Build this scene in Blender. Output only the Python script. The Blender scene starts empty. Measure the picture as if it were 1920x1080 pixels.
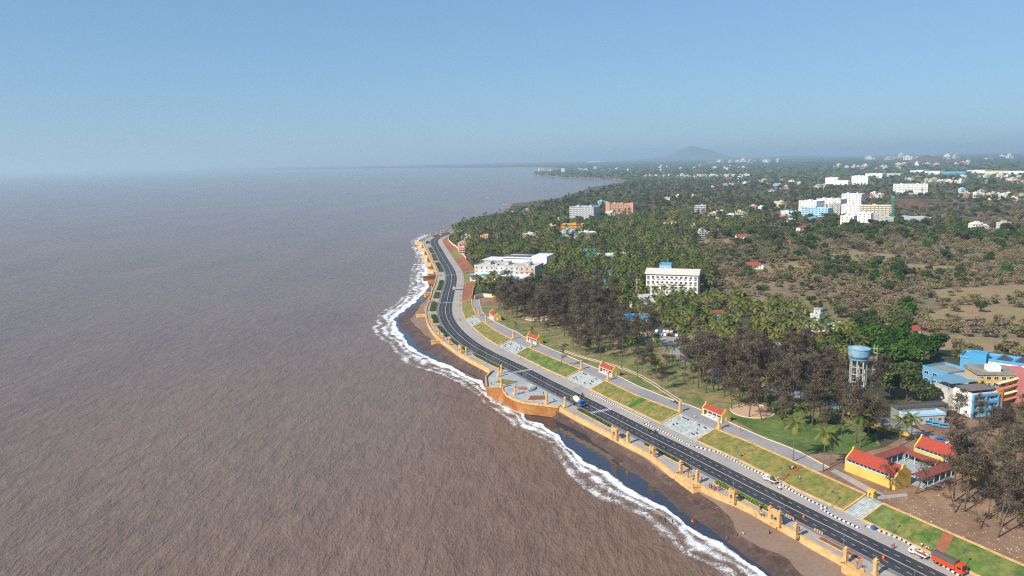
import bpy, bmesh, math, random
import numpy as np
from mathutils import Vector, Matrix
from mathutils.geometry import tessellate_polygon

R = math.radians
scn = bpy.context.scene
COL = scn.collection

# ------------------------------------------------------------------ camera
F, CX, CY, H = 1400.0, 960.0, 540.0, 115.0            # focal length in pixels of the 1920 px wide photograph, camera height
roll = R(1.25); pitch = math.atan((540 - 300) / F)
_f = np.array([0, math.cos(pitch), -math.sin(pitch)]); _r0 = np.array([1., 0, 0]); _u0 = np.cross(_r0, _f)
_r = _r0 * math.cos(roll) - _u0 * math.sin(roll); _u = _u0 * math.cos(roll) + _r0 * math.sin(roll)
cam = bpy.data.objects.new('camera', bpy.data.cameras.new('camera')); COL.objects.link(cam)
M = Matrix((( _r[0], _u[0], -_f[0], 0), (_r[1], _u[1], -_f[1], 0), (_r[2], _u[2], -_f[2], H), (0, 0, 0, 1)))
cam.matrix_world = M
cam.data.sensor_width = 36; cam.data.lens = F / 1920 * 36
cam.data.clip_start = 1; cam.data.clip_end = 200000
scn.camera = cam

# ------------------------------------------------------------------ sky, sun, exposure
SUN_EL, SUN_HEAD = 38.0, 52.0        # shadows head 52 degrees to the right of the view direction
W = bpy.data.worlds.new("World"); scn.world = W; W.use_nodes = True
nt = W.node_tree; nt.nodes.clear()
sky = nt.nodes.new('ShaderNodeTexSky'); sky.sky_type = 'NISHITA'; sky.sun_disc = False
sky.sun_elevation = R(SUN_EL); sky.sun_rotation = R(SUN_HEAD + 180)
sky.altitude = 0; sky.air_density = 1.1; sky.dust_density = 0.25; sky.ozone_density = 3.0
bg = nt.nodes.new('ShaderNodeBackground'); bg.inputs[1].default_value = 0.15
wo = nt.nodes.new('ShaderNodeOutputWorld')
gm = nt.nodes.new('ShaderNodeGamma'); gm.inputs[1].default_value = 0.5        # thick dusty air evens the sky out
tint = nt.nodes.new('ShaderNodeVectorMath'); tint.operation = 'MULTIPLY'; tint.inputs[1].default_value = (0.71, 1.06, 1.46)
nt.links.new(sky.outputs[0], gm.inputs[0]); nt.links.new(gm.outputs[0], tint.inputs[0]); nt.links.new(tint.outputs[0], bg.inputs[0]); nt.links.new(bg.outputs[0], wo.inputs[0])
sun = bpy.data.objects.new('sun', bpy.data.lights.new('sun', 'SUN')); COL.objects.link(sun)
sun.data.energy = 4.6; sun.data.angle = R(0.5); sun.data.color = (1.0, 0.93, 0.82)
_sd = Vector((math.sin(R(SUN_HEAD)) * math.cos(R(SUN_EL)), math.cos(R(SUN_HEAD)) * math.cos(R(SUN_EL)), -math.sin(R(SUN_EL))))
sun.rotation_euler = _sd.to_track_quat('-Z', 'Y').to_euler()
scn.view_settings.view_transform = 'Standard'; scn.view_settings.look = 'None'
scn.view_settings.exposure = 0.42; scn.view_settings.gamma = 1.0; scn.view_settings.use_curve_mapping = False
scn.cycles.max_bounces = 5; scn.cycles.diffuse_bounces = 2; scn.cycles.glossy_bounces = 2
scn.cycles.transmission_bounces = 2; scn.cycles.transparent_max_bounces = 12; scn.cycles.volume_bounces = 1
scn.cycles.use_denoising = False; scn.cycles.filter_width = 1.2

# ------------------------------------------------------------------ geometry of the place
def at(px, py, z=8.0):
    """point of the photograph -> point of the ground at height z"""
    d = _f * F + _r * (px - CX) - _u * (py - CY)
    t = (z - H) / d[2]
    return Vector((d[0] * t, d[1] * t, z))
def mpp(p):                        # metres per photo pixel at a point
    return p.y / F
rnd = random.Random(7)

# ------------------------------------------------------------------ materials
def lin(h):
    h = h.lstrip('#'); v = [int(h[i:i + 2], 16) / 255 for i in (0, 2, 4)]
    return tuple(x / 12.92 if x <= 0.04045 else ((x + 0.055) / 1.055) ** 2.4 for x in v)
MATS = {}
def _n(nt, t, **kw):
    n = nt.nodes.new(t)
    for k, v in kw.items(): setattr(n, k, v)
    return n
def mat(name, col, rough=0.85, var=0.12, scale=0.5, bump=0.0, col2=None, world=True, metal=0.0, spec=0.3, scale2=None, thr=(0.35, 0.65), col3=None, bscale=None, stretch=None):
    """procedural surface: col with fine variation, patches of col2 at a larger scale"""
    if name in MATS: return MATS[name]
    m = bpy.data.materials.new(name); m.use_nodes = True; nt = m.node_tree; L = nt.links
    b = nt.nodes['Principled BSDF']
    b.inputs['Roughness'].default_value = rough; b.inputs['Metallic'].default_value = metal
    b.inputs['Specular IOR Level'].default_value = spec
    if world: co = _n(nt, 'ShaderNodeNewGeometry').outputs['Position']
    else: co = _n(nt, 'ShaderNodeTexCoord').outputs['Object']
    if stretch:
        mp = _n(nt, 'ShaderNodeMapping'); mp.inputs['Rotation'].default_value = (0, 0, stretch[0]); mp.inputs['Scale'].default_value = (stretch[1], stretch[2], 1)
        L.new(co, mp.inputs['Vector']); co = mp.outputs[0]
    n1 = _n(nt, 'ShaderNodeTexNoise'); n1.inputs['Scale'].default_value = scale; n1.inputs['Detail'].default_value = 6; n1.inputs['Roughness'].default_value = 0.65
    L.new(co, n1.inputs['Vector'])
    r1 = _n(nt, 'ShaderNodeMapRange'); r1.inputs[1].default_value = 0.25; r1.inputs[2].default_value = 0.75
    r1.inputs[3].default_value = 1 - var * 1.6; r1.inputs[4].default_value = 1 + var * 1.2
    L.new(n1.outputs[0], r1.inputs[0])
    cur = None
    base = _n(nt, 'ShaderNodeRGB'); base.outputs[0].default_value = (*col, 1); cur = base.outputs[0]
    def patch(cur, c, sc, th, seed):
        n2 = _n(nt, 'ShaderNodeTexNoise', noise_dimensions='4D'); n2.inputs['W'].default_value = seed
        n2.inputs['Scale'].default_value = sc; n2.inputs['Detail'].default_value = 5; n2.inputs['Roughness'].default_value = 0.6
        L.new(co, n2.inputs['Vector'])
        r2 = _n(nt, 'ShaderNodeMapRange'); r2.inputs[1].default_value = th[0]; r2.inputs[2].default_value = th[1]
        L.new(n2.outputs[0], r2.inputs[0])
        mx = _n(nt, 'ShaderNodeMix', data_type='RGBA'); L.new(r2.outputs[0], mx.inputs[0]); L.new(cur, mx.inputs[6])
        mx.inputs[7].default_value = (*c, 1); return mx.outputs[2]
    if col2: cur = patch(cur, col2, scale2 or scale * 0.15, thr, 1.3)
    if col3: cur = patch(cur, col3, (scale2 or scale * 0.15) * 2.3, thr, 7.7)
    mul = _n(nt, 'ShaderNodeVectorMath', operation='SCALE'); L.new(cur, mul.inputs[0]); L.new(r1.outputs[0], mul.inputs['Scale'])
    L.new(mul.outputs[0], b.inputs['Base Color'])
    if bump:
        bp = _n(nt, 'ShaderNodeBump'); bp.inputs['Strength'].default_value = 1.0; bp.inputs['Distance'].default_value = bump
        if bscale:
            n3 = _n(nt, 'ShaderNodeTexNoise'); n3.inputs['Scale'].default_value = bscale; n3.inputs['Detail'].default_value = 5; L.new(co, n3.inputs['Vector']); L.new(n3.outputs[0], bp.inputs['Height'])
        else: L.new(n1.outputs[0], bp.inputs['Height'])
        L.new(bp.outputs[0], b.inputs['Normal'])
    MATS[name] = m; return m
def leafmat(name, cols, trans=0.25):
    """foliage: colour varies from leaf clump to leaf clump (attribute tint) and from tree to tree"""
    m = bpy.data.materials.new(name); m.use_nodes = True; nt = m.node_tree; L = nt.links
    out = nt.nodes['Material Output']; b = nt.nodes['Principled BSDF']
    b.inputs['Roughness'].default_value = 0.7; b.inputs['Specular IOR Level'].default_value = 0.25
    a = _n(nt, 'ShaderNodeAttribute', attribute_name='tint'); oi = _n(nt, 'ShaderNodeObjectInfo')
    ad = _n(nt, 'ShaderNodeMath', operation='MULTIPLY_ADD'); ad.inputs[1].default_value = 0.5
    L.new(a.outputs['Fac'], ad.inputs[0])
    m2 = _n(nt, 'ShaderNodeMath', operation='MULTIPLY'); m2.inputs[1].default_value = 0.5; L.new(oi.outputs['Random'], m2.inputs[0]); L.new(m2.outputs[0], ad.inputs[2])
    cr = _n(nt, 'ShaderNodeValToRGB'); e = cr.color_ramp.elements
    while len(e) < len(cols): e.new(0.5)
    for i, c in enumerate(cols): e[i].position = i / (len(cols) - 1); e[i].color = (*[x * 1.15 for x in c], 1)
    L.new(ad.outputs[0], cr.inputs[0]); L.new(cr.outputs[0], b.inputs['Base Color'])
    tr = _n(nt, 'ShaderNodeBsdfTranslucent'); L.new(cr.outputs[0], tr.inputs[0])
    mx = _n(nt, 'ShaderNodeMixShader'); mx.inputs[0].default_value = trans
    L.new(b.outputs[0], mx.inputs[1]); L.new(tr.outputs[0], mx.inputs[2]); L.new(mx.outputs[0], out.inputs['Surface'])
    MATS[name] = m; return m

ORANGE = mat('orange_plaster', lin('#dfb277'), 0.9, 0.16, 0.9, col2=lin('#cf9c60'), scale2=0.25, col3=lin('#bd9262'), thr=(.45, .7))
DKORANGE = mat('weathered_orange_plaster', lin('#b9844e'), 0.9, 0.2, 0.5, col2=lin('#8f4f22'), scale2=0.12)
YELLOW = mat('yellow_plaster', lin('#dfbd62'), 0.9, 0.06, 0.5, col2=lin('#d0a84e'), scale2=0.2)
ASPHALT = mat('asphalt', lin('#404043'), 0.85, 0.18, 1.5, col2=lin('#545253'), scale2=0.05, col3=lin('#39393c'), stretch=(R(27), 3, .4))
SHOULDER = mat('worn_asphalt', lin('#6f6c70'), 0.9, 0.12, 0.8, col2=lin('#817a78'), scale2=0.08)
PAVE = mat('grey_paving', lin('#a6a29e'), 0.9, 0.10, 0.8, col2=lin('#8f8f8f'), scale2=0.05, col3=lin('#b2a596'))
PAVE2 = mat('pale_blue_grey_tiles', lin('#9fa8a8'), 0.85, 0.14, 0.9, col2=lin('#87959a'), scale2=0.09, col3=lin('#b4b5ae'))
UPROAD = mat('grey_side_road', lin('#8c8c90'), 0.9, 0.10, 0.8, col2=lin('#a39a92'), scale2=0.05)
WHITE = mat('white_paint', lin('#e2e0da'), 0.7, 0.06, 0.6)
DIRTYWHITE = mat('weathered_white_paint', lin('#cfcbc2'), 0.85, 0.16, 0.35, col2=lin('#aaa69e'), scale2=0.12)
MARK = mat('road_paint', lin('#c9c8c4'), 0.7, 0.25, 1.5)
BLACK = mat('black_paint', lin('#222226'), 0.7, 0.1, 3)
SOIL = mat('red_soil', lin('#9c6244'), 0.95, 0.18, 0.5, col2=lin('#85543d'), scale2=0.06, bump=0.1)
DIRT = mat('dry_earth', lin('#8f735e'), 0.95, 0.2, 0.5, col2=lin('#a98a6b'), scale2=0.035, col3=lin('#7a5c4a'), bump=0.1)
SAND = mat('sand_pit', lin('#c39f82'), 0.95, 0.1, 1.0)
LAWN = mat('lawn_grass', lin('#837a42'), 0.95, 0.3, 0.6, col2=lin('#97804f'), scale2=0.12, col3=lin('#6c7436'), thr=(0.40, 0.62), bump=0.05)
LAWN2 = mat('green_lawn_grass', lin('#66763a'), 0.95, 0.3, 0.6, col2=lin('#8a8048'), scale2=0.08, col3=lin('#4d6a2e'), thr=(0.40, 0.62), bump=0.05)
PARK = mat('park_grass', lin('#807a4c'), 0.95, 0.25, 0.5, col2=lin('#a08562'), scale2=0.07, col3=lin('#63703c'), thr=(0.40, 0.6), bump=0.05)
REDROOF = mat('red_roof_sheet', lin('#b04531'), 0.7, 0.14, 1.2, col2=lin('#9c4a38'), scale2=.3, world=False)
MAROON = mat('faded_maroon_roof', lin('#8c4a43'), 0.8, 0.12, 0.8, world=False)
GLASS = mat('dark_glass', lin('#2a3640'), 0.15, 0.3, 0.8, spec=0.6, world=False)
CONC = mat('concrete', lin('#9b9890'), 0.9, 0.14, 0.5, col2=lin('#7f7b74'), scale2=0.2)
METAL = mat('galvanised_metal', lin('#8d9092'), 0.5, 0.1, 2, metal=0.3)
TYRE = mat('tyre_rubber', lin('#202022'), 0.9, 0.1, 3)
BARK = mat('bark', lin('#6a5a4d'), 0.95, 0.25, 1.5, world=False)
PALMBARK = mat('palm_bark', lin('#7b6c5c'), 0.95, 0.25, 2, world=False)
def paint(name, hexcol, rough=0.8, var=0.07, world=False): return mat(name, lin(hexcol), rough, var, 0.6, world=world)
BLUE = paint('sky_blue_paint', '#5f9fc2'); LBLUE = paint('pale_blue_paint', '#a9cde0'); DBLUE = paint('deep_blue_paint', '#2a6cb0')
TEAL = paint('teal_sheet', '#2f9c92'); ORNG = paint('bright_orange_paint', '#e07a22'); PINK = paint('dusty_pink_paint', '#c07872')
CREAM = paint('cream_paint', '#e0d2ae'); GREYW = paint('grey_wall_paint', '#b9bab8'); TERRA = paint('terracotta_paint', '#c4957a')
DGREY = paint('dark_grey_sheet', '#5b5754'); BROWNSHEET = paint('brown_grey_sheet', '#7a6e66'); RUST = paint('rust_red_paint', '#9c4a38')
SOLAR = mat('solar_panel', lin('#3a4658'), 0.2, 0.1, 1, spec=0.6, world=False)

# ------------------------------------------------------------------ mesh builder
class MB:
    def __init__(s): s.v = []; s.f = []; s.m = []; s.uv = None
    def add(s, vs, fs, m=0):
        o = len(s.v); s.v += [tuple(v) for v in vs]; s.f += [tuple(i + o for i in f) for f in fs]; s.m += [m] * len(fs); return s
    def box(s, c, d, rz=0, m=0, taper=1.0):
        x, y, z = d[0] / 2, d[1] / 2, d[2] / 2; ca, sa = math.cos(rz), math.sin(rz); vs = []
        for k, zz in ((1, -z), (taper, z)):
            for a, b in ((-x, -y), (x, -y), (x, y), (-x, y)):
                a *= k; b *= k; vs.append((c[0] + a * ca - b * sa, c[1] + a * sa + b * ca, c[2] + zz))
        return s.add(vs, [(3, 2, 1, 0), (4, 5, 6, 7), (0, 1, 5, 4), (1, 2, 6, 5), (2, 3, 7, 6), (3, 0, 4, 7)], m)
    def bx(s, x0, x1, y0, y1, z0, z1, m=0): return s.box(((x0 + x1) / 2, (y0 + y1) / 2, (z0 + z1) / 2), (x1 - x0, y1 - y0, z1 - z0), 0, m)
    def prism(s, poly, z0, z1, m=0, mtop=None):
        n = len(poly); vs = [(p[0], p[1], z0) for p in poly] + [(p[0], p[1], z1) for p in poly]
        s.add(vs, [(i, (i + 1) % n, n + (i + 1) % n, n + i) for i in range(n)], m)
        tri = tessellate_polygon([[Vector((p[0], p[1], 0)) for p in poly]])
        a2 = sum(poly[i][0] * poly[(i + 1) % n][1] - poly[(i + 1) % n][0] * poly[i][1] for i in range(n))
        def up(t):
            a, b, c = (poly[i] for i in t); return (b[0] - a[0]) * (c[1] - a[1]) - (c[0] - a[0]) * (b[1] - a[1]) > 0
        s.add(vs, [tuple((n + i) for i in (t if up(t) else t[::-1])) for t in tri], m if mtop is None else mtop)
        s.add(vs, [t[::-1] if up(t) else t for t in tri], m); return s
    def tube(s, p0, p1, r0, r1=None, n=6, m=0, caps=True):
        r1 = r0 if r1 is None else r1; p0 = Vector(p0); p1 = Vector(p1); d = (p1 - p0)
        if d.length < 1e-6: return s
        q = d.to_track_quat('Z', 'Y'); vs = []
        for p, r in ((p0, r0), (p1, r1)):
            for i in range(n):
                a = 2 * math.pi * i / n; vs.append(p + q @ Vector((math.cos(a) * r, math.sin(a) * r, 0)))
        fs = [(i, (i + 1) % n, n + (i + 1) % n, n + i) for i in range(n)]
        if caps: fs += [tuple(range(n - 1, -1, -1)), tuple(range(n, 2 * n))]
        return s.add(vs, fs, m)
    def lathe(s, prof, c=(0, 0, 0), n=10, m=0, rz=0):
        vs = []; k = len(prof)
        for r, z in prof:
            for i in range(n):
                a = 2 * math.pi * i / n + rz; vs.append((c[0] + r * math.cos(a), c[1] + r * math.sin(a), c[2] + z))
        fs = [(j * n + i, j * n + (i + 1) % n, (j + 1) * n + (i + 1) % n, (j + 1) * n + i) for j in range(k - 1) for i in range(n)]
        fs += [tuple(range(n - 1, -1, -1)), tuple((k - 1) * n + i for i in range(n))]
        return s.add(vs, fs, m)
    def gable(s, x0, x1, y0, y1, z0, z1, m=0, over=0.0, th=0.15):
        """double pitched roof, ridge along x"""
        ym = (y0 + y1) / 2; sl = (z1 - z0) / (ym - y0); y0 -= over; y1 += over; z0 -= over * sl; x0 -= over; x1 += over
        vs = []
        for x in (x0, x1): vs += [(x, y0, z0), (x, ym, z1), (x, y1, z0), (x, y1, z0 - th), (x, ym, z1 - th), (x, y0, z0 - th)]
        s.add(vs, [(0, 6, 7, 1), (1, 7, 8, 2), (5, 4, 10, 11), (4, 3, 9, 10), (0, 5, 11, 6), (2, 8, 9, 3), (0, 1, 4, 5), (1, 2, 3, 4), (6, 11, 10, 7), (7, 10, 9, 8)], m)
        return s
    def mesh(s, name, mats):
        me = bpy.data.meshes.new(name); me.from_pydata(s.v, [], s.f)
        for x in (mats if isinstance(mats, (list, tuple)) else [mats]): me.materials.append(x)
        me.polygons.foreach_set('material_index', s.m); me.update(); return me
    def build(s, name, mats, parent=None, loc=None, rz=None):
        return link(name, s.mesh(name, mats), parent, loc, rz)
def link(name, data, parent=None, loc=None, rz=None):
    o = bpy.data.objects.new(name, data); COL.objects.link(o)
    if parent: o.parent = parent
    if loc is not None: o.location = loc
    if rz is not None: o.rotation_euler = (0, 0, rz)
    return o
def tag(o, label=None, cat=None, group=None, kind=None):
    if label: o['label'] = label
    if cat: o['category'] = cat
    if group: o['group'] = group
    if kind: o['kind'] = kind
    return o
def empty(name, loc, rz=0):
    o = link(name, None, None, loc, rz); o.empty_display_size = 1; return o
def copy_tree(o, loc=None, rz=None, parent=None, scale=None):
    c = o.copy(); COL.objects.link(c); c.parent = parent
    if loc is not None: c.location = loc
    if rz is not None: c.rotation_euler = (0, 0, rz)
    if scale is not None: c.scale = scale if isinstance(scale, (tuple, list)) else (scale,) * 3
    for ch in o.children: copy_tree(ch, parent=c)
    return c
def structure(o, label=None, cat=None): return tag(o, label, cat, None, 'structure')

# ------------------------------------------------------------------ the road's centre line: everything along the shore hangs on it
cl_px = [(1737.9, 1080), (1640, 1030.7), (1540, 980.6), (1473.3, 947.2), (1428.9, 925), (1384.4, 901.7), (1340, 878.9), (1302, 859.4), (1260, 837.8), (1226.7, 822), (1193.3, 804.5), (1160, 787.2),
         (1113, 763), (1067.3, 740), (1032.4, 723), (1004.7, 708.5), (977, 693.2), (960, 685.5), (935.6, 674), (918.9, 665.7), (900, 656), (882.2, 645.2), (867.8, 634.0), (855.6, 622.5), (845.6, 611), (839.5, 600.5),
         (836, 591), (834.8, 583), (835.4, 575.8), (837.5, 566.7), (839.6, 556.7), (842, 545.8), (845, 535.8), (847, 525), (846.7, 515.5), (844.2, 507.5), (839.2, 498.3), (833.3, 489.2), (828.3, 480), (823.3, 470.8),
         (818.3, 462.5), (814.6, 455.8), (814.6, 450.8), (819, 446.3), (828.3, 442.3), (841.7, 439.2), (860, 436)]
cl = np.array([at(x, y, 5)[:2] for x, y in cl_px])
d0 = cl[0] - cl[3]; d0 /= np.linalg.norm(d0); cl = np.vstack([[cl[0] + d0 * 150], [cl[0] + d0 * 75], cl])
seg = np.r_[0, np.cumsum(np.linalg.norm(np.diff(cl, axis=0), axis=1))]
ss = np.arange(0, seg[-1], 2.0)
cc = np.stack([np.interp(ss, seg, cl[:, i]) for i in (0, 1)], 1)
def smooth(a, w):
    k = np.hanning(2 * w + 1); k /= k.sum()
    p = np.vstack([2 * a[0] - a[w:0:-1], a, 2 * a[-1] - a[-2:-w - 2:-1]])
    return np.stack([np.convolve(p[:, i], k, 'valid') for i in (0, 1)], 1)
cc = smooth(cc, 12)
seg = np.r_[0, np.cumsum(np.linalg.norm(np.diff(cc, axis=0), axis=1))]; LEN = seg[-1]
tg = np.gradient(cc, axis=0); tg /= np.linalg.norm(tg, axis=1)[:, None]; nm = np.stack([tg[:, 1], -tg[:, 0]], 1); NRM, TAN, CCL, SEG = nm, tg, cc, seg
def S(s, off, z):
    c = [np.interp(s, SEG, CCL[:, i]) for i in (0, 1)]; n = np.array([np.interp(s, SEG, NRM[:, i]) for i in (0, 1)]); n /= np.linalg.norm(n)
    if s < 0: t = np.array([-n[1], n[0]]); c = [c[0] + t[0] * s, c[1] + t[1] * s]
    return Vector((c[0] + n[0] * off, c[1] + n[1] * off, z))
def heading(s):                     # rotation about z that turns local x along the road (northwards)
    t = [np.interp(s, SEG, TAN[:, i]) for i in (0, 1)]; return math.atan2(t[1], t[0])
def proj(p):
    q = np.array(p[:2]); i = int(np.argmin(((CCL - q) ** 2).sum(1))); d = q - CCL[i]
    return SEG[i] + float(d @ TAN[i]), float(d @ NRM[i])
def sof(px, py, z=5): return proj(at(px, py, z))
def line(pts, z):
    """digitised line -> offset as a function of s"""
    so = sorted(sof(x, y, z) for x, y in pts); a = np.array(so)
    return lambda s: float(np.interp(s, a[:, 0], a[:, 1]))
def strip(name, s0, s1, rows, mats, step=3.0, ms=None, uv=False, closed=False):
    """rows: list of (offset or fn, z or fn) across; one sheet from s0 to s1"""
    n = max(2, int(math.ceil((s1 - s0) / step)) + 1); mb = MB(); k = len(rows); vs = []; uvs = []
    for i in range(n):
        s = s0 + (s1 - s0) * i / (n - 1)
        for j, (o, z) in enumerate(rows):
            o = o(s) if callable(o) else o; z = z(s) if callable(z) else z
            vs.append(S(s, o, z)); uvs.append((s, j / (k - 1)))
    fs = []; mi = []
    for i in range(n - 1):
        for j in range(k - 1 if not closed else k):
            a = i * k + j; b = i * k + (j + 1) % k; fs.append((a, b, b + k, a + k)); mi.append(ms[j] if ms else 0)
    if closed: fs += [tuple(range(k))[::-1], tuple((n - 1) * k + j for j in range(k))]; mi += [0, 0]
    mb.v = [tuple(v) for v in vs]; mb.f = fs; mb.m = mi
    me = mb.mesh(name, mats)
    if uv:
        l = me.uv_layers.new(name='UVMap')
        for lp in me.loops: l.data[lp.index].uv = uvs[lp.vertex_index]
    return me
def wallrows(o, w, z0, z1):
    f = (lambda s: o(s)) if callable(o) else (lambda s: o)
    return [(lambda s: f(s), z0), (lambda s: f(s), z1), (lambda s: f(s) + w, z1), (lambda s: f(s) + w, z0)]
def sheet(name, pts, z, m, kind='structure', sub=None):
    mb = MB(); P = [Vector((p[0], p[1], 0)) for p in pts]
    fs = []
    for t in tessellate_polygon([P]):
        a, b, c = (P[i] for i in t); up = (b - a).cross(c - a).z > 0; fs.append(tuple(t) if up else tuple(t)[::-1])
    mb.add([(p.x, p.y, z) for p in P], fs); o = mb.build(name, m)
    if kind: o['kind'] = kind
    return o
def pxs(pts, z=8.0): return [at(x, y, z) for x, y in pts]
# exclusion zones for trees
CLEAR = []       # circles
CLEARPOLY = []
def inside(p, poly):
    x, y = p[0], p[1]; c = False; n = len(poly)
    for i in range(n):
        a = poly[i]; b = poly[i - 1]
        if (a[1] > y) != (b[1] > y) and x < (b[0] - a[0]) * (y - a[1]) / (b[1] - a[1]) + a[0]: c = not c
    return c
def clear(x, y, m=0.0):
    for cx, cy, r in CLEAR:
        if (x - cx) ** 2 + (y - cy) ** 2 < (r + m) ** 2: return False
    return not any(inside((x, y), q) for q in CLEARPOLY)

# ================================================================== SEA, SKY EDGE, LAND
def watermat():
    m = bpy.data.materials.new('muddy_sea_water'); m.use_nodes = True; nt = m.node_tree; L = nt.links; b = nt.nodes['Principled BSDF']
    b.inputs['Roughness'].default_value = 0.16; b.inputs['IOR'].default_value = 1.33; b.inputs['Specular IOR Level'].default_value = 0.38
    g = _n(nt, 'ShaderNodeNewGeometry').outputs['Position']
    def noise(sc, det, rot, sx, sy, rough=0.6):
        mp = _n(nt, 'ShaderNodeMapping'); mp.inputs['Rotation'].default_value = (0, 0, rot); mp.inputs['Scale'].default_value = (sx, sy, 1); L.new(g, mp.inputs['Vector'])
        n = _n(nt, 'ShaderNodeTexNoise'); n.inputs['Scale'].default_value = sc; n.inputs['Detail'].default_value = det; n.inputs['Roughness'].default_value = rough
        n.inputs['Distortion'].default_value = 0.4
        L.new(mp.outputs[0], n.inputs['Vector']); return n.outputs[0]
    a = noise(0.2, 6, R(22), 1, 0.36, 0.68); c = noise(0.75, 4, R(8), 1, 0.4, 0.65); e = noise(0.012, 4, R(30), 1, 0.35); w = noise(2.2, 3, R(15), 1, 0.6, .6)
    def ma(op, x, y):
        n = _n(nt, 'ShaderNodeMath', operation=op)
        for i, q in enumerate((x, y)):
            if isinstance(q, (int, float)): n.inputs[i].default_value = q
            else: L.new(q, n.inputs[i])
        return n.outputs[0]
    h = ma('ADD', ma('ADD', ma('MULTIPLY', a, 2.0), ma('MULTIPLY', c, .8)), ma('MULTIPLY', w, 0.24))
    bp = _n(nt, 'ShaderNodeBump'); bp.inputs['Distance'].default_value = 1.0; bp.inputs['Strength'].default_value = 0.9; L.new(h, bp.inputs['Height']); L.new(bp.outputs[0], b.inputs['Normal'])
    cr = _n(nt, 'ShaderNodeValToRGB'); el = cr.color_ramp.elements
    el[0].position = 0.34; el[0].color = (*lin('#6b5648'), 1); el[1].position = 0.66; el[1].color = (*lin('#89705e'), 1)
    k = ma('ADD', ma('MULTIPLY', a, 0.6), ma('MULTIPLY', e, 0.4)); L.new(k, cr.inputs[0]); L.new(cr.outputs[0], b.inputs['Base Color'])
    return m
WATER = watermat()
mb = MB(); n = 96; mb.add([(0, 0, 0)] + [(90000 * math.cos(2 * math.pi * i / n), 90000 * math.sin(2 * math.pi * i / n), 0) for i in range(n)], [(0, i + 1, (i + 1) % n + 1) for i in range(n)])
structure(mb.build('sea', WATER), 'wide muddy brown sea rippled all the way to the horizon', 'sea')

S0, S1 = 30.0, LEN + 0.0
# upper edge of the bank (z = 8): coping line of the lawns, then the boundary wall of the north part
upper = line([(1920, 1062), (1657.8, 946.7), (1625, 929), (1500, 872.5), (1400, 828), (1340.7, 805), (1271, 771.8), (1192.6, 741.7), (1134, 714), (1088, 693), (1033.6, 671), (992, 652.6), (957.8, 635.6), (940, 626.7), (922, 615.6), (908, 605.6),
              (894, 592), (889, 583), (885, 573), (884, 563), (886, 549), (891, 530), (892, 513), (886, 499), (877, 489), (869, 479), (855, 463), (850, 460), (839, 449), (843, 443)], 8)
lower = line([(1829.6, 1080), (1616, 976), (1580.7, 958.5), (1500, 922), (1401, 871), (1305, 827), (1239, 795), (1149, 752), (1106.5, 731), (1060, 709), (1022, 692), (966.5, 665), (934.4, 649), (919, 639), (902, 626.7), (885, 613), (872, 599.6), (870, 592.5), (866, 581), (865, 568)], 5)
def lowr(s): return min(max(lower(s), 10.2), 13.0)
def uppr(s):                        # keep the bank at least 9 m wide
    return max(upper(s), lowr(s) + 7.5)
wall_in = line([(1760, 1150), (1640, 1090), (1581, 1049), (1533, 1023), (1492, 999), (1438, 969.4), (1409, 953), (1381, 940), (1340, 923.3), (1300, 903), (1262, 886), (1229, 860), (1215.6, 850), (1180, 832), (1160, 821.7), (1113, 797), (1085, 783), (1064, 771), (1050, 763),
                (923, 697), (907.8, 688), (891, 679), (874.4, 670), (860, 661), (845.6, 650), (830, 639), (821, 631), (812, 621), (804.4, 607.8), (800.6, 594.4), (800, 583), (802, 573), (805, 565.8), (809.5, 553), (811.5, 544), (816, 533), (819, 522.5), (819, 510),
                (815, 498), (809, 487), (804, 477), (799, 467), (794, 456), (797, 449), (806, 443.5), (818, 440), (830, 437.5)], 5)
# shore lines
W1 = line([(1369, 1082), (1355, 1063), (1316, 1040), (1258, 1006), (1220, 968), (1180, 950), (1142, 934), (1100, 900), (1078, 876), (1050, 848), (1030, 826), (1010, 808), (985, 800), (950, 775), (920, 752), (905, 740), (890, 728), (860, 712), (830, 700), (800, 690), (775, 680), (755, 665), (730, 645),
           (712, 625), (707, 605), (720, 590), (745, 570), (770, 552), (775, 535), (775, 515), (780, 500), (785, 485), (783, 470), (776, 457), (783, 447), (798, 438)], 0)
W2 = line([(1440, 1083), (1427, 1074), (1384, 1041), (1355, 1018), (1328, 1004), (1299, 987), (1268, 966), (1244, 951), (1220, 940), (1197, 928), (1176, 917), (1155, 897), (1141, 889), (1118, 879), (1094, 866), (1067, 835), (1044, 813), (1029, 805), (1015, 796), (989, 788), (983, 778), (965, 767), (945, 755), (925, 742), (912, 728), (905, 715), (880, 705), (850, 690), (820, 678), (800, 668), (782, 658),
           (764, 640), (750, 625), (742, 612), (740, 600), (750, 590), (770, 572), (790, 556), (800, 545), (803, 530), (800, 515), (803, 505), (800, 490), (800, 480), (796, 470), (791, 460), (786, 452), (792, 446), (802, 441)], 0)
W3 = line([(1460, 1090), (1440, 1072), (1412, 1050), (1374, 1022), (1330, 994), (1292, 970), (1266, 943), (1239, 922), (1196, 889), (1163, 863), (1131, 843), (1111, 829), (1085, 808), (1052, 791), (1030, 780), (1000, 775), (975, 765), (920, 730), (908, 714), (890, 703), (870, 695), (850, 688), (820, 670), (795, 658), (783, 650),
           (772, 635), (760, 622), (750, 610), (745, 600), (755, 588), (775, 575), (795, 560), (805, 545), (811, 535), (812, 520), (810, 508), (807, 495), (804, 484), (799, 473), (792, 458), (794, 449), (804, 443)], 0)
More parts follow.
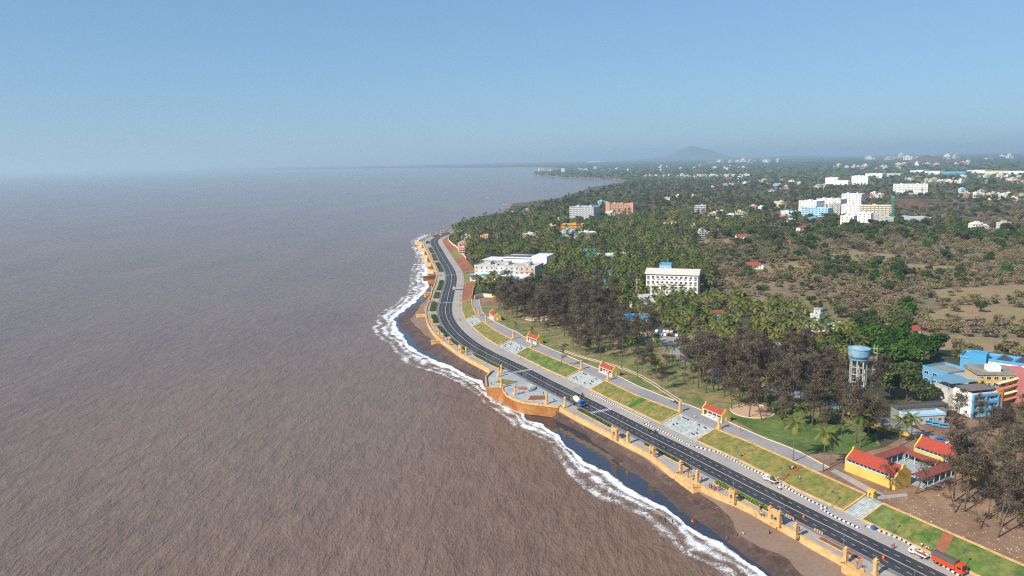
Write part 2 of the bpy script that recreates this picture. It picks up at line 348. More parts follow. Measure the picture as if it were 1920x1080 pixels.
W4 = line([(1520, 1095), (1497, 1077), (1473, 1051), (1427, 1029), (1388, 1003), (1374, 981), (1355, 964), (1316, 938), (1275, 911.5), (1244, 892), (1220, 875), (1180, 845), (1120, 806), (1080, 785), (1050, 772), (910, 701), (900, 699), (870, 681), (840, 662), (810, 640), (790, 625), (776, 610), (772, 598), (785, 580), (800, 565), (812, 548), (816, 530)], 1.3)
def order(s):
    """offsets of the shore lines, kept in order from sea to wall"""
    w = wall_in(s) - 1.0; d = min(W4(s), w - 0.3); c = min(W3(s), d - 1.0); b = min(W2(s), c - 1.2); a = min(W1(s), b - 3.0); return a, b, c, d, w
def zW4(s): o = order(s); return max(1.5, 3.4 - (o[4] - o[3]) * .16)
def jig(s, sc, k): return (math.sin(s * sc + k) + math.sin(s * sc * 2.3 + k * 3) * 0.6 + math.sin(s * sc * 5.1 + k * 7) * 0.35)
DRYSAND = mat('grey_brown_dry_sand', lin('#7d6656'), 0.95, 0.12, 0.8, col2=lin('#8a7464'), scale2=0.05, bump=0.08)
WETSAND = mat('dark_wet_sand', lin('#4b3a33'), 0.55, 0.2, 0.9, col2=lin('#5d4a40'), scale2=0.1, spec=0.4)
SEABED = mat('dark_sea_bed', lin('#3f332e'), 0.8, 0.15, 0.5)
WETROCK = mat('wet_pebbly_sand', lin('#4a3a32'), 0.7, 0.3, 0.9, col2=lin('#6a5648'), scale2=0.3, bump=0.15)
rows = [(lambda s: order(s)[0] - 25, -3.0), (lambda s: order(s)[1], -0.5), (lambda s: order(s)[2] + jig(s, .09, 1) * .5, 0.0), (lambda s: (order(s)[2] + order(s)[3]) / 2, lambda s: zW4(s) * .55), (lambda s: min(order(s)[3] + jig(s, .11, 2) * .7, order(s)[4] - .2), lambda s: zW4(s)), (lambda s: order(s)[4] + 0.6, 3.6)]
structure(link('beach', strip('beach', S0, S1, rows, [SEABED, WETSAND, WETROCK, DRYSAND], ms=[0, 0, 1, 2, 3])), 'brown beach with a dark wet band beside the seawall', 'beach')

# swash: thin clear water sliding over the dark sand, foam: broken white water
def swashmat():
    m = bpy.data.materials.new('shallow_swash_water'); m.use_nodes = True; nt = m.node_tree; L = nt.links; b = nt.nodes['Principled BSDF']
    b.inputs['Base Color'].default_value = (*lin('#34363f'), 1); b.inputs['Roughness'].default_value = 0.06; b.inputs['IOR'].default_value = 1.5; b.inputs['Specular IOR Level'].default_value = 0.9
    g = _n(nt, 'ShaderNodeNewGeometry').outputs['Position']; n = _n(nt, 'ShaderNodeTexNoise'); n.inputs['Scale'].default_value = 0.35; n.inputs['Detail'].default_value = 4; L.new(g, n.inputs['Vector'])
    bp = _n(nt, 'ShaderNodeBump'); bp.inputs['Distance'].default_value = 0.12; L.new(n.outputs[0], bp.inputs['Height']); L.new(bp.outputs[0], b.inputs['Normal']); return m
def foammat():
    m = bpy.data.materials.new('white_sea_foam'); m.use_nodes = True; nt = m.node_tree; L = nt.links; b = nt.nodes['Principled BSDF']; out = nt.nodes['Material Output']
    b.inputs['Roughness'].default_value = 0.9
    uv = _n(nt, 'ShaderNodeUVMap'); sp = _n(nt, 'ShaderNodeSeparateXYZ'); L.new(uv.outputs[0], sp.inputs[0])
    g = _n(nt, 'ShaderNodeNewGeometry').outputs['Position']
    def noise(sc, det, rough, dist=0.0, W=0.0):
        n = _n(nt, 'ShaderNodeTexNoise', noise_dimensions='4D'); n.inputs['Scale'].default_value = sc; n.inputs['Detail'].default_value = det; n.inputs['Roughness'].default_value = rough; n.inputs['Distortion'].default_value = dist; n.inputs['W'].default_value = W
        L.new(g, n.inputs['Vector']); return n.outputs[0]
    a = noise(0.13, 6, 0.72, 0.8); bn = noise(0.9, 5, 0.75, 1.2, 4.0); c = noise(0.035, 2, 0.5, 0, 9.0)
    fc = _n(nt, 'ShaderNodeFloatCurve'); cv = fc.mapping.curves[0]
    pts = [(0, 0.0), (0.08, 0.47), (0.3, 0.57), (0.55, 0.65), (0.75, 0.75), (0.93, 0.93), (1, 0.35)]
    cv.points[0].location = pts[0]; cv.points[1].location = pts[-1]
    for p in pts[1:-1]: cv.points.new(*p)
    fc.mapping.update(); L.new(sp.outputs[1], fc.inputs['Value'])
    def ma(op, x, y):
        n = _n(nt, 'ShaderNodeMath', operation=op)
        for i, q in enumerate((x, y)):
            if isinstance(q, (int, float)): n.inputs[i].default_value = q
            else: L.new(q, n.inputs[i])
        return n.outputs[0]
    k = ma('ADD', ma('ADD', fc.outputs[0], ma('MULTIPLY', ma('SUBTRACT', a, 0.5), 1.5)), ma('ADD', ma('MULTIPLY', ma('SUBTRACT', bn, 0.5), 1.1), ma('MULTIPLY', ma('SUBTRACT', c, 0.5), 0.5)))
    k = ma('ADD', k, ma('MULTIPLY', ma('SINE', ma('ADD', ma('MULTIPLY', sp.outputs[1], 20.0), ma('MULTIPLY', c, 22.0)), 0.0), 0.11))
    mr = _n(nt, 'ShaderNodeMapRange'); mr.inputs[1].default_value = 0.43; mr.inputs[2].default_value = 0.84; L.new(k, mr.inputs[0])
    cr = _n(nt, 'ShaderNodeValToRGB'); cr.color_ramp.elements[0].color = (*lin('#b3a497'), 1); cr.color_ramp.elements[1].color = (*lin('#f2f2f0'), 1); cr.color_ramp.elements[0].position = .1; cr.color_ramp.elements[1].position = .75
    L.new(mr.outputs[0], cr.inputs[0]); L.new(cr.outputs[0], b.inputs['Base Color'])
    bp = _n(nt, 'ShaderNodeBump'); bp.inputs['Distance'].default_value = 0.5; L.new(bn, bp.inputs['Height']); L.new(bp.outputs[0], b.inputs['Normal'])
    tr = _n(nt, 'ShaderNodeBsdfTransparent'); mx = _n(nt, 'ShaderNodeMixShader'); L.new(mr.outputs[0], mx.inputs[0]); L.new(tr.outputs[0], mx.inputs[1]); L.new(b.outputs[0], mx.inputs[2]); L.new(mx.outputs[0], out.inputs['Surface'])
    return m
rows = [(lambda s: order(s)[1] + jig(s, .07, 3) * 1.2 - 1.5, 0.04), (lambda s: (order(s)[1] + order(s)[2]) / 2, 0.045), (lambda s: order(s)[2] + 3.5, 0.05)]
structure(link('shallow_water', strip('shallow_water', S0, S1, rows, swashmat())), 'smooth dark blue shallow water between foam and wet sand', 'shallow water')
rows = [(lambda s: order(s)[0] - 5, 0.07), (lambda s: (order(s)[0] * .6 + order(s)[1] * .4), 0.09), (lambda s: order(s)[1] + .2 + jig(s, .07, 3) * .8 + jig(s, .33, 5) * .4, 0.08)]
fo = link('sea_foam', strip('sea_foam', S0, S1, rows, foammat(), step=1.5, uv=True)); tag(fo, 'white surf foam breaking along the whole beach', 'foam', None, 'stuff')

# ---- land: one sheet to the horizon, inland of the bank
GROUND = mat('mixed_ground', lin('#4a4a34'), 0.95, 0.2, 0.25, col2=lin('#79654b'), scale2=0.012, col3=lin('#3d4630'), thr=(0.42, 0.60))
inner = [S(s, uppr(s) - 0.3, 8) for s in np.arange(-60, LEN, 4)]
coast = pxs([(848, 433), (870, 423), (905, 410), (940, 405), (953, 401), (957, 393), (962, 386), (1000, 382), (1050, 375), (1085, 363), (1110, 354), (1178, 342.5), (1186, 338.5), (1150, 334.8), (1100, 332.6), (1050, 330.6), (1005, 327.2), (1008, 323.5), (1040, 320.5), (1060, 317), (1010, 313.6), (900, 315.4), (800, 315), (700, 316.2), (600, 317.6), (545, 318.4), (440, 318.0), (330, 319.8)], 2.0)
far = [Vector((-11000, 26000, 0)), Vector((-30000, 80000, 0)), Vector((80000, 80000, 0)), Vector((80000, -3000, 0)), Vector((60, -300, 0))]
_ = inner + coast + far
land = sheet('ground', _, 7.9, GROUND)
tag(land, 'flat wooded coastal land reaching to the horizon', 'ground')
# low shore bank from the land down into the sea along the coast beyond the road
mb = MB(); cl2 = [inner[-1]] + coast
for i in range(len(cl2) - 1):
    a, b = Vector(cl2[i]), Vector(cl2[i + 1]); d = (b - a).normalized(); nrm = Vector((-d.y, d.x, 0)); w = 10 + a.length * 0.004
    mb.add([(a.x, a.y, 7.9), (b.x, b.y, 7.9), (b.x + nrm.x * w, b.y + nrm.y * w, -1), (a.x + nrm.x * w, a.y + nrm.y * w, -1)], [(0, 3, 2, 1)])
structure(mb.build('shore', DRYSAND), 'low sandy shore bank along the far coast', 'shore')
# hills on the horizon
def hill(name, px, y, w, h, label, m, seed, dep=0.5):
    c = at(px, y, 8); W_ = w * mpp(c); hh = h * mpp(c); mb = MB(); nx, ny = 40, 16; r = random.Random(seed); ph = [r.uniform(0, 6) for _ in range(6)]
    for j in range(ny + 1):
        for i in range(nx + 1):
            u, v = i / nx * 2 - 1, j / ny * 2 - 1
            e = max(0, 1 - u * u) ** 1.3 * max(0, 1 - v * v)
            k = math.exp(-(u * 3.0) ** 2) * 0.75 + 0.32 * (1 + 0.3 * math.sin(u * 7 + ph[0]) + 0.2 * math.sin(u * 15 + ph[1]) + .1 * math.sin(u * 31 + ph[2]))
            mb.v.append((c.x + u * W_ / 2, c.y + v * W_ * dep / 2, 5 + (hh + 3) * e * k))
    for j in range(ny):
        for i in range(nx): a = j * (nx + 1) + i; mb.f.append((a, a + 1, a + nx + 2, a + nx + 1)); mb.m.append(0)
    o = mb.build(name, m); o['kind'] = 'structure'; tag(o, label, 'hill'); return o
HILLM = mat('wooded_hill', lin('#4c5140'), 0.95, 0.2, 0.01, col2=lin('#6b5848'), scale2=0.002)
REDHILL = mat('bare_red_hill', lin('#7a5242'), 0.95, 0.2, 0.01, col2=lin('#5a4c3a'), scale2=0.004)
hill('hill', 1300, 300.1, 290, 21, 'grey blue wooded hill rising on the far horizon', HILLM, 3)
hill('hill', 1480, 297.5, 330, 5, 'long low ridge right of the far wooded hill', HILLM, 8)
hill('hill', 1745, 306, 170, 14, 'low bare reddish hill behind the long white sheds', REDHILL, 5)
hill('hill', 1715, 386, 230, 10, 'low red earth rise behind the white apartment blocks', REDHILL, 11, .35)

# ================================================================== SHORE ROAD AND PROMENADE
base = strip('promenade', S0, S1, [(lambda s: wall_in(s) - 0.2, 5.0), (-6.6, 5.0)], [PAVE])
structure(link('promenade', base), 'grey paved seaside promenade between seawall and road', 'promenade')
structure(link('road', strip('road', S0, S1, [(-5.15, 4.93), (5.1, 4.93)], ASPHALT)), 'dark asphalt coast road curving along the shore', 'road')
structure(link('road_edge', strip('road_edge', S0, S1, [(-6.6, 5.0), (-6.5, 4.94), (-5.15, 4.935)], [PAVE, SHOULDER], ms=[0, 1])), 'worn grey strip along the seaward side of the road')
structure(link('pavement', strip('pavement', S0, S1, [(5.1, 4.93), (5.15, 5.0), (lambda s: lowr(s) + 0.1, 5.0)], PAVE)), 'light grey pavement on the inland side of the road', 'pavement')
# markings: solid centre line, dashed lane lines, edge lines, crossings
mb = MB()
def bar(s0, s1, o0, o1, z, mb, m=0):
    n = max(1, int((s1 - s0) / 4)); 
    for i in range(n):
        a = s0 + (s1 - s0) * i / n; b = s0 + (s1 - s0) * (i + 1) / n
        mb.add([S(a, o1, z), S(a, o0, z), S(b, o0, z), S(b, o1, z)], [(0, 3, 2, 1)][::1], m)
bar(S0, S1 - 2, -0.14, 0.14, 4.945, mb); bar(S0, S1 - 2, -5.1, -4.98, 4.945, mb); bar(S0, S1 - 2, 4.88, 5.0, 4.945, mb)
for s in np.arange(S0, S1 - 4, 3.4):
    bar(s, s + 1.5, -2.75, -2.6, 4.945, mb); bar(s + .5, s + 2.0, 2.62, 2.77, 4.945, mb)
for (px, py) in ((980, 695), (1122, 771), (836.5, 567.5), (847, 515.5)):
    s = sof(px, py)[0]
    for k in range(10): o = -5 + k * 1.04; bar(s - 1.2, s + 1.2, o, o + 0.5, 4.95, mb)
mk = mb.build('road_markings', MARK); structure(mk, 'white centre line, dashes and zebra crossings on the road')

# lawn banks, steps, borders
def lawn_s(pa, pb, z=5): return sof(*pa, z)[0], sof(*pb, z)[0]
lawns = []   # (s0, s1) along the lower edge; s0 nearest camera
def sl(px, py): return sof(px, py, 5)[0]
L_px = [((1829.6, 1080), (1616, 976), 'steepest green bank nearest the orange truck'), ((1580.7, 958.5), (1305, 827), 'long green and yellow bank with a parked white pickup below'), ((1237, 795), (1106.5, 731), 'bank with a dark green stripe behind the tanker lorry'),
        ((1060, 709), (966.5, 665), 'bright green bank opposite the round plaza'), ((934.4, 649), (885, 613), 'short dry bank beside the inner bend of the road'), ((872, 599.6), (865, 568), 'narrow curved bank at the north end of the lawns')]
for i, (a, b, lab) in enumerate(L_px):
    s0, s1 = sl(*a), sl(*b)
    if i == 0: s0 = S0
    lawns.append((s0, s1))
    me = strip('grass_bank', s0 + .3, s1 - .3, [(lambda s: lowr(s) + 0.5, 5.35), (lambda s: (lowr(s) + uppr(s)) / 2, 6.9), (lambda s: uppr(s) - 0.2, 8.12)], LAWN2 if i in (0, 3) else LAWN, step=2)
    structure(link('grass_bank', me), lab, 'grass bank')
    w = empty('border_wall', S((s0 + s1) / 2, uppr((s0 + s1) / 2), 8))
    tag(w, 'orange border wall framing the ' + lab.replace('steepest ', '').replace('bright ', '').replace('long ', ''), 'border wall', 'orange walls around the grass banks')
    def sub(name, rows, a0, a1, closed=True):
        me = strip(name, a0, a1, rows, ORANGE, step=2, closed=closed); o = link(name, me, w); o.matrix_parent_inverse = Matrix.Translation(-w.location); return o
    sub('lower_kerb', wallrows(lambda s: lowr(s), 0.5, 4.8, 5.45), s0, s1)
    sub('coping', wallrows(lambda s: uppr(s) - 0.2, 0.8, 7.6, 8.35), s0, s1)
    for s in ((s1,) if i == 0 else (s0, s1)):
        mb = MB(); e = 0.25
        A, B = S(s - e, lowr(s), 0), S(s + e, lowr(s), 0); C, D = S(s + e, uppr(s) + .1, 0), S(s - e, uppr(s) + .1, 0)
        vs = [(A.x, A.y, 4.8), (B.x, B.y, 4.8), (C.x, C.y, 7.6), (D.x, D.y, 7.6), (A.x, A.y, 5.5), (B.x, B.y, 5.5), (C.x, C.y, 8.36), (D.x, D.y, 8.36)]
        mb.add(vs, [(0, 3, 2, 1), (4, 5, 6, 7)][::-1] + [(0, 1, 5, 4), (1, 2, 6, 5), (2, 3, 7, 6), (3, 0, 4, 7)])
        o = mb.build('side_kerb', ORANGE, w); o.matrix_parent_inverse = Matrix.Translation(-w.location)
# brown dug strips and a dark new turf strip across the banks
def bank_strip(name, px_lo, px_up, wd, m, lab):
    s0 = sof(*px_lo, 5)[0]; s1 = sof(*px_up, 8)[0]; mb = MB()
    vs = []
    for k in range(5):
        t = k / 4; s = s0 + (s1 - s0) * t; o = (lowr(s) + .6) * (1 - t) + (uppr(s) - .3) * t; z = 5.38 + (6.93 - 5.35) * min(1, t * 2) + (8.12 - 6.9) * max(0, t * 2 - 1) + .05
        vs += [S(s - wd / 2, o, z), S(s + wd / 2, o, z)]
    mb.add(vs, [(2 * k, 2 * k + 1, 2 * k + 3, 2 * k + 2)[::-1] for k in range(4)]); structure(mb.build(name, m), lab)
TURF = mat('dark_new_turf', lin('#3f6b25'), 0.95, 0.15, 0.5)
bank_strip('dug_soil', (1757, 1044), (1775, 1003), 3.0, SOIL, 'dug red soil strip up the green bank near the truck')
bank_strip('dug_soil', (1461, 903), (1491, 878), 1.6, SOIL, 'narrow dug trench up the long grass bank')
bank_strip('turf_strip', (1178, 765), (1202, 749), 3.4, TURF, 'dark green turf strip across the grass bank')
# stepped stone seating between the banks
STEPM = mat('pale_step_stone', lin('#a7adab'), 0.85, 0.2, 0.9, col2=lin('#8c969a'), scale2=0.3, col3=lin('#babbb4'))
steps_lab = ['wide stone steps beside the small yellow booth near the truck', 'broad stone steps below the shelter with the sandpit behind', 'stone steps below the shelter nearest the tanker lorry', 'stone steps below the third shelter facing the round plaza', 'narrow stone steps below the northernmost shelter']
for i in range(5):
    s0, s1 = lawns[i][1] + .35, lawns[i + 1][0] - .35; sm = (s0 + s1) / 2; n = 16
    rows = []
    for k in range(n):
        z0 = 5 + 3 * k / n; z1 = 5 + 3 * (k + 1) / n
        rows += [((lambda s, k=k: lowr(s) + (uppr(s) + .5 - lowr(s)) * k / n), z0 + .004), ((lambda s, k=k: lowr(s) + .03 + (uppr(s) + .5 - lowr(s)) * k / n), z1 + .004)]
    rows.append((lambda s: uppr(s) + 0.6, 8.004)); rows.append((lambda s: uppr(s) + 0.6, 7.0))
    o = link('stone_steps', strip('stone_steps', s0, s1, rows, STEPM, step=2.5)); tag(o, steps_lab[i], 'steps', 'stone steps between the grass banks')
    st_ = o
    # dark stone seats on the steps
    if i > 0:
        for q in range(12 if i < 4 else 6):
            s = s0 + (s1 - s0) * (rnd.uniform(0.12, 0.35) if q % 2 else rnd.uniform(0.65, 0.9)); t = rnd.choice((.2, .35, .5, .65, .8)); o = lowr(s) + (uppr(s) + .5 - lowr(s)) * (int(t * n) + .5) / n; z = 5 + 3 * (int(t * n) + 1) / n
            mb = MB(); mb.box((0, 0, .2), (.9, .3, .4), m=0, taper=.9).box((0, 0, .44), (1.1, .42, .08), m=0)
            bo = mb.build('stone_seat', MATS.get('seat_stone') or mat('seat_stone', lin('#4c5558'), .8), st_, S(s, o, z + .004), heading(s))
# upper side road on top of the bank
upfar = line([(1920, 1035), (1657, 925), (1560, 880), (1500, 848), (1471, 835.6), (1435.6, 822.7), (1377.8, 797), (1313, 768), (1292, 760), (1260, 750), (1195.6, 724), (1162.5, 707), (1103, 685), (1056.8, 664), (987, 634), (968.8, 622.5), (929.4, 604), (912, 594), (903, 583), (900, 572)], 8)
sA, sB = lawns[1][0] - 2, lawns[-1][1]
def upf(s): return max(upfar(s), uppr(s) + 4.0)
o = link('side_road', strip('side_road', sA + 22, sB - 3, [(lambda s: uppr(s) + .5, 8.004), (lambda s: upf(s), 8.004)], UPROAD)); structure(o, 'grey side road along the top of the grass banks', 'side road')
o = link('kerb', strip('kerb', sA + 22, sB - 3, wallrows(upf, .25, 7.8, 8.2), CREAM, closed=True)); structure(o, 'pale kerb between side road and park', 'kerb')
# black and white kerb blocks on the pavement
KB = bpy.data.materials.new('black_and_white_kerb'); KB.use_nodes = True; _nt = KB.node_tree
_uv = _n(_nt, 'ShaderNodeUVMap'); _sp = _n(_nt, 'ShaderNodeSeparateXYZ'); _m = _n(_nt, 'ShaderNodeMath', operation='PINGPONG'); _m.inputs[1].default_value = 0.75; _g = _n(_nt, 'ShaderNodeMath', operation='GREATER_THAN'); _g.inputs[1].default_value = 0.36
_mx = _n(_nt, 'ShaderNodeMix', data_type='RGBA'); _mx.inputs[6].default_value = (.03, .03, .035, 1); _mx.inputs[7].default_value = (.72, .72, .7, 1)
for a, b in ((_uv.outputs[0], _sp.inputs[0]), (_sp.outputs[0], _m.inputs[0]), (_m.outputs[0], _g.inputs[0]), (_g.outputs[0], _mx.inputs[0]), (_mx.outputs[2], _nt.nodes['Principled BSDF'].inputs['Base Color'])): _nt.links.new(a, b)
def kerbline(pts, lab):
    so = [sof(x, y, 5) for x, y in pts]; 
    for i in range(1): pass
    f = line(pts, 5); a, b = min(x[0] for x in so), max(x[0] for x in so)
    o = link('painted_kerb', strip('painted_kerb', a, b, wallrows(lambda s: f(s), .45, 4.9, 5.35), KB, step=1, uv=True, closed=True)); tag(o, lab, 'kerb', 'black and white painted kerbs along the pavement')
kerbline([(1920, 1130), (1800, 1083), (1748, 1048), (1690, 1013), (1628, 988), (1621, 988)], 'black and white kerb blocks beside the orange truck')
kerbline([(1609, 991), (1560, 968), (1538, 953.5)], 'black and white kerb blocks in front of the small yellow booth steps')
kerbline([(1550, 954), (1520, 940.5), (1493, 926), (1463, 909), (1440, 895), (1400, 877), (1345, 848), (1305, 835), (1298, 837.5)], 'black and white kerb blocks along the foot of the long bank')
kerbline([(1296, 838), (1260, 818), (1220, 800), (1208, 795)], 'black and white kerb blocks in front of the broad steps')
kerbline([(1218, 793), (1190, 778), (1160, 763), (1120, 744), (1108, 740)], 'black and white kerb blocks by the bank with the turf strip')

# ---------------------------------------------------------------- seawall
sP0 = sof(1050, 763)[0]; sP1 = sof(923, 698)[0]     # the gap taken by the plaza
def seawall(a, b, lab):
    w = empty('seawall', S((a + b) / 2, wall_in((a + b) / 2), 5)); tag(w, lab, 'seawall')
    def sub(name, rows, m):
        o = link(name, strip(name, a, b, rows, m, step=2, closed=True), w); o.matrix_parent_inverse = Matrix.Translation(-w.location)
    sub('wall_face', [(lambda s: wall_in(s) - 1.25, 0.5), (lambda s: wall_in(s) - 0.85, 5.38), (lambda s: wall_in(s) - 0.1, 5.38), (lambda s: wall_in(s) - 0.1, 0.5)], ORANGE)
    sub('coping', wallrows(lambda s: wall_in(s) - 0.95, 0.9, 5.38, 5.6), ORANGE)
seawall(S0, sP0, 'orange seawall above the near beach south of the round plaza')
seawall(sP1, S1, 'orange seawall curving north of the round plaza')
def bastion(pts, lab, z0=0.5, z1=5.9, th=.5, zf=5.0, px=True, fl=PAVE, wm=ORANGE):
    """walled platform that juts out of the seawall"""
    P = pxs(pts, z1) if px else pts; c = sum(P, Vector()) / len(P); w = empty('bastion', (c.x, c.y, zf)); tag(w, lab, 'bastion')
    mb = MB(); mb.prism([(p.x - c.x, p.y - c.y) for p in P], z0 - zf, -0.05 + .06); mb.build('platform', [wm], w)
    mb = MB(); q = [(p.x - c.x, p.y - c.y) for p in P]
    mb.prism([(x * .97, y * .97) for x, y in q], .0, .035); mb.build('paving', [fl], w)
    mb = MB(); n = len(q)
    for i in range(n - 1):
        a, b = Vector(q[i]), Vector(q[i + 1]); d = (b - a); L_ = d.length; mid = (a + b) / 2
        mb.box((mid.x, mid.y, (z1 - zf) / 2 + .01), (L_ + th * .9, th, z1 - zf + .02), math.atan2(d.y, d.x))
    mb.build('parapet', [wm], w); return w
def fwd(s, o, z=5.9): return S(s, o, z)
for (px1, px2, lab) in (((1276, 887), (1322, 909), 'small orange bastion with a palm fountain on the near seawall'), ((1583, 1056), (1642, 1085), 'small orange bastion with a palm fountain at the photo bottom')):
    a, b = sof(*px1)[0], sof(*px2)[0]; a, b = min(a, b), max(a, b); w = wall_in((a + b) / 2)
    bastion([fwd(b, w + .3), fwd(b - .5, w - 2.0), fwd(a + .5, w - 2.7), fwd(a - 1, w + .3)], lab, z0=1.5, px=False)

# ---------------------------------------------------------------- north bank: red earth between pavement and boundary wall
sN0 = lawns[-1][1] + .5
segs = [(sN0, sof(866, 533)[0], SOIL, 'red earth bank behind the lorry stopped on the road'), (sof(866, 533)[0], sof(860, 512)[0], LAWN, 'short green bank below the white hotel'), (sof(860, 512)[0], sof(845, 486)[0], SOIL, 'long bare red earth bank left of the white hotel'),
        (sof(845, 486)[0], sof(835, 473)[0], LAWN, 'green planted bank at the far bend'), (sof(835, 473)[0], S1, SOIL, 'red earth bank at the far end of the road')]
for a, b, m, lab in segs:
    if b - a < 3: continue
    o = link('earth_bank', strip('earth_bank', a, b, [(lambda s: lowr(s) + .05, 5.0), (lambda s: (lowr(s) + uppr(s)) / 2, 6.3), (lambda s: uppr(s) - 0.25, 8.0)], m)); structure(o, lab, 'bank')
def swall(name, a, b, f, w, z0, z1, m, lab, cat='wall'):
    o = link(name, strip(name, a, b, wallrows(f, w, z0, z1), m, step=3, closed=True)); tag(o, lab, cat); return o
swall('boundary_wall', sof(878, 490)[0], S1 - 10, lambda s: uppr(s), .4, 7.2, 9.6, CREAM, 'long cream boundary wall at the top of the red bank by the far bend')
swall('boundary_wall', sof(884, 562)[0], sof(893, 520)[0], lambda s: uppr(s), .35, 7.2, 9.2, YELLOW, 'low yellow wall between red bank and the palm clump')
# ---------------------------------------------------------------- round plaza that juts into the sea
top_px = [(925, 697), (920.5, 699), (910.8, 708.5), (911.5, 716), (912.6, 725), (925, 727.5), (941, 727), (945, 737), (950.5, 744), (962.6, 750.3), (984, 757.6), (1010.7, 760.5), (1028, 762.5), (1046.8, 765), (1051, 763)]
base_px = [(921, 703), (917, 704), (909, 712), (909.5, 722), (912, 733), (922, 743), (934, 749.5), (944, 754), (956, 760), (972, 765.5), (996, 771), (1012, 773.5), (1026, 775.5), (1052, 776), (1054, 772)]
T = pxs(top_px, 5.0); B = pxs(base_px, 0.8)
r0 = S(sof(1051, 763)[0], -6.5, 5); r1 = S(sof(925, 697)[0], -6.5, 5)
road_side = [S(s, -6.55, 5) for s in np.linspace(sof(1051, 763)[0] - 1, sof(925, 697)[0] + 1, 20)]
plz = empty('plaza_platform', (10, 350, 5)); tag(plz, 'round orange walled plaza platform that juts out into the surf', 'platform')
mb = MB(); mb.prism([(p.x - 10, p.y - 350) for p in T] + [(p.x - 10, p.y - 350) for p in road_side], -4.8, -.03); mb.build('platform', [DKORANGE], plz)
mb = MB(); P_ = [(p.x - 10, p.y - 350) for p in T] + [(p.x - 10, p.y - 350) for p in road_side]; mb.prism(P_, .0, .03); mb.build('paving', [PAVE2], plz)
mb = MB(); q = [(p.x - 10, p.y - 350) for p in T]; qb = [(p.x - 10, p.y - 350) for p in B]
for i in range(len(q) - 1):
    mb.add([(*q[i], .0), (*q[i + 1], .0), (*qb[i + 1], -4.2), (*qb[i], -4.2), (*qb[i], -7.5), (*qb[i + 1], -7.5)], [(0, 3, 2, 1), (3, 4, 5, 2)])
mb.build('sloping_apron', [DKORANGE], plz)
mb = MB()
for i in range(len(q) - 1):
    if i in (4,): continue
    a, b = Vector(q[i]), Vector(q[i + 1]); d = b - a; m_ = (a + b) / 2; h = .9 if i not in (5, 6) else .5
    mb.box((m_.x, m_.y, h / 2 + .03), (d.length + .5, .55, h + .05), math.atan2(d.y, d.x))
mb.build('parapet', [ORANGE], plz)
# beds in the plaza
def bed(name, pts, z, h, rim, fill, lab, cat='planting bed'):
    P = pxs(pts, z); c = sum(P, Vector()) / len(P); w = empty(name, (c.x, c.y, z)); tag(w, lab, cat)
    q = [(p.x - c.x, p.y - c.y) for p in P]; mb = MB(); mb.prism(q, 0.0, h * .6); mb.build('rim', [rim], w)
    mb = MB(); mb.prism([(x * .94, y * .94) for x, y in q], h * .5, h); mb.build('filling', [fill], w); return w
bed('planting_bed', [(927, 717.5), (948, 722.5), (971.5, 716), (944, 711.5)], 5.03, .35, ORANGE, LAWN, 'diamond shaped grass bed on the round plaza')
bed('planting_bed', [(988.5, 751), (994.5, 742.5), (1022, 742.5), (1026.5, 750)], 5.03, .3, ORANGE, SOIL, 'bare red soil bed on the round plaza')
mb = MB(); mb.lathe([(1.0, 0), (3.6, 0), (3.6, .25), (0.5, .25)], n=24); mb.build('x', []) if False else None
def disc(mb, r, z0, z1, n=28, m=0, c=(0, 0)): mb.prism([(c[0] + r * math.cos(2 * math.pi * i / n), c[1] + r * math.sin(2 * math.pi * i / n)) for i in range(n)], z0, z1, m); return mb
c = at(979, 728.5, 5.03); w = empty('round_platform', c); tag(w, 'low round terracotta platform with curved steps on the plaza', 'platform')
disc(MB(), 2.4, 0, .3).build('floor', [mat('terracotta_floor', lin('#b5694a'), .9)], w)
for k in range(3):
    mb = MB(); r_ = 4.2 + k * 1.1
    for i in range(12):
        a0 = R(-60 + i * 10); a1 = R(-60 + (i + 1) * 10); am = (a0 + a1) / 2
        mb.box((r_ * math.cos(am), r_ * math.sin(am), .2 + k * .12), (.4, r_ * R(10) * 1.03, .4 + k * .24), am)
    mb.build('curved_step', [STEPM], w)

# ---------------------------------------------------------------- pillars and gates
HEDGE = leafmat('hedge_leaves', [lin('#33471d'), lin('#4d6327'), lin('#6f7d35')])
def pillar_proto(kind):
    t = empty('pillar', (0, 0, 0)); mb = MB()
    if kind == 'tower':
        mb.box((0, 0, .25), (1.9, 1.9, .5)).box((0, 0, .7), (1.4, 1.4, .5), taper=.8); mb.build('plinth', [ORANGE], t)
        mb = MB(); mb.lathe([(.62, .9), (.5, 3.6), (.46, 3.7)], n=10); mb.build('shaft', [ORANGE], t)
        mb = MB(); mb.lathe([(.72, 3.7), (.75, 3.9), (.5, 3.95), (.48, 4.3), (.62, 4.35), (.6, 4.45), (.42, 4.65), (.12, 4.85), (.05, 5.0)], n=10); mb.build('cap', [ORANGE], t)
    else:
        mb = MB(); mb.box((0, 0, .35), (1.3, 1.3, .7)); mb.build('plinth', [ORANGE], t)
        mb = MB(); mb.box((0, 0, 2.2), (.95, .95, 3.0)); mb.build('shaft', [ORANGE], t)
        mb = MB(); mb.box((0, 0, 3.82), (1.35, 1.35, .25)).box((0, 0, 4.15), (.8, .8, .42)).box((0, 0, 4.45), (1.0, 1.0, .18)).lathe([(.4, 4.53), (.35, 4.75), (.1, 4.95)], n=8); mb.build('cap', [ORANGE], t)
    return t
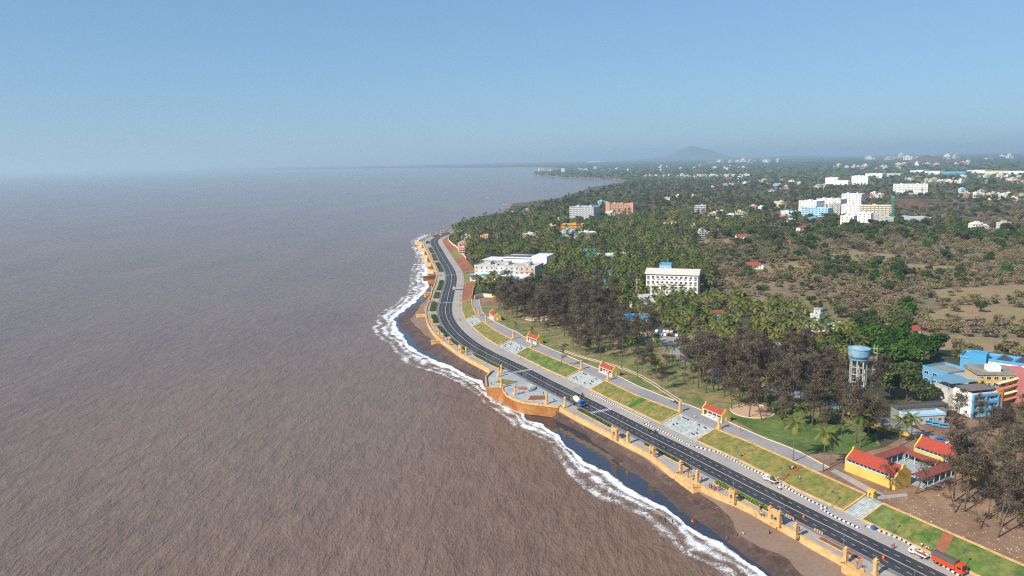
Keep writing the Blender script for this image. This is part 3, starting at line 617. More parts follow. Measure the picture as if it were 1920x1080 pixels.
def gate_proto(kind):
    t = empty('gateway', (0, 0, 0)); L_ = {'big': 4.4, 'mid': 3.6, 'slim': 2.4}[kind]; hh = {'big': 4.6, 'mid': 4.3, 'slim': 4.0}[kind]; pw = L_ * .24
    for sgn in (-1, 1): mb = MB(); mb.box((sgn * (L_ / 2 - pw / 2), 0, hh * .45), (pw, 1.0, hh * .9)).box((sgn * (L_ / 2 - pw / 2), 0, .35), (pw + .15, 1.2, .7)); mb.build('pier', [ORANGE], t)
    mb = MB(); mb.bx(-L_ / 2 + pw + .002, L_ / 2 - pw - .002, -.4, .4, 0, 1.1); mb.build('sill', [ORANGE], t)
    mb = MB(); mb.bx(-L_ / 2 + pw + .002, L_ / 2 - pw - .002, -.4, .4, hh * .7, hh * .895)
    n = 6; w_ = L_ / 2 - pw
    for i in range(n):                                   # arched head
        a = math.pi * (i + .5) / n; mb.box((w_ * .92 * math.cos(a), 0, hh * .7 - w_ * .5 + w_ * .5 * math.sin(a)), (w_ * .35, .7, .35), 0)
    mb.build('lintel', [ORANGE], t)
    mb = MB(); mb.box((0, 0, hh * .93), (L_ + .35, 1.35, hh * .06)); mb.build('cornice', [ORANGE], t)
    mb = MB()
    for sgn in (-1, 1): mb.box((sgn * (L_ / 2 - .35), 0, hh * 1.02), (.75, .95, hh * .12)).lathe([(.22, hh * 1.08), (.25, hh * 1.12), (.05, hh * 1.17)], (sgn * (L_ / 2 - .35), 0, 0), 8)
    mb.box((0, 0, hh * .99), (L_ * .45, .7, hh * .06)); mb.build('crest', [ORANGE], t); return t
protos = {}
def place_arch(kind, px, py, z, lab, isgate, group, yaw=None):
    key = (kind, isgate)
    s, off = sof(px, py, z); p = at(px, py, z); rz = heading(s) if yaw is None else yaw
    if key not in protos:
        t = protos[key] = gate_proto(kind) if isgate else pillar_proto(kind); t.location = p; t.rotation_euler = (0, 0, rz)
    else: t = copy_tree(protos[key], p, rz)
    tag(t, lab, 'gateway' if isgate else 'pillar', group); return t
gp = 'orange pillars at the corners of the stone steps'
for px, py, lab in ((898, 592, 'orange pillar at the left corner of the northernmost steps'), (911.6, 605, 'orange pillar at the right corner of the northernmost steps'), (962.5, 635, 'orange pillar at the left top of the third steps facing the plaza'), (996.6, 651, 'orange pillar at the right top of the third steps facing the plaza'),
                    (1090, 692, 'orange pillar beside the shelter nearest the tanker, left one'), (1140, 712.8, 'orange pillar in front of the shelter nearest the tanker, right one'), (1274.8, 771.8, 'orange pillar left of the broad steps with a long shadow'), (1347.7, 804, 'orange pillar in front of the shelter beside the sandpit')):
    place_arch('tower', px, py, 8, lab, False, gp)
gp = 'orange tower pillars around the round plaza'
for px, py, lab in ((940.3, 700, 'orange tower pillar at the north corner of the plaza by the grass bed'), (935, 706, 'orange tower pillar behind the plaza inlet, second from the north'), (940.3, 726.6, 'orange tower pillar in front of the diamond grass bed'), (966, 739.8, 'orange tower pillar left of the round terracotta platform'),
                    (1025, 756.6, 'orange tower pillar beside the bare red soil bed'), (1059.4, 763.3, 'orange tower pillar at the south corner of the plaza near the tanker')):
    place_arch('tower', px, py, 5.03, lab, False, gp)
gp = 'orange square pillars along the seawall'
for px, py, lab in ((1177.5, 831, 'orange pillar just right of the first gateway south of the plaza'), (1276, 887.5, 'orange square pillar on the left of the near palm fountain bastion'), (1307, 906, 'orange square pillar on the right of the near palm fountain bastion'), (1491.6, 1008, 'tall orange pillar right of the widest gateway near people'),
                    (1585, 1056, 'orange pillar left of the palm fountain at the photo bottom'), (1641, 1078, 'orange pillar cut by the photo bottom edge'), (807.5, 605, 'orange pillar in the dark arch cluster at the inner bend, left'), (811, 611, 'orange pillar in the dark arch cluster at the inner bend, middle'), (815.5, 622, 'orange pillar just south of the dark arch cluster'),
                    (824, 634, 'orange pillar behind the groyne at the wide dry beach'), (831, 638.5, 'orange pillar at the root of the groyne on the wide dry beach'), (843.5, 647, 'orange pillar midway between groyne and gateway by the hedges'), (875, 665.5, 'orange pillar just right of the gateway by the hedges'), (797.5, 583, 'orange pillar at the root of the thin long groyne'),
                    (809.5, 546, 'orange pillar north of the gateway near the parked lorry'), (816.5, 503, 'orange pillar at the root of the upper groyne by the surf'), (803, 477, 'orange pillar by the surf below the far bend'), (794.5, 457.5, 'orange pillar on the far bend bastion'), (806.7, 442.5, 'orange pillar behind the far bend, leftmost on the skyline'), (818, 439.5, 'orange pillar behind the far bend, middle on the skyline'), (833, 436.5, 'orange pillar at the very end of the seawall')):
    place_arch('square', px, py, 5, lab, False, gp)
gp = 'orange gateways along the seawall'
for kind, px, py, lab in (('mid', 1153, 822, 'orange gateway with a square opening, first south of the plaza'), ('slim', 1223, 857.5, 'slim orange gateway left of the near palm fountain bastion'), ('slim', 1373, 941.5, 'slim orange gateway behind the bright green hedge'), ('big', 1452.4, 982.5, 'widest orange gateway with a large square opening on the near seawall'),
                          ('mid', 863.5, 662, 'orange gateway beside two hedges at the inner bend'), ('slim', 804.5, 566.7, 'dark orange gateway at the crossing of the inner bend'), ('slim', 819.5, 517.5, 'small orange gateway next to the longest groyne'), ('slim', 809, 483, 'small orange gateway in the surf below the far bend'), ('slim', 799, 448, 'small orange gateway at the tip of the far bend'), ('mid', 828, 438, 'orange gateway on the skyline at the end of the road')):
    place_arch(kind, px, py, 5, lab, True, gp)
# groynes
def groyne(pa, pb, w_, h, z0, lab, m=ORANGE):
    A, B_ = at(*pa, 4.6), at(*pb, 4.6); d = B_ - A; t = empty('groyne', B_ , math.atan2(d.y, d.x)); tag(t, lab, 'groyne', 'orange groynes along the northern seawall')
    mb = MB(); mb.bx(-d.length, 0, -w_ / 2, w_ / 2, z0 - 4.6, -.2); mb.build('wall', [m], t); mb = MB(); mb.bx(-d.length - .2, 0, -w_ / 2 - .2, w_ / 2 + .2, -.2, .2); mb.build('coping', [m], t)
for pa, pb, w_, lab in (((784, 453.5), (797, 455), 9, 'broad orange bastion groyne at the tip of the far bend'), ((787, 464.5), (799, 467), 3.5, 'orange groyne in the surf, second from the far bend'), ((792.5, 478), (804.5, 479.5), 3.5, 'orange groyne in the surf, third from the far bend'), ((799, 492), (811, 493.5), 3.5, 'orange groyne in the surf, fourth from the far bend'),
                        ((804, 505.5), (819, 507), 3.2, 'orange groyne just above the longest groyne'), ((793, 518.5), (818, 516), 2.4, 'longest dark orange groyne reaching into the waves'), ((804.5, 525), (818, 525.5), 3.0, 'orange groyne on the dark sand below the longest one'), ((795.5, 549), (810, 548), 3.0, 'orange groyne above the cross gateway on the dry beach'), ((781, 589.5), (799, 590), 2.4, 'thin long orange groyne across the wide dry beach'),
                        ((808, 639), (832, 638), 2.2, 'orange groyne on the dry beach nearest the camera')):
    groyne(pa, pb, w_, 3, .6, lab, DKORANGE if 'dark' in lab else ORANGE)

# ---------------------------------------------------------------- hedge beds between road and promenade
def hedge_bed(s0, s1, o0, o1, lab, h=.8, fill='hedge', col=None):
    t = empty('hedge_bed', S((s0 + s1) / 2, (o0 + o1) / 2, 5)); tag(t, lab, 'hedge bed')
    me = strip('kerb', s0, s1, wallrows(o0, o1 - o0, 4.9, 5.2), [ORANGE], step=3, closed=True); o = link('kerb', me, t); o.matrix_parent_inverse = Matrix.Translation(-t.location)
    me = strip('soil', s0 + .3, s1 - .3, [(o0 + .2, 5.21), (o1 - .2, 5.21)], [SOIL], step=3); o = link('soil', me, t); o.matrix_parent_inverse = Matrix.Translation(-t.location)
    if fill != 'hedge': return
    r = random.Random(int(s0)); v = []; f = []; tint = []
    n = int((s1 - s0) * abs(o1 - o0) * 26)
    for i in range(n):
        s = r.uniform(s0 + .4, s1 - .4); oo = r.uniform(o0 + .3, o1 - .3); z = 5.2 + r.uniform(.05, h) * (1 + .25 * math.sin(s * 1.3)); p = S(s, oo, z)
        a = Vector((r.gauss(0, 1), r.gauss(0, 1), r.gauss(0, 1))).normalized(); b = a.orthogonal().normalized(); cc_ = a.cross(b); k = r.uniform(.14, .3); o_ = len(v)
        v += [p - b * k, p - cc_ * k * .7, p + b * k, p + cc_ * k * .7]; f.append((o_, o_ + 1, o_ + 2, o_ + 3)); tint += [r.random()] * 4
    me = bpy.data.meshes.new('hedge'); me.from_pydata([tuple(x - t.location) for x in v], [], f); me.materials.append(col or HEDGE); at_ = me.attributes.new('tint', 'FLOAT', 'POINT'); at_.data.foreach_set('value', tint)
    link('hedge', me, t)
GHEDGE = leafmat('bright_hedge_leaves', [lin('#4c6b1c'), lin('#6c8f24'), lin('#86a436')])
def sb(a, b): x, y = sof(*a)[0], sof(*b)[0]; return min(x, y), max(x, y)
for a, b, o0, o1, lab, kw in (((1349, 902), (1474, 964), -8.6, -6.9, 'bright green hedge bed in front of the widest gateway', dict(col=GHEDGE, h=1.0)), ((1213, 832), (1308, 877), -8.2, -6.9, 'dull brown green hedge bed above the near palm fountain', {}), ((1088, 767), (1175, 805), -9, -6.9, 'green hedge bed just ahead of the blue tanker lorry', {}),
                              ((1544, 1005), (1625, 1047), -8.8, -6.9, 'bare red soil bed near the photo bottom', dict(fill='no')), ((898, 665), (953, 692), -9.2, -6.9, 'long green hedge bed just north of the plaza', {}), ((851, 635), (884, 656), -9.5, -6.9, 'green hedge bed beside the inner bend gateway', {}), ((827, 612), (848, 631), -10, -6.9, 'green hedge bed above the dry beach groyne', {}),
                              ((818, 591), (827, 606), -11, -6.9, 'green hedge bed at the inner bend, lower one', {}), ((815, 568), (820, 584), -12, -7, 'green hedge bed just below the inner bend crossing', {}), ((821, 549), (825, 560), -12, -7, 'green hedge bed just above the inner bend crossing', {}), ((826, 527), (832, 545), -11.5, -7, 'long green hedge bed left of the parked lorry', {}),
                              ((833, 503), (831, 510), -12, -7, 'small dark hedge bed above the far crossing', {}), ((823, 493), (828, 503), -12, -7, 'dark hedge bed beside the far straight, lowest', {}), ((817, 484), (821, 489), -12, -7, 'dark hedge bed beside the far straight, second', {}), ((812, 477), (816, 482), -12, -7, 'dark hedge bed beside the far straight, third', {}),
                              ((806, 465), (811, 475), -12, -7, 'long olive hedge bed beside the far straight', {}), ((802, 453), (803, 457), -12, -7, 'small hedge bed at the far bend, lower', {}), ((812, 444.5), (822, 441), -11, -7, 'hedge bed around the tip of the far bend', {}), ((826, 440), (838, 437), -11, -7, 'hedge bed beyond the far bend', {})):
    a_, b_ = sb(a, b)
    if b_ - a_ < 5: b_ = a_ + 6
    hedge_bed(a_, b_, o0, o1, lab, **kw)
# palm fountains on the two bastions
def fountain(px, py, lab):
    t = empty('palm_fountain', at(px, py, 5.05)); tag(t, lab, 'fountain')
    mb = MB(); mb.lathe([(1.9, 0), (1.9, .35), (1.6, .4), (1.6, .3), (.3, .3)], n=8); mb.build('basin', [ORANGE], t)
    mb = MB(); mb.lathe([(.35, .3), (.2, .8), (.16, 2.4), (.2, 2.5)], n=7); mb.build('stem', [DKORANGE], t)
    mb = MB()
    for k in range(8):
        a = k * math.pi / 4; pts = [Vector((math.cos(a) * r_, math.sin(a) * r_, z_)) for r_, z_ in ((.1, 2.45), (.5, 2.75), (.95, 2.6), (1.2, 2.2))]
        for i in range(3): mb.tube(pts[i], pts[i + 1], .09 - .02 * i, .07 - .02 * i, 5)
    mb.build('fronds', [DKORANGE], t)
fountain(1290, 897, 'orange palm shaped fountain on the near bastion'); fountain(1607, 1070, 'orange palm shaped fountain at the photo bottom')

# ---------------------------------------------------------------- street lamps
def lamp_proto():
    t = empty('street_lamp', (0, 0, 0)); mb = MB(); mb.lathe([(.16, 0), (.16, .5), (.07, .6), (.05, 5.0)], n=6); mb.build('pole', [METAL], t)
    mb = MB(); mb.lathe([(.1, 5.0), (.2, 5.1), (.26, 5.5), (.3, 5.55), (.08, 5.75)], n=8); mb.build('lantern', [DGREY], t); return t
lp = lamp_proto(); first = True; k = 0
for side, offs in ((1, 11.2), (-1, -9.9)):
    for s in np.arange(S0 + 12, LEN - 20, 21.0):
        if side < 0 and sP0 - 3 < s < sP1 + 3: off = -8
        else: off = offs
        if side > 0: off = min(offs, lowr(s) - .7)
        p = S(s, off, 5.0); t = lp if first else copy_tree(lp, p, heading(s)); t.location = p; first = False
        tag(t, 'slim grey street lamp on the inland pavement below the banks' if side > 0 else 'slim grey street lamp on the seaside promenade', 'street lamp', 'street lamps inland of the road' if side > 0 else 'street lamps on the promenade')

# ================================================================== PARK, SIDE PATHS, INNER ROAD
PZ = 7.93
sheet('park_lawn', [S(s, upf(s), 0) for s in np.arange(sA + 22, sB - 3, 6)] + pxs([(905, 572), (950, 568), (1010, 566), (1100, 572), (1165, 600), (1230, 645), (1300, 690), (1420, 720), (1560, 765), (1640, 800), (1650, 835), (1600, 850), (1515, 851), (1470, 836)]), PZ, PARK)
sheet('green_lawn', pxs([(1372, 785), (1440, 765), (1560, 790), (1640, 815), (1645, 838), (1590, 848), (1520, 850), (1478, 836), (1430, 815)]), PZ + .02, mat('lush_lawn', lin('#44602c'), .95, .25, .4, col2=lin('#6d7a3e'), scale2=.08, bump=.05))
def pxdisc(name, cx_, cy_, r, m, lab, rim=True, z=PZ):
    c = at(cx_, cy_, z); t = empty(name, c); tag(t, lab, 'sandpit')
    mb = MB(); disc(mb, r, .03, .08, 36); mb.build('sand', [m], t)
    if rim:
        mb = MB()
        for i in range(36):
            a = (i + .5) * math.pi / 18; mb.box((math.cos(a) * (r + .15), math.sin(a) * (r + .15), .12), (.3, r * .18, .3), a)
        mb.build('rim', [CREAM], t)
pxdisc('sandpit', 1411, 771, 8.8, SAND, 'round sandpit with pale rim behind the shelter under the trees')
pxdisc('sandpit', 1010, 595, 11, SAND, 'round pale sandpit deep in the northern grove')
def path(name, pts, w_, z, m, kerb=None, lab=None, kz=.12):
    P = pxs(pts, z); Q = []
    for i in range(len(P) - 1):
        n = max(1, int((P[i + 1] - P[i]).length / 6)); Q += [P[i].lerp(P[i + 1], k / n) for k in range(n)]
    Q.append(P[-1]); A = np.array([q[:2] for q in Q])
    if len(A) > 8: A[1:-1] = smooth(A, 3)[1:-1]
    t = np.gradient(A, axis=0); t /= np.linalg.norm(t, axis=1)[:, None]; n_ = np.stack([t[:, 1], -t[:, 0]], 1)
    mb = MB(); k = len(A); mb.add([(*(A[i] + n_[i] * sgn * w_ / 2), z) for i in range(k) for sgn in (-1, 1)], [(2 * i, 2 * i + 1, 2 * i + 3, 2 * i + 2) for i in range(k - 1)]); o = mb.build(name, m); structure(o, lab)
    if kerb:
        mb = MB()
        for sgn in (-1, 1):
            for i in range(k - 1):
                a, b = A[i] + n_[i] * sgn * (w_ / 2 + .12), A[i + 1] + n_[i + 1] * sgn * (w_ / 2 + .12); d = b - a
                mb.box(((a[0] + b[0]) / 2, (a[1] + b[1]) / 2, z + kz / 2), (np.linalg.norm(d) + .05, .24, kz + .04), math.atan2(d[1], d[0]))
        o = mb.build('path_kerb', kerb); structure(o)
    return A
path('path', [(1050, 655), (1080, 667), (1114.6, 675.7), (1168, 689.6), (1214, 710.5), (1240, 730), (1262, 744), (1275, 752)], 1.6, PZ + .045, mat('brick_path', lin('#8a7265'), .9), CREAM, 'narrow brick path with pale kerbs across the park')
innerA = path('inner_road', [(1085, 590), (1140, 592), (1178, 607), (1240, 645), (1310, 685), (1420, 720), (1540, 752), (1620, 778), (1700, 806), (1760, 832), (1850, 866), (1990, 915)], 9.5, PZ + .03, UPROAD, None, 'grey inner road behind the park, half hidden by trees')
sheet('car_park', pxs([(1215, 622), (1330, 628), (1385, 655), (1300, 662), (1240, 640)]), PZ + .02, UPROAD)
sheet('earth_yard', [S(s, uppr(s) + .55, 0) for s in np.arange(S0, sA + 24, 6)] + pxs([(1500, 851), (1600, 852), (1660, 838), (1700, 815), (1760, 835), (1860, 872), (1990, 925)]) + [Vector((175, 150, 0))], PZ + .01, DIRT)
sheet('playground_yard', pxs([(897, 558), (930, 553), (985, 560), (1000, 566), (950, 569), (905, 573), (893, 572)]), PZ + .02, DIRT)
sheet('school_yard', pxs([(1700, 775), (1900, 790), (1990, 840), (1990, 905), (1860, 862), (1740, 822)]), PZ + .005, DIRT)
DRY = mat('dry_scrub_soil', lin('#a4846a'), .95, .15, .3, col2=lin('#8a7058'), scale2=.03, col3=lin('#8d8152'))
FIELDS = [[(1650, 632), (1700, 622), (1790, 628), (1960, 640), (1990, 668), (1800, 668), (1770, 662), (1720, 655)], [(1735, 590), (1790, 572), (1960, 580), (1960, 610), (1830, 606), (1760, 604)], [(1520, 475), (1600, 470), (1720, 482), (1700, 492), (1560, 492)], [(1735, 545), (1800, 540), (1940, 533), (1960, 552), (1850, 562), (1760, 560)],
          [(1400, 500), (1500, 490), (1540, 505), (1420, 518)], [(1690, 495), (1800, 500), (1830, 512), (1700, 510)], [(1404, 562), (1462, 560), (1468, 578), (1408, 582)], [(1290, 450), (1380, 446), (1420, 456), (1300, 462)], [(1350, 418), (1388, 417), (1390, 424), (1352, 425)], [(1460, 425), (1540, 432), (1500, 440), (1440, 436)], [(1880, 735), (1960, 725), (1990, 760), (1920, 770)]]
for i, q in enumerate(FIELDS): o = sheet('dry_field', pxs(q), PZ + .012 + .001 * i, DRY)
o = sheet('scrub_ground', pxs([(1330, 560), (1290, 500), (1280, 455), (1400, 432), (1560, 420), (1700, 410), (1960, 405), (2100, 440), (2100, 700), (1990, 720), (1920, 700), (1840, 655), (1700, 650), (1560, 600), (1440, 590)]), PZ + .004, mat('scrub_ground', lin('#84705a'), .95, .25, .2, col2=lin('#9d8168'), scale2=.02, col3=lin('#6e6848')))
for a in innerA: CLEAR.append((a[0], a[1], 5.5))

# ================================================================== BUILDINGS
def frame(pa, pb, z=8.0):
    A, B_ = at(*pa, z), at(*pb, z); d = B_ - A; return A, math.atan2(d.y, d.x), d.length
_wm = {}
def window_mesh(w, h, fr=None, gl=None, hood=False):
    key = (round(w, 1), round(h, 1), (fr or WHITE).name, hood)
    if key not in _wm:
        mb = MB(); mb.bx(-w / 2 - .12, w / 2 + .12, -.06, .25, -h / 2 - .12, -h / 2, 0).bx(-w / 2 - .12, w / 2 + .12, -.06, .25, h / 2, h / 2 + .12, 0).bx(-w / 2 - .12, -w / 2, -.05, .25, -h / 2 + .001, h / 2 - .001, 0).bx(w / 2, w / 2 + .12, -.05, .25, -h / 2 + .001, h / 2 - .001, 0)
        mb.bx(-w / 2, w / 2, .0, .05, -h / 2, h / 2, 1).bx(-.04, .04, -.04, 0, -h / 2 + .01, h / 2 - .01, 0)
        if hood: mb.bx(-w / 2 - .25, w / 2 + .25, -.75, -.03, h / 2 + .14, h / 2 + .26, 0)
        _wm[key] = mb.mesh('window', [fr or WHITE, gl or GLASS])
    return _wm[key]
def windows(t, face, L_, D_, floors, fh, z0=0, bay=3.5, w=1.6, h=1.5, fr=None, hood=False, skip=None, x0=0, y0=0, mx=40, margin=1.0):
    """windows of one face of the block [x0,x0+L] x [y0,y0+D]; face in front/right/left/back"""
    n = max(1, min(mx, int((L_ if face in ('front', 'back') else D_) - 2 * margin) // bay if False else int(((L_ if face in ('front', 'back') else D_) - 2 * margin) / bay)))
    span = (L_ if face in ('front', 'back') else D_)
    for k in range(floors):
        for i in range(n):
            u = span * (i + .5) / n; z = z0 + fh * k + fh * .55
            if skip and skip(k, i, n): continue
            loc, rz = {'front': ((x0 + u, y0 - .03, z), 0), 'back': ((x0 + u, y0 + D_ + .03, z), math.pi), 'right': ((x0 + L_ + .03, y0 + u, z), math.pi / 2), 'left': ((x0 - .03, y0 + u, z), -math.pi / 2)}[face]
            link('window', window_mesh(w, h, fr, hood=hood), t, loc, rz)
def block(mb, x0, x1, y0, y1, z1, m=0, mp=1, par=.9, z0=-.3, t=.25):
    """walls with a parapet round a flat roof"""
    mb.bx(x0, x1, y0, y1, z0, z1, m)
    return mb
def parapet(mb, x0, x1, y0, y1, z, h=.9, t=.25, m=0, e=.0):
    mb.bx(x0 - e, x1 + e, y0 - e, y0 - e + t, z + .002, z + h, m).bx(x0 - e, x1 + e, y1 + e - t, y1 + e, z + .002, z + h, m).bx(x0 - e, x0 - e + t, y0 - e + t + .001, y1 + e - t - .001, z + .002, z + h, m).bx(x1 + e - t, x1 + e, y0 - e + t + .001, y1 + e - t - .001, z + .002, z + h, m)
def reserve(t, x0, x1, y0, y1, front=12):
    """keep trees off a building and from just in front of it"""
    rz = t.rotation_euler.z; ca, sa = math.cos(rz), math.sin(rz)
    P = [(t.location.x + x * ca - y * sa, t.location.y + x * sa + y * ca) for x, y in ((x0 - 2, y0 - 2), (x1 + 2, y0 - 2), (x1 + 2, y1 + 2), (x0 - 2, y1 + 2))]; CLEARPOLY.append(P)
    if front:
        n = max(1, int((x1 - x0) / 10))
        for i in range(n + 1):
            x = x0 + (x1 - x0) * i / n; cx_, cy_ = t.location.x + x * ca - y0 * sa, t.location.y + x * sa + y0 * ca; d = Vector((cx_, cy_)).normalized(); CLEAR.append((cx_ - d.x * front * .6, cy_ - d.y * front * .6, front * .6))
def flatblock(pa, pb, D_, floors, fh, wall, lab, cat='building', win=None, group=None, bands=None, name='building', tank=True, front=14, side='right', hood=False, roofm=None, towers=0, bay=3.6, fr=None, maxwin=96):
    A, rz, L_ = frame(pa, pb); t = empty(name, A, rz); tag(t, lab, cat, group); Ht = floors * fh; r = random.Random(int(A.x * 7 + A.y))
    mb = MB(); mb.bx(0, L_, 0, D_, -.4, Ht); mb.build('wall', [wall], t)
    mb = MB(); mb.bx(-.3, L_ + .3, -.3, D_ + .3, Ht + .002, Ht + .25); parapet(mb, -.1, L_ + .1, -.1, D_ + .1, Ht + .25, .8)
    for i in range(towers or (1 if tank else 0)):
        x = L_ * (i + .5 + r.uniform(-.15, .15)) / (towers or 1); mb.bx(x - 2, x + 2, D_ * .4, D_ * .75, Ht + .26, Ht + 2.9)
        mb.bx(x - 2.3, x + 2.3, D_ * .4 - .3, D_ * .75 + .3, Ht + 2.902, Ht + 3.1)
    rf = mb.build('roof', [roofm or wall], t)
    if tank:
        for i in range(max(1, int(L_ / 14))): m2 = MB(); m2.lathe([(.8, 0), (.8, 1.3), (.3, 1.6)], n=8); m2.build('water_tank', [BLACK if r.random() < .5 else LBLUE], rf, (r.uniform(1.5, L_ - 1.5), r.uniform(1.2, D_ * .35), Ht + .26))
    if bands:
        for k in range(1, floors + 1): mb = MB(); mb.bx(-.25, L_ + .25, -.9, -.02, k * fh - .3, k * fh - .05); mb.bx(-.25, L_ + .25, -.9, -.8, k * fh - .04, k * fh + .55) if bands == 'balcony' and k < floors else None; mb.build('balcony', [wall], t)
    nb = max(1, min(int((L_ - 2) / bay), maxwin // max(1, floors)))
    windows(t, 'front', L_, D_, floors, fh, bay=max(bay, (L_ - 2) / nb), hood=hood, fr=fr)
    if side: windows(t, side, L_, D_, floors, fh, bay=max(bay, (D_ - 2) / 3), mx=3, fr=fr)
    reserve(t, 0, L_, 0, D_, front); return t, L_, Ht

# ---- shelters with red roofs and yellow gables
def gable_profile(W_, h, rise):
    """curved gable with shoulders and a little crest: outline in (y, z)"""
    return [(0, 0), (W_, 0), (W_, h + .35), (W_ - .45, h + .4), (W_ - .6, h + .8), (W_ / 2 + .75, h + rise + .15), (W_ / 2 + .7, h + rise + .75), (W_ / 2 + .3, h + rise + 1.05), (W_ / 2 - .3, h + rise + 1.05), (W_ / 2 - .7, h + rise + .75), (W_ / 2 - .75, h + rise + .15), (.6, h + .8), (.45, h + .4), (0, h + .35)]
def gable_wall(mb, x, th, W_, h, rise, y0=0, m=0):
    P = gable_profile(W_, h, rise); n = len(P); vs = [(x, y0 + a, b) for a, b in P] + [(x + th, y0 + a, b) for a, b in P]
    mb.add(vs, [(i, n + i, n + (i + 1) % n, (i + 1) % n)[::-1] for i in range(n)], m)
    for t in tessellate_polygon([[Vector((a, b, 0)) for a, b in P]]):
        a, b, c = (Vector(P[i]) for i in t); up = (b - a).cross(c - a) > 0; t = tuple(t) if up else tuple(t)[::-1]
        mb.add(vs, [t[::-1]], m); mb.add(vs, [tuple(n + i for i in t)], m)
    return mb
def shelter(pa, pb, D_, lab, L0=None):
    A, rz, L_ = frame(pa, pb); L_ = L0 or L_; t = empty('shelter', A, rz); tag(t, lab, 'shelter', 'shelters with red roofs along the side road'); h, rise = 3.0, 1.5
    mb = MB(); mb.bx(0, L_, -.3, D_ + .3, -.2, .25); mb.build('floor', [WHITE], t)
    for x in (0, L_ - .45): mb = MB(); gable_wall(mb, x, .45, D_, h, rise); mb.build('gable_wall', [YELLOW], t)
    mb = MB(); mb.gable(.46, L_ - .46, 0.1, D_ - .1, h + .1, h + rise, over=0, th=.12); mb.build('roof', [REDROOF], t)
    n = max(2, int(L_ / 2.8))
    for i in range(n + 1):
        mb = MB(); x = .7 + (L_ - 1.4) * i / n; mb.lathe([(.26, .25), (.26, .5), (.17, .55), (.16, h - .25), (.26, h - .1), (.26, h + .02)], n=8); mb.build('column', [WHITE], t, (x, .25, 0))
    mb = MB(); mb.bx(.47, L_ - .47, .12, .5, h - .3, h + .02); mb.build('beam', [WHITE], t)
    mb = MB(); mb.bx(.47, L_ - .47, D_ - .35, D_ - .05, .25, h + .02); mb.build('back_wall', [LBLUE], t)
    mb = MB(); mb.bx(-.06, -.002, D_ * .35, D_ * .65, .2, 2.2); mb.bx(L_ + .002, L_ + .05, D_ * .35, D_ * .6, .2, 2.2); mb.build('door', [WHITE], t)
    reserve(t, 0, L_, 0, D_, 6)
shelter((1316, 777), (1353.5, 793.5), 4.6, 'red roofed shelter beside the round sandpit, the nearest one')
shelter((1122.7, 697), (1148, 707.5), 4.6, 'red roofed shelter behind the steps near the tanker lorry')
shelter((987.3, 639), (1006, 646.2), 4.6, 'red roofed shelter facing the plaza, third from the camera')
shelter((917, 594.5), (926, 602), 5.2, 'small red roofed shelter at the north end of the park')
# small yellow booth by the first steps
A, rz, _ = frame((1626, 931), (1636, 935)); t = empty('booth', A, rz); tag(t, 'tiny yellow booth with an arched opening above the nearest steps', 'booth')
mb = MB(); mb.bx(0, .5, 0, 1.6, 0, 2.1).bx(1.5, 2.0, 0, 1.6, 0, 2.1).bx(.501, 1.499, .9, 1.6, 0, 2.1).bx(.501, 1.499, 0, .899, 1.5, 2.1); mb.build('wall', [YELLOW], t); mb = MB(); mb.bx(-.15, 2.15, -.15, 1.75, 2.102, 2.4); mb.build('roof', [YELLOW], t)

# ---- the two long museum halls with a courtyard of faded roofs
HB = frame((1583.4, 882), (1678, 919.5))
def hall(A, rz, L_, D_, h, rise, lab, blindright=True):
    t = empty('hall', A, rz); tag(t, lab, 'hall')
    mb = MB(); mb.bx(.5, L_ - .5, 0.02, .4, -.2, h - 1.1).bx(.5, L_ - .5, D_ - .4, D_ - .02, -.2, h - 1.1); mb.build('wall', [YELLOW], t)
    for x in (0, L_ - .5): mb = MB(); gable_wall(mb, x, .5, D_, h - .3, rise); mb.build('gable_wall', [YELLOW], t)
    mb = MB(); mb.bx(.501, L_ - .501, -.1, .45, h - 1.1 + .001, h - .85).bx(.501, L_ - .501, D_ - .45, D_ + .1, h - 1.099, h - .85); mb.build('ledge', [LBLUE], t)
    mb = MB(); mb.bx(.501, L_ - .501, .15, .3, h - .85, h - .05); mb.bx(.501, L_ - .501, D_ - .3, D_ - .15, h - .85, h - .05)
    mb.build('window_band', [GLASS], t)
    for i in range(int(L_ / 1.5)): mb = MB(); mb.bx(-.06, .06, .05, .149, h - .85, h - .05); mb.build('mullion', [LBLUE], t, (1 + i * 1.5, 0, 0))
    mb = MB(); mb.gable(.505, L_ - .505, 0, D_, h, h + rise, over=.0, th=.15); mb.gable(.505, L_ - .505, 0, .001, h, h) if False else None
    rf = mb.build('roof', [REDROOF], t)
    mb = MB(); mb.tube((.52, D_ / 2, h + rise + .03), (L_ - .52, D_ / 2, h + rise + .03), .16, n=6); mb.build('ridge_cap', [REDROOF], rf)
    reserve(t, 0, L_, 0, D_, 5); return t
hall(HB[0], HB[1], HB[2], 8.2, 4.6, 2.4, 'long yellow hall with a bright red roof beside the green banks')
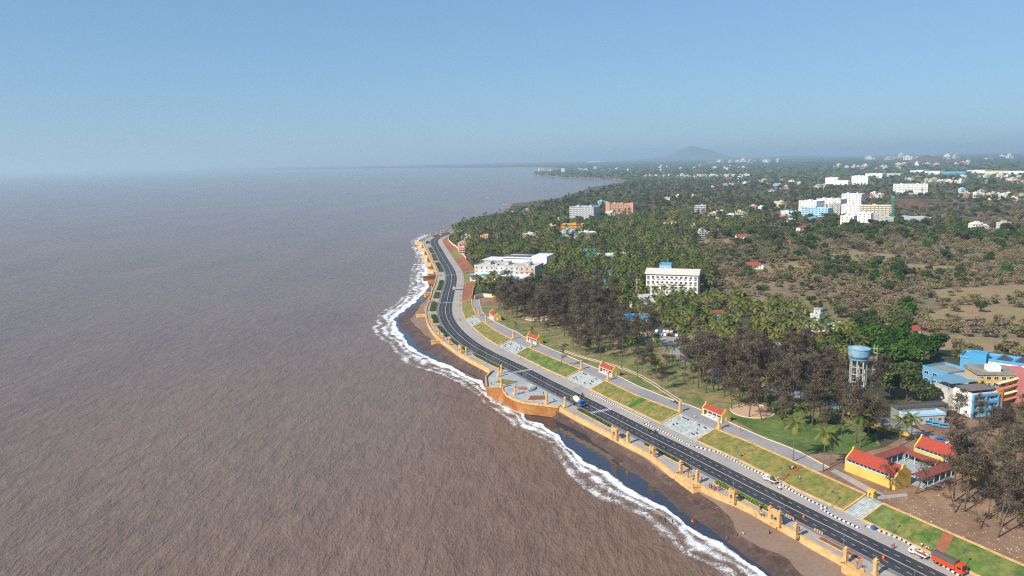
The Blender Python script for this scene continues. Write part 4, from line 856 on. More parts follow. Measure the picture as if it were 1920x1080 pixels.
# second hall further inland, parallel
A2 = at(1712, 859); A2b = at(1812, 896); L2 = (A2b - A2).length
hall(A2, HB[1], 22.5, 8.2, 4.8, 2.6, 'second yellow hall with a red roof behind the bare trees')
def pentroof(L_, x0, x1, y0, y1, lab, zt=3.6, zb=2.9):
    t = empty('arcade', HB[0], HB[1]); tag(t, lab, 'arcade'); long_x = (x1 - x0) > (y1 - y0); mb = MB(); mb.gable(0, max(x1 - x0, y1 - y0), -min(x1 - x0, y1 - y0) / 2, min(x1 - x0, y1 - y0) / 2, zb, zt, th=.12)
    o = mb.build('roof', [MAROON], t, ((x0 + x1) / 2 - (0 if not long_x else (x1 - x0) / 2), (y0 + y1) / 2 - ((y1 - y0) / 2 if not long_x else 0), 0), 0 if long_x else math.pi / 2)
    if not long_x: o.location = ((x0 + x1) / 2, y0, 0)
    n = int(max(x1 - x0, y1 - y0) / 3.2)
    for i in range(n + 1):
        for sgn in (0, 1):
            mb = MB(); u = i / n
            if long_x: loc = (x0 + .3 + (x1 - x0 - .6) * u, (y0 + .25, y1 - .25)[sgn], 0)
            else: loc = ((x0 + .25, x1 - .25)[sgn], y0 + .3 + (y1 - y0 - .6) * u, 0)
            mb.lathe([(.15, 0), (.13, zb)], n=6); mb.build('post', [LBLUE], t, loc)
LH = HB[2]
_q = Matrix.Rotation(-HB[1], 3, 'Z') @ (A2 - HB[0]); X2, Y2 = _q.x, _q.y
pentroof(0, 1.0, 5.0, 8.6, Y2 - .5, 'faded maroon arcade roof joining the left ends of the halls')
pentroof(0, LH - 1, LH + 3.5, 8.6, Y2 - .5, 'faded maroon arcade roof joining the right ends of the halls')
pentroof(0, 5.5, LH - 1.5, Y2 - 5.0, Y2 - .8, 'long faded maroon arcade roof in front of the second hall')
t = empty('courtyard', HB[0], HB[1]); mb = MB(); mb.bx(.5, LH + 4, 8.7, Y2 - .3, -.04, .0); o = mb.build('courtyard', [PAVE2], None, HB[0], HB[1]); structure(o); bpy.data.objects.remove(t)
CLEARPOLY.append([(HB[0].x + math.cos(HB[1]) * x - math.sin(HB[1]) * y, HB[0].y + math.sin(HB[1]) * x + math.cos(HB[1]) * y) for x, y in ((-1, -1), (LH + 5, -1), (LH + 5, Y2 + 9), (-1, Y2 + 9))])
# paved walk and small yellow walls round the museum
sheet('paved_walk', pxs([(1556, 883), (1566, 879), (1660, 928), (1700, 925), (1702, 930), (1650, 936)]), PZ + .03, PAVE)
def wallrun(name, pts, z, h, th, m, lab, crest=None, cat='wall'):
    P = pxs(pts, z); c = P[0]; t = empty(name, c); tag(t, lab, cat); mb = MB(); m2 = MB()
    for a, b in zip(P, P[1:]):
        d = b - a; mid = (a + b) / 2 - c; mb.box((mid.x, mid.y, h / 2 - .1), (d.length + th * .5, th, h + .2), math.atan2(d.y, d.x)); m2.box((mid.x, mid.y, h + .08), (d.length + th * .5 + .1, th + .16, .14), math.atan2(d.y, d.x))
    mb.build('wall_face', [m], t); m2.build('coping', [crest or m], t); return t
wallrun('yellow_wall', [(1578, 774), (1604.5, 784), (1663.6, 806), (1688, 813), (1729, 828), (1760, 838)], PZ, 1.3, .4, YELLOW, 'low yellow wall along the inner road behind the palms')
wallrun('yellow_wall', [(1775, 846), (1796, 853), (1827, 862), (1870, 880), (1930, 905)], PZ, 1.5, .4, YELLOW, 'low yellow wall behind the second red roofed hall')
wallrun('yellow_wall', [(1186, 613), (1215, 632), (1240, 647)], PZ, 1.2, .4, YELLOW, 'low yellow wall beside the blue awning and car park')
wallrun('yellow_wall', [(890, 561), (905, 557), (922, 558)], PZ, 2.8, .4, CREAM, 'pale yellow wall with buttresses above the playground yard')

# ---- white hotel with ridge roof
A, rz, L_ = frame((1211, 552), (1308, 556)); D_ = 16; h = 17.0
t = empty('hotel', A, rz); tag(t, 'long white four storey hotel with grey pitched roof among palms', 'hotel')
mb = MB(); mb.bx(0, L_, 0, D_, -.4, h); mb.build('wall', [WHITE], t)
mb = MB(); mb.gable(0, L_, 0, D_, h + .1, h + 3.2, over=1.0, th=.3); mb.bx(-.6, L_ + .6, -.7, D_ + .7, h - .35, h - .02, 0); mb.build('roof', [mat('pale_grey_roof', lin('#c9c5bb'), .8, .06, .3)], t)
mb = MB(); mb.bx(.5, L_ - .5, -.08, -.01, h - 1.0, h - .36); mb.build('eave_band', [DGREY], t)
windows(t, 'front', L_, D_, 4, 4.0, bay=L_ / 12.0, w=1.7, h=1.6, fr=WHITE)
for k in range(4):
    for i in range(10): mb = MB(); mb.bx(-.9, .9, -.3, -.07, -.12, .5); mb.build('sill_box', [RUST], t, (L_ * (i + .5) / 10 * 1.0, 0, k * 4.0 + .55))
windows(t, 'right', L_, D_, 4, 4.0, bay=3.5, w=1.6, h=1.6)
reserve(t, 0, L_, 0, D_, 24)
# blue roof annex behind
flatblock((1236, 539), (1258, 539.5), 8, 3, 6.3, LBLUE, 'blue roofed annex behind the long white hotel', roofm=BLUE, side=None, tank=False)
# ---- sprawling white resort left of the grove
t, L_, Ht = flatblock((890, 520), (1003, 524), 26, 3, 3.6, DIRTYWHITE, 'sprawling white resort with stepped roofs above the red bank', 'hotel', tank=True, front=34, towers=3, bay=4.5)
mb = MB()
for x0, x1, y0, y1, z0, z1 in ((-2, 16, 28, 50, -.4, 12.5), (16.5, L_ * .75, 32, 56, -.4, 14.5), (L_ * .78, L_ + 2, 30, 54, -.4, 17), (4, 18, -20, -.5, -.4, 5.5), (19, 30, -12, -.5, -.4, 8.2), (31, L_ - 3, -22, -.5, -.4, 4.6)): mb.bx(x0, x1, y0, y1, z0, z1)
mb.build('upper_storey', [WHITE], t)
mb = MB(); mb.bx(-3, 16.2, 27, 51, 12.55, 13.0); mb.bx(16.3, L_ * .76, 31, 57, 14.55, 14.9); mb.bx(3, 19, -21, 0 - .6, 5.55, 5.8); mb.bx(18.5, 30.5, -13, -.6, 8.25, 8.5); mb.build('roof_slab', [WHITE], t)
mb = MB()
for i in range(9): mb.box((L_ * .28 + i * 4.2, 44, 15.4), (3.8, 10, .12))
mb.build('solar_array', [SOLAR], t)
for x, w_, d_, z, m, nm in ((6, 9, 5, 9.5, DGREY, 'canopy'), (22, 9, 6, 8.5, TEAL, 'canopy'), (12, 8, 6, 6.0, DBLUE, 'canopy'), (40, 14, 6, 7.2, BROWNSHEET, 'canopy'), (62, 8, 5, 9, CREAM, 'canopy')):
    mb = MB(); mb.box((x, -25, z - 1.5), (w_, d_, .25)); mb.tube((x - w_ / 2 + .3, -27, 0), (x - w_ / 2 + .3, -27, z - 1.63), .15).tube((x + w_ / 2 - .3, -27, 0), (x + w_ / 2 - .3, -27, z - 1.63), .15); mb.build(nm, [m], t)
reserve(t, -2, L_ + 2, -32, 56, 20)
mb = MB(); mb.bx(18, 40, -36, -34, 5.5, 6.2).bx(18, 40, -36, -34, 2, 2.6);
for i in range(4): mb.bx(18.5 + i * 6.6, 19.3 + i * 6.6, -36.2, -33.8, 0, 7.5)
mb.build('pergola', [TERRA], t)
mb = MB(); mb.box((L_ - 8, -.4, 7.5), (13, .3, 2.2)); mb.build('name_board', [TERRA], t)
# ---- small houses and canopies near the resort and grove
def lowhouse(px, py, w_, d_, h, wall, roofm, lab, rz=.1, pitched=True, group=None, name='house', z=8.0):
    t = empty(name, at(px, py, z), rz); tag(t, lab, name.replace('_', ' '), group)
    mb = MB(); mb.bx(-w_ / 2, w_ / 2, 0, d_, -.3, h); mb.build('wall', [wall], t)
    mb = MB()
    if pitched: mb.gable(-w_ / 2, w_ / 2, 0, d_, h + .02, h + d_ * .22, over=.5, th=.15)
    else: mb.bx(-w_ / 2 - .3, w_ / 2 + .3, -.3, d_ + .3, h + .002, h + .25); parapet(mb, -w_ / 2 - .2, w_ / 2 + .2, -.2, d_ + .2, h + .25, .6)
    mb.build('roof', [roofm], t)
    for i in range(max(1, int(w_ / 3.5))): link('window', window_mesh(1.4, 1.3), t, (-w_ / 2 + w_ * (i + .5) / max(1, int(w_ / 3.5)), -.03, min(h * .5, 1.7)), 0)
    mb = MB(); mb.bx(-.5, .5, -.08, -.01, -.3, 2.0); mb.build('door', [DGREY], t, (w_ * .12, 0, 0))
    reserve(t, -w_ / 2, w_ / 2, 0, d_, h * 1.3); return t
lowhouse(1128, 522, 22, 10, 5, LBLUE, BLUE, 'pale blue house glimpsed between palms right of the resort', pitched=False)
lowhouse(1150, 490, 40, 18, 6, DIRTYWHITE, WHITE, 'wide white hall with solar panels in the palm wood', pitched=False)
lowhouse(1105, 481, 14, 9, 6.5, TEAL, TEAL, 'teal roofed shed left of the wide white hall')
lowhouse(1108, 547, 12, 9, 4, TEAL, TEAL, 'teal shed among the dark grove trees')
lowhouse(1136, 535, 9, 7, 3.5, BLUE, BLUE, 'small blue shed beside the teal shed')
lowhouse(1197, 607, 17, 10, 3.6, CREAM, BLUE, 'blue awning stall with red trim by the inner road')
lowhouse(1218, 585, 10, 22, 6, CREAM, DIRTYWHITE, 'cream wall house behind the blue awning stall', rz=.3)
lowhouse(1345, 600, 16, 8, 4, DIRTYWHITE, RUST, 'house with rust roof and blue panel deep in the palms')
lowhouse(1362, 606, 10, 7, 3.6, BLUE, BLUE, 'small blue house deep in the palms')
lowhouse(1485, 668, 14, 9, 5, DIRTYWHITE, DIRTYWHITE, 'white house seen through the bare grove', pitched=False)
lowhouse(1540, 632, 22, 12, 3.5, RUST, WHITE, 'low house with white sheet roof below the white block')
lowhouse(1575, 618, 30, 6, 3.0, WHITE, WHITE, 'long low white shed behind the bright green trees', pitched=False)
lowhouse(1712, 633, 9, 8, 4.5, WHITE, RUST, 'tiny white house between dark green trees and the field')
lowhouse(1645, 672, 12, 8, 3, PINK, RUST, 'pink roofed house beside the water tower')
lowhouse(1735, 795, 16, 7, 3.4, DIRTYWHITE, LBLUE, 'small white kiosk with pale blue roof in front of the school', pitched=False)
flatblock((1518, 620), (1535, 622), 12, 3, 3.3, DIRTYWHITE, 'white three storey block with rooftop pillars in the trees', side='right', front=12)
# ---- orange / yellow / white blocks in the middle distance
flatblock((1068, 411), (1113, 412), 30, 6, 3.6, GREYW, 'grey glass office block with dark window bands on the coast wood', bands='slab', hood=False, towers=2, bay=5, front=50)
t, L_, Ht = flatblock((1137, 401), (1187, 402), 26, 5, 3.7, TERRA, 'terracotta orange apartment block with stair towers', bands='balcony', towers=3, bay=5, front=50)
mb = MB(); mb.bx(-1, 8, -2, 10, 0, Ht + 3).bx(L_ - 8, L_ + 1, -2, 10, 0, Ht + 3); mb.build('stair_tower', [TERRA], t)
flatblock((1050, 436), (1092, 436), 22, 3, 3.6, mat('amber_paint', lin('#d29a35'), .8), 'amber yellow building with dark bands in the palm wood', bands='slab', side=None, bay=5, front=30)
flatblock((1054, 447), (1072, 447.5), 14, 3, 3.5, LBLUE, 'pale blue house in front of the amber building', side=None, front=25)
flatblock((1078, 448), (1118, 446), 16, 2, 3.6, WHITE, 'white terrace in front of the amber building', side='right', front=25)
flatblock((1135, 405), (1153, 405), 12, 2, 3.5, WHITE, 'low white house below the terracotta block', side=None, front=25)
flatblock((1051, 413), (1066, 412), 12, 1, 3.5, DIRTYWHITE, 'low white annexe left of the grey office block', side=None, front=25)
flatblock((1302, 404), (1323, 404), 16, 5, 3.4, GREYW, 'grey unfinished concrete block alone in the woods', bands='slab', side='right', front=30)
flatblock((1451, 390), (1464, 391), 14, 4, 3.2, CREAM, 'yellow block left of the white apartment blocks', side=None, front=25)
# ---- white apartment quarter
wl = 'white apartment blocks of the inland quarter'
for i, (pa, pb, D_, fl, m, lab, kw) in enumerate((((1497, 398), (1530, 400), 22, 6, WHITE, 'tall white apartment block at the left end of the white quarter', {}), ((1530, 394), (1575, 396), 22, 6, WHITE, 'tall white apartment block with stepped top in the white quarter', dict(towers=3)), ((1577, 387), (1614, 388), 20, 7, WHITE, 'highest white apartment block at the back of the white quarter', dict(towers=2)),
      ((1502, 405), (1552, 407), 18, 4, LBLUE, 'pale blue and red trimmed block in front of the white quarter', dict(bands='slab')), ((1556, 402), (1575, 402), 18, 5, DIRTYWHITE, 'narrow off white block in the middle of the white quarter', dict(bands='slab')), ((1577, 403), (1611, 404), 18, 5, WHITE, 'plain white block in the middle of the white quarter', {}),
      ((1614, 406), (1671, 406), 20, 5, CREAM, 'long cream block with dark balconies at the right of the quarter', dict(bands='balcony')), ((1575, 423), (1600, 424), 16, 4, WHITE, 'small white apartment block in front of the quarter', {}), ((1600, 417), (1632, 418), 16, 4, WHITE, 'white block behind the small front apartment block', {}), ((1632, 415), (1660, 415), 16, 3, DIRTYWHITE, 'off white low block near the tall mast', {}),
      ((1463, 403), (1489, 404), 14, 2, WHITE, 'low white house with blue roof left of the quarter', dict(roofm=LBLUE)), ((1514, 412), (1534, 413), 12, 1, TEAL, 'teal roofed shed in front of the quarter', dict(roofm=BLUE)))):
    flatblock(pa, pb, D_, fl, 3.5, m, lab, 'apartment block', group=None, side='right' if i in (2, 6, 7) else None, bay=5.5, front=30, maxwin=60, **kw)
flatblock((1661, 417), (1750, 416), 40, 1, 5, DIRTYWHITE, 'long low white sheds right of the tall mast', side=None, roofm=GREYW, bay=9, front=30)
t, L_, Ht = flatblock((1674, 364), (1739, 364), 30, 4, 6.0, WHITE, 'long white building with dark floor bands on the rise', bands='balcony', side='right', bay=9, front=40, towers=2)
flatblock((1547, 345), (1570, 345), 40, 3, 7, WHITE, 'white tower ended building far back on the left', side=None, bay=14, towers=1, front=60)
flatblock((1563, 347), (1590, 347), 40, 2, 7, WHITE, 'low white building between two far white towers', side=None, bay=14, front=60)
flatblock((1596, 346), (1627, 346), 50, 4, 7, WHITE, 'far white and grey building with a tall corner tower', side='right', bay=12, towers=1, front=60)
flatblock((1622, 334), (1654, 334), 60, 2, 9, WHITE, 'big far white factory hall', side=None, bay=30, front=60); flatblock((1655, 331), (1688, 331), 60, 1, 12, DIRTYWHITE, 'far grey white warehouse beside the factory hall', side=None, bay=30, front=60)
for px1, px2, y, m, lab in ((1706, 1732, 325, WHITE, 'far white shed at the left end of the factory row'), (1733, 1762, 327, WHITE, 'far long white shed in the factory row'), (1764, 1810, 328, BLUE, 'far blue shed in the factory row'), (1812, 1846, 325, WHITE, 'far pale shed in the middle of the factory row'), (1846, 1880, 327, CREAM, 'far cream shed in the factory row'), (1880, 1922, 327.5, WHITE, 'far white shed at the right end of the factory row')):
    flatblock((px1, y), (px2, y), 70, 1, 13, m, lab, 'shed', side=None, bay=60, front=60, tank=False)
# ---- blue school and the colourful buildings at the right edge
def part_blocks(t, spec):
    for nm, x0, x1, y0, y1, z0, z1, m in spec: mb = MB(); mb.bx(x0, x1, y0, y1, z0, z1); mb.build(nm, [m], t)
A, rz, L_ = frame((1820, 783), (1884, 776.5)); D_ = 10.0; t = empty('school_building', A, rz); tag(t, 'white and sky blue school block with an orange stair strip and roof sheds', 'school')
part_blocks(t, [('wing', 0, L_ * .72, 0, D_, -.4, 9.3, LBLUE), ('wing', L_ * .72 + .01, L_, 1.2, D_, -.4, 9.6, BLUE), ('wing', -2.5, 9, D_ + .01, D_ + 10, -.4, 8.8, DIRTYWHITE)])
mb = MB(); mb.bx(-.1, -.005, .0, D_, -.4, 9.3); mb.build('side_wall', [WHITE], t)
for k in range(3):
    for i in range(2): mb = MB(); mb.bx(0, L_ * .33, -.9, 0, -.12, .12).bx(0, L_ * .33, -.9, -.78, .121, .9); mb.build('balcony', [BLUE], t, (.3 + i * L_ * .355, -.005, 3.0 * k + 2.9))
for i in range(3): mb = MB(); mb.bx(0, .45, -1.0, -.001, -.4, 9.5); mb.build('pilaster', [BLUE], t, (i * L_ * .355 - .1, 0, 0))
mb = MB(); mb.bx(L_ * .745, L_ * .875, -.3, 1.19, -.4, 10.6); mb.build('stair_strip', [ORNG], t)
windows(t, 'front', L_ * .7, D_, 3, 3.0, bay=2.6, w=1.4, h=1.2, hood=False); windows(t, 'left', L_, D_, 3, 3.0, bay=3.2, w=1.2, h=1.1, x0=-.1, hood=True); windows(t, 'left', 11, 10, 2, 3.6, bay=4, w=1.6, h=1.2, x0=-2.5, y0=D_)
windows(t, 'front', L_ * .12, D_, 3, 3.0, bay=2, w=1.1, h=1.2, x0=L_ * .88, y0=1.2, margin=.2)
for k in range(4): link('window', window_mesh(.9, 1.0), t, (L_ * .81, -.33, 1.6 + k * 2.4), 0)
mb = MB(); mb.box((3.0, D_ + 4, 12.0), (11.5, 11.5, .18)); mb.build('blue_sheet_roof', [mat('blue_sheet', lin('#6f97ab'), .6, .1, .5)], t)
mb = MB(); mb.box((11.5, D_ + 4.5, 12.3), (5.4, 11.0, .18)); mb.build('tan_sheet_roof', [mat('tan_sheet', lin('#b3a794'), .7, .1, .5)], t)
mb = MB(); mb.box((5.2, 4.6, 11.0), (11.5, 8.0, .2)); mb.build('brown_sheet_roof', [BROWNSHEET], t)
mb = MB()
for x in (-2.2, 3, 8.5):
    for y in (D_ + .4, D_ + 9.5): mb.tube((x, y, 8.8), (x, y, 11.9), .14)
for x in (.3, 5.2, 10.4):
    for y in (.9, 8.3): mb.tube((x, y, 9.3), (x, y, 10.9), .12)
mb.build('roof_posts', [DGREY], t)
mb = MB(); parapet(mb, 0, L_ * .72, 0, D_, 9.3, .8); mb.build('parapet', [WHITE], t)
for i in range(6): mb = MB(); mb.lathe([(.7, 0), (.7, 1.3), (.2, 1.7)], n=10); mb.build('water_tank', [METAL if i % 2 else DGREY], t, (L_ * .74 + (i % 2) * 1.7, 2.6 + (i // 2) * 2.3, 9.62))
reserve(t, -3, L_, 0, D_ + 10, 6)
A, rz, L_ = frame((1862, 775), (1918, 790)); t = empty('school_building', at(1866, 757), R(-8)); tag(t, 'pink and yellow school block with zigzag outdoor stairs', 'school')
part_blocks(t, [('wing', -6, 9, 4, 16, -.4, 11.6, paint('ochre_school_paint', '#d3ad62')), ('wing', 9.01, 15.5, 1, 14, -.4, 13.0, PINK), ('roof_house', 0, 5, 8, 12, 11.9, 14.4, WHITE)])
mb = MB(); mb.bx(-6.6, 9, 3.4, 16.6, 11.602, 11.88); parapet(mb, -6.5, 9, 3.5, 16.5, 11.88, .9); mb.build('roof_terrace', [CONC], t)
for k in range(4):
    mb = MB(); d = 1 if k % 2 else -1; mb.box((5.2, 2.0, 1.4 + k * 2.75), (8.2, 1.6, .3)); me = mb.build('stair_flight', [CREAM if k % 2 else PINK], t)
    me.data = me.data.copy(); 
    for v in me.data.vertices: v.co.z += (v.co.x - 5.2) * .33
windows(t, 'front', 15, 12, 4, 2.85, bay=2.6, w=1.7, h=1.4, x0=-6, y0=4, skip=lambda k, i, n: k < 1); windows(t, 'right', 6.49, 13, 4, 3.1, bay=4, x0=9.01, y0=1, hood=True); windows(t, 'front', 6.4, 13, 4, 3.1, bay=3, w=1.4, h=1.3, x0=9.01, y0=1, hood=True)
reserve(t, -7, 17, 1, 16, 6)
A, rz, L_ = frame((1798, 704), (1990, 733)); t = empty('school_building', A, rz); tag(t, 'long sky blue school with dark humps along its roof', 'school')
part_blocks(t, [('wing', 0, L_, 0, 12, -.4, 9, BLUE), ('stair_tower', 4, 11, -3, 5, -.4, 12.5, mat('strong_blue_paint', lin('#4f9cc4'), .8, .06, .5))])
mb = MB(); mb.bx(-.3, L_ + .3, -.3, 12.3, 9.002, 9.25); parapet(mb, -.2, L_ + .2, -.2, 12.2, 9.25, 1.0); mb.build('roof', [BLUE], t)
for k in range(3): mb = MB(); mb.bx(11.2, L_, -.14, -.005, k * 3 + 2.2, k * 3 + 2.9); mb.build('white_band', [WHITE], t)
for i in range(int(L_ / 4.5)): mb = MB(); mb.bx(0, .5, -.3, -.16, 0, 9); mb.build('pilaster', [WHITE], t, (11.5 + i * 4.5, 0, 0)) if 11.5 + i * 4.5 < L_ else None
windows(t, 'front', L_ - 12, 12, 3, 3, bay=4.5, w=2.4, h=1.2, x0=12)
for i in range(6): mb = MB(); mb.add([(-3, -4, 0), (3, -4, 0), (3, 4, 0), (-3, 4, 0), (0, 0, 2.3)], [(0, 1, 4), (1, 2, 4), (2, 3, 4), (3, 0, 4), (3, 2, 1, 0)]); mb.build('roof_hump', [SOLAR], t, (17 + i * 7.2, 6, 9.5))
reserve(t, 0, L_, 0, 12, 5)
A, rz, L_ = frame((1728, 716), (1775, 731)); t = empty('school_building', A, rz); tag(t, 'low sky blue school block with a flat tan roof terrace', 'school')
part_blocks(t, [('wing', 0, L_, 0, 14, -.4, 7, BLUE)]); mb = MB(); mb.bx(.3, L_ - .3, .3, 13.7, 7.002, 7.1); mb.build('roof_floor', [CONC], t); mb = MB(); parapet(mb, 0, L_, 0, 14, 7.0, 1.1); mb.build('parapet', [BLUE], t)
windows(t, 'front', L_, 14, 2, 3.4, bay=3.5, w=2.2, h=1.4); reserve(t, 0, L_, 0, 14, 8)
lowhouse(1805, 750, 20, 9, 4.0, WHITE, mat('red_striped_sheet', lin('#d8cfc8'), .8), 'white hall with red striped roof between the blue schools', rz=R(-15))
t = lowhouse(1728, 786, 22, 4, 5.0, CONC, DGREY, 'grey sheet fence building left of the white and blue school', rz=R(8), pitched=False)

# ---- water tower
t = empty('water_tower', at(1607, 727), 0); tag(t, 'tall water tower with a faded blue tank on white legs', 'water tower'); tw = 4.6
BT = mat('faded_blue_tank', lin('#7fa9bd'), .85, .2, .3, col2=lin('#b8b2a6'), scale2=.5, thr=(.5, .65), world=False)
mb = MB(); mb.lathe([(3.6, 14.2), (4.3, 15.0), (tw, 15.6), (tw, 18.6), (tw + .25, 18.65), (tw + .25, 18.9), (2.5, 19.5), (.3, 19.8)], n=28); mb.build('tank', [BT], t)
mb = MB(); mb.lathe([(4.0, 13.6), (4.0, 14.19), (1, 14.19)], n=24); mb.build('ring_beam', [BLUE], t)
for i in range(8): a = i * math.pi / 4 + .2; mb = MB(); mb.tube((3.5 * math.cos(a), 3.5 * math.sin(a), -.3), (3.4 * math.cos(a), 3.4 * math.sin(a), 13.62), .32, .3, 7); mb.build('leg', [DIRTYWHITE], t)
for z in (3.5, 7.0, 10.3):
    mb = MB()
    for i in range(8): a = i * math.pi / 4 + .2; b = a + math.pi / 4; mb.tube((3.42 * math.cos(a), 3.42 * math.sin(a), z), (3.42 * math.cos(b), 3.42 * math.sin(b), z), .2, n=5)
    mb.build('brace_ring', [DIRTYWHITE], t)
mb = MB(); mb.tube((0, 0, 0), (0, 0, 14), .5, .5, 8); mb.build('riser_pipe', [DIRTYWHITE], t)
mb = MB()
for z in range(0, 19, 2): mb.box((7.2, 0, z + .5), (1.8, 1.2, .12)).box((7.2, .6, z + 1.4), (.1, .1, 1.8)).box((6.4, -.6, z + 1.4), (.1, .1, 1.8)).box((8.0, -.6, z + 1.4), (.1, .1, 1.8))
mb.build('stair_tower', [DIRTYWHITE], t); CLEAR.append((t.location.x, t.location.y, 6)); CLEAR.append((t.location.x * .97, t.location.y * .97, 7)); CLEAR.append((t.location.x * .94, t.location.y * .94, 5))
def mast(px, py, h, lab, w_=1.2, m=None):
    t = empty('radio_mast', at(px, py)); tag(t, lab, 'mast'); mb = MB()
    for sx, sy in ((-1, -1), (1, -1), (1, 1), (-1, 1)): mb.tube((sx * w_, sy * w_, 0), (sx * w_ * .4, sy * w_ * .4, h), w_ * .13, n=4)
    mb.build('leg_frame', [m or METAL], t); mb = MB(); n = int(h / (w_ * 2.2))
    for i in range(n):
        z0, z1 = h * i / n, h * (i + 1) / n; k0, k1 = w_ * (1 - .6 * i / n), w_ * (1 - .6 * (i + 1) / n)
        for a, b in (((-1, -1), (1, -1)), ((1, -1), (1, 1)), ((1, 1), (-1, 1)), ((-1, 1), (-1, -1))): mb.tube((a[0] * k0, a[1] * k0, z0), (b[0] * k1, b[1] * k1, z1), w_ * .08, n=3)
    mb.build('cross_bracing', [m or METAL], t); mb = MB()
    for i in range(3): a = i * 2.1; mb.box((math.cos(a) * w_, math.sin(a) * w_, h - 1.5), (.4, .4, 2.5), a)
    mb.build('antenna', [WHITE], t)
mast(1672, 413, 38, 'tall grey green mast beside the long cream block', 2.0, TEAL); mast(1160, 430, 26, 'slim mast standing in the palm wood below the terracotta block', 1.2); mast(1563, 340, 60, 'mast above the far white towers', 3); mast(1265.5, 302, 330, 'thin red and white mast on the skyline beside the hill', 9, mat('red_mast', lin('#b08a85'), .8)); mast(1400, 330, 60, 'thin mast over the far village', 3); mast(1195, 556, 14, 'short white lattice tower left of the long hotel', 1.4, DIRTYWHITE)
# far water tower
t = empty('water_tower', at(1850, 345)); tag(t, 'tiny far grey water tower in the right distance', 'water tower'); mb = MB(); mb.lathe([(5, 0), (4.4, 16)], n=8); mb.build('shaft', [CONC], t); mb = MB(); mb.lathe([(5, 16), (8, 18), (8, 23), (2, 25)], n=12); mb.build('tank', [CONC], t)

# ---- scattered far houses: small copies, each a thing
def house_mesh(kind):
    mb = MB(); 
    if kind == 0: mb.bx(-5, 5, -4, 4, -.3, 6.2, 0).bx(-5.2, 5.2, -4.2, 4.2, 6.202, 6.4, 0).bx(-2, 1.5, -1, 3, 6.402, 8.6, 0).bx(2.4, 3.8, 0, 1.4, 6.41, 7.8, 2); parapet(mb, -5.1, 5.1, -4.1, 4.1, 6.4, .7)
    elif kind == 1: mb.bx(-6, 6, -3.5, 3.5, -.3, 3.6, 0); mb.gable(-6, 6, -3.5, 3.5, 3.62, 5.6, m=2, over=.5); mb.bx(6.001, 9, -3, 2, -.3, 3.0, 0)
    else: mb.bx(-4, 4, -4, 4, -.3, 9.6, 0).bx(-4.8, 4.8, -5, -4.01, 3.1, 3.4, 0).bx(-4.8, 4.8, -5, -4.01, 6.3, 6.6, 0).bx(-4.2, 4.2, -4.2, 4.2, 9.602, 9.8, 0).bx(-1, 3, 0, 3, 9.81, 12, 0); parapet(mb, -4.1, 4.1, -4.1, 4.1, 9.8, .7)
    fl = {0: (1.5, 4.6), 1: (1.6,), 2: (1.5, 4.8, 8)}[kind]; X = {0: 5, 1: 6, 2: 4}[kind]; Y = {0: 4, 1: 3.5, 2: 4}[kind]
    for z in fl:
        for i in range(3): x = X * (-.66 + .66 * i); mb.bx(x - .7, x + .7, -Y - .04, -Y + .2, z - .6, z + .7, 1)
        mb.bx(X - .2, X + .04, -1, .6, z - .6, z + .7, 1)
    return mb
HM = {}; FH = []
hw = [('white', WHITE), ('cream', CREAM), ('pale grey', DIRTYWHITE), ('pale blue', LBLUE), ('pink', paint('pale_pink_paint', '#d6a99a')), ('terracotta', TERRA)]
def fhouse(px, py, sc, wi, kind, where, group, rz=None):
    key = (wi, kind)
    if key not in HM: HM[key] = house_mesh(kind).mesh('house', [hw[wi][1], GLASS, RUST if kind == 1 else BLACK])
    sc *= 1.12; p = at(px, py); o = link('house', HM[key], None, p, rnd.uniform(-.6, .6) if rz is None else rz); o.scale = (sc * rnd.uniform(.9, 1.4), sc, sc * rnd.uniform(.85, 1.1))
    tag(o, '%s house %s' % (hw[wi][0], where), 'house', group); FH.append((sc / p.y, o)); CLEAR.append((p.x, p.y, 7 * sc)); d = Vector((p.x, p.y)).normalized() * 10 * sc; CLEAR.append((p.x - d.x, p.y - d.y, 7 * sc)); return o
def cluster(x0, x1, y0, y1, n, where, sc=1.0, wts=(5, 2, 3, .6, 1, .6), group=None):
    for i in range(n): fhouse(rnd.uniform(x0, x1), rnd.uniform(y0, y1), sc * rnd.uniform(.8, 1.25), rnd.choices(range(6), wts)[0], rnd.choice((0, 0, 1, 2)), where, group or ('houses ' + where))
cluster(1208, 1262, 330.5, 334, 16, 'in the village on the far bay', 1.2); cluster(1265, 1338, 330.5, 335.5, 24, 'in the village behind the bay shore', 1.2); cluster(1358, 1405, 330, 338, 24, 'in the village at the foot of the far woods', 1.2); cluster(1300, 1356, 329, 333, 10, 'in the thin village row', 1.1)
cluster(1012, 1034, 320.5, 323.5, 8, 'on the far headland tip', 1.6); cluster(1080, 1100, 319.5, 322, 7, 'on the middle of the far headland', 1.8); cluster(1130, 1180, 315.5, 321, 6, 'at the root of the far headland', 1.6)
cluster(1562, 1625, 313, 317, 20, 'in the far white suburb', 1.8); cluster(1680, 1760, 308, 312, 14, 'beside the bare red hill', 2.2); cluster(1790, 1825, 306, 309, 6, 'far right of the red hill', 2.2); cluster(1660, 1800, 297, 302, 16, 'in the hazy town near the horizon', 5); cluster(1620, 1650, 299, 301, 4, 'in the hazy hamlet near the horizon', 5); cluster(1840, 1900, 295, 299, 6, 'in the hazy right distance', 4.5)
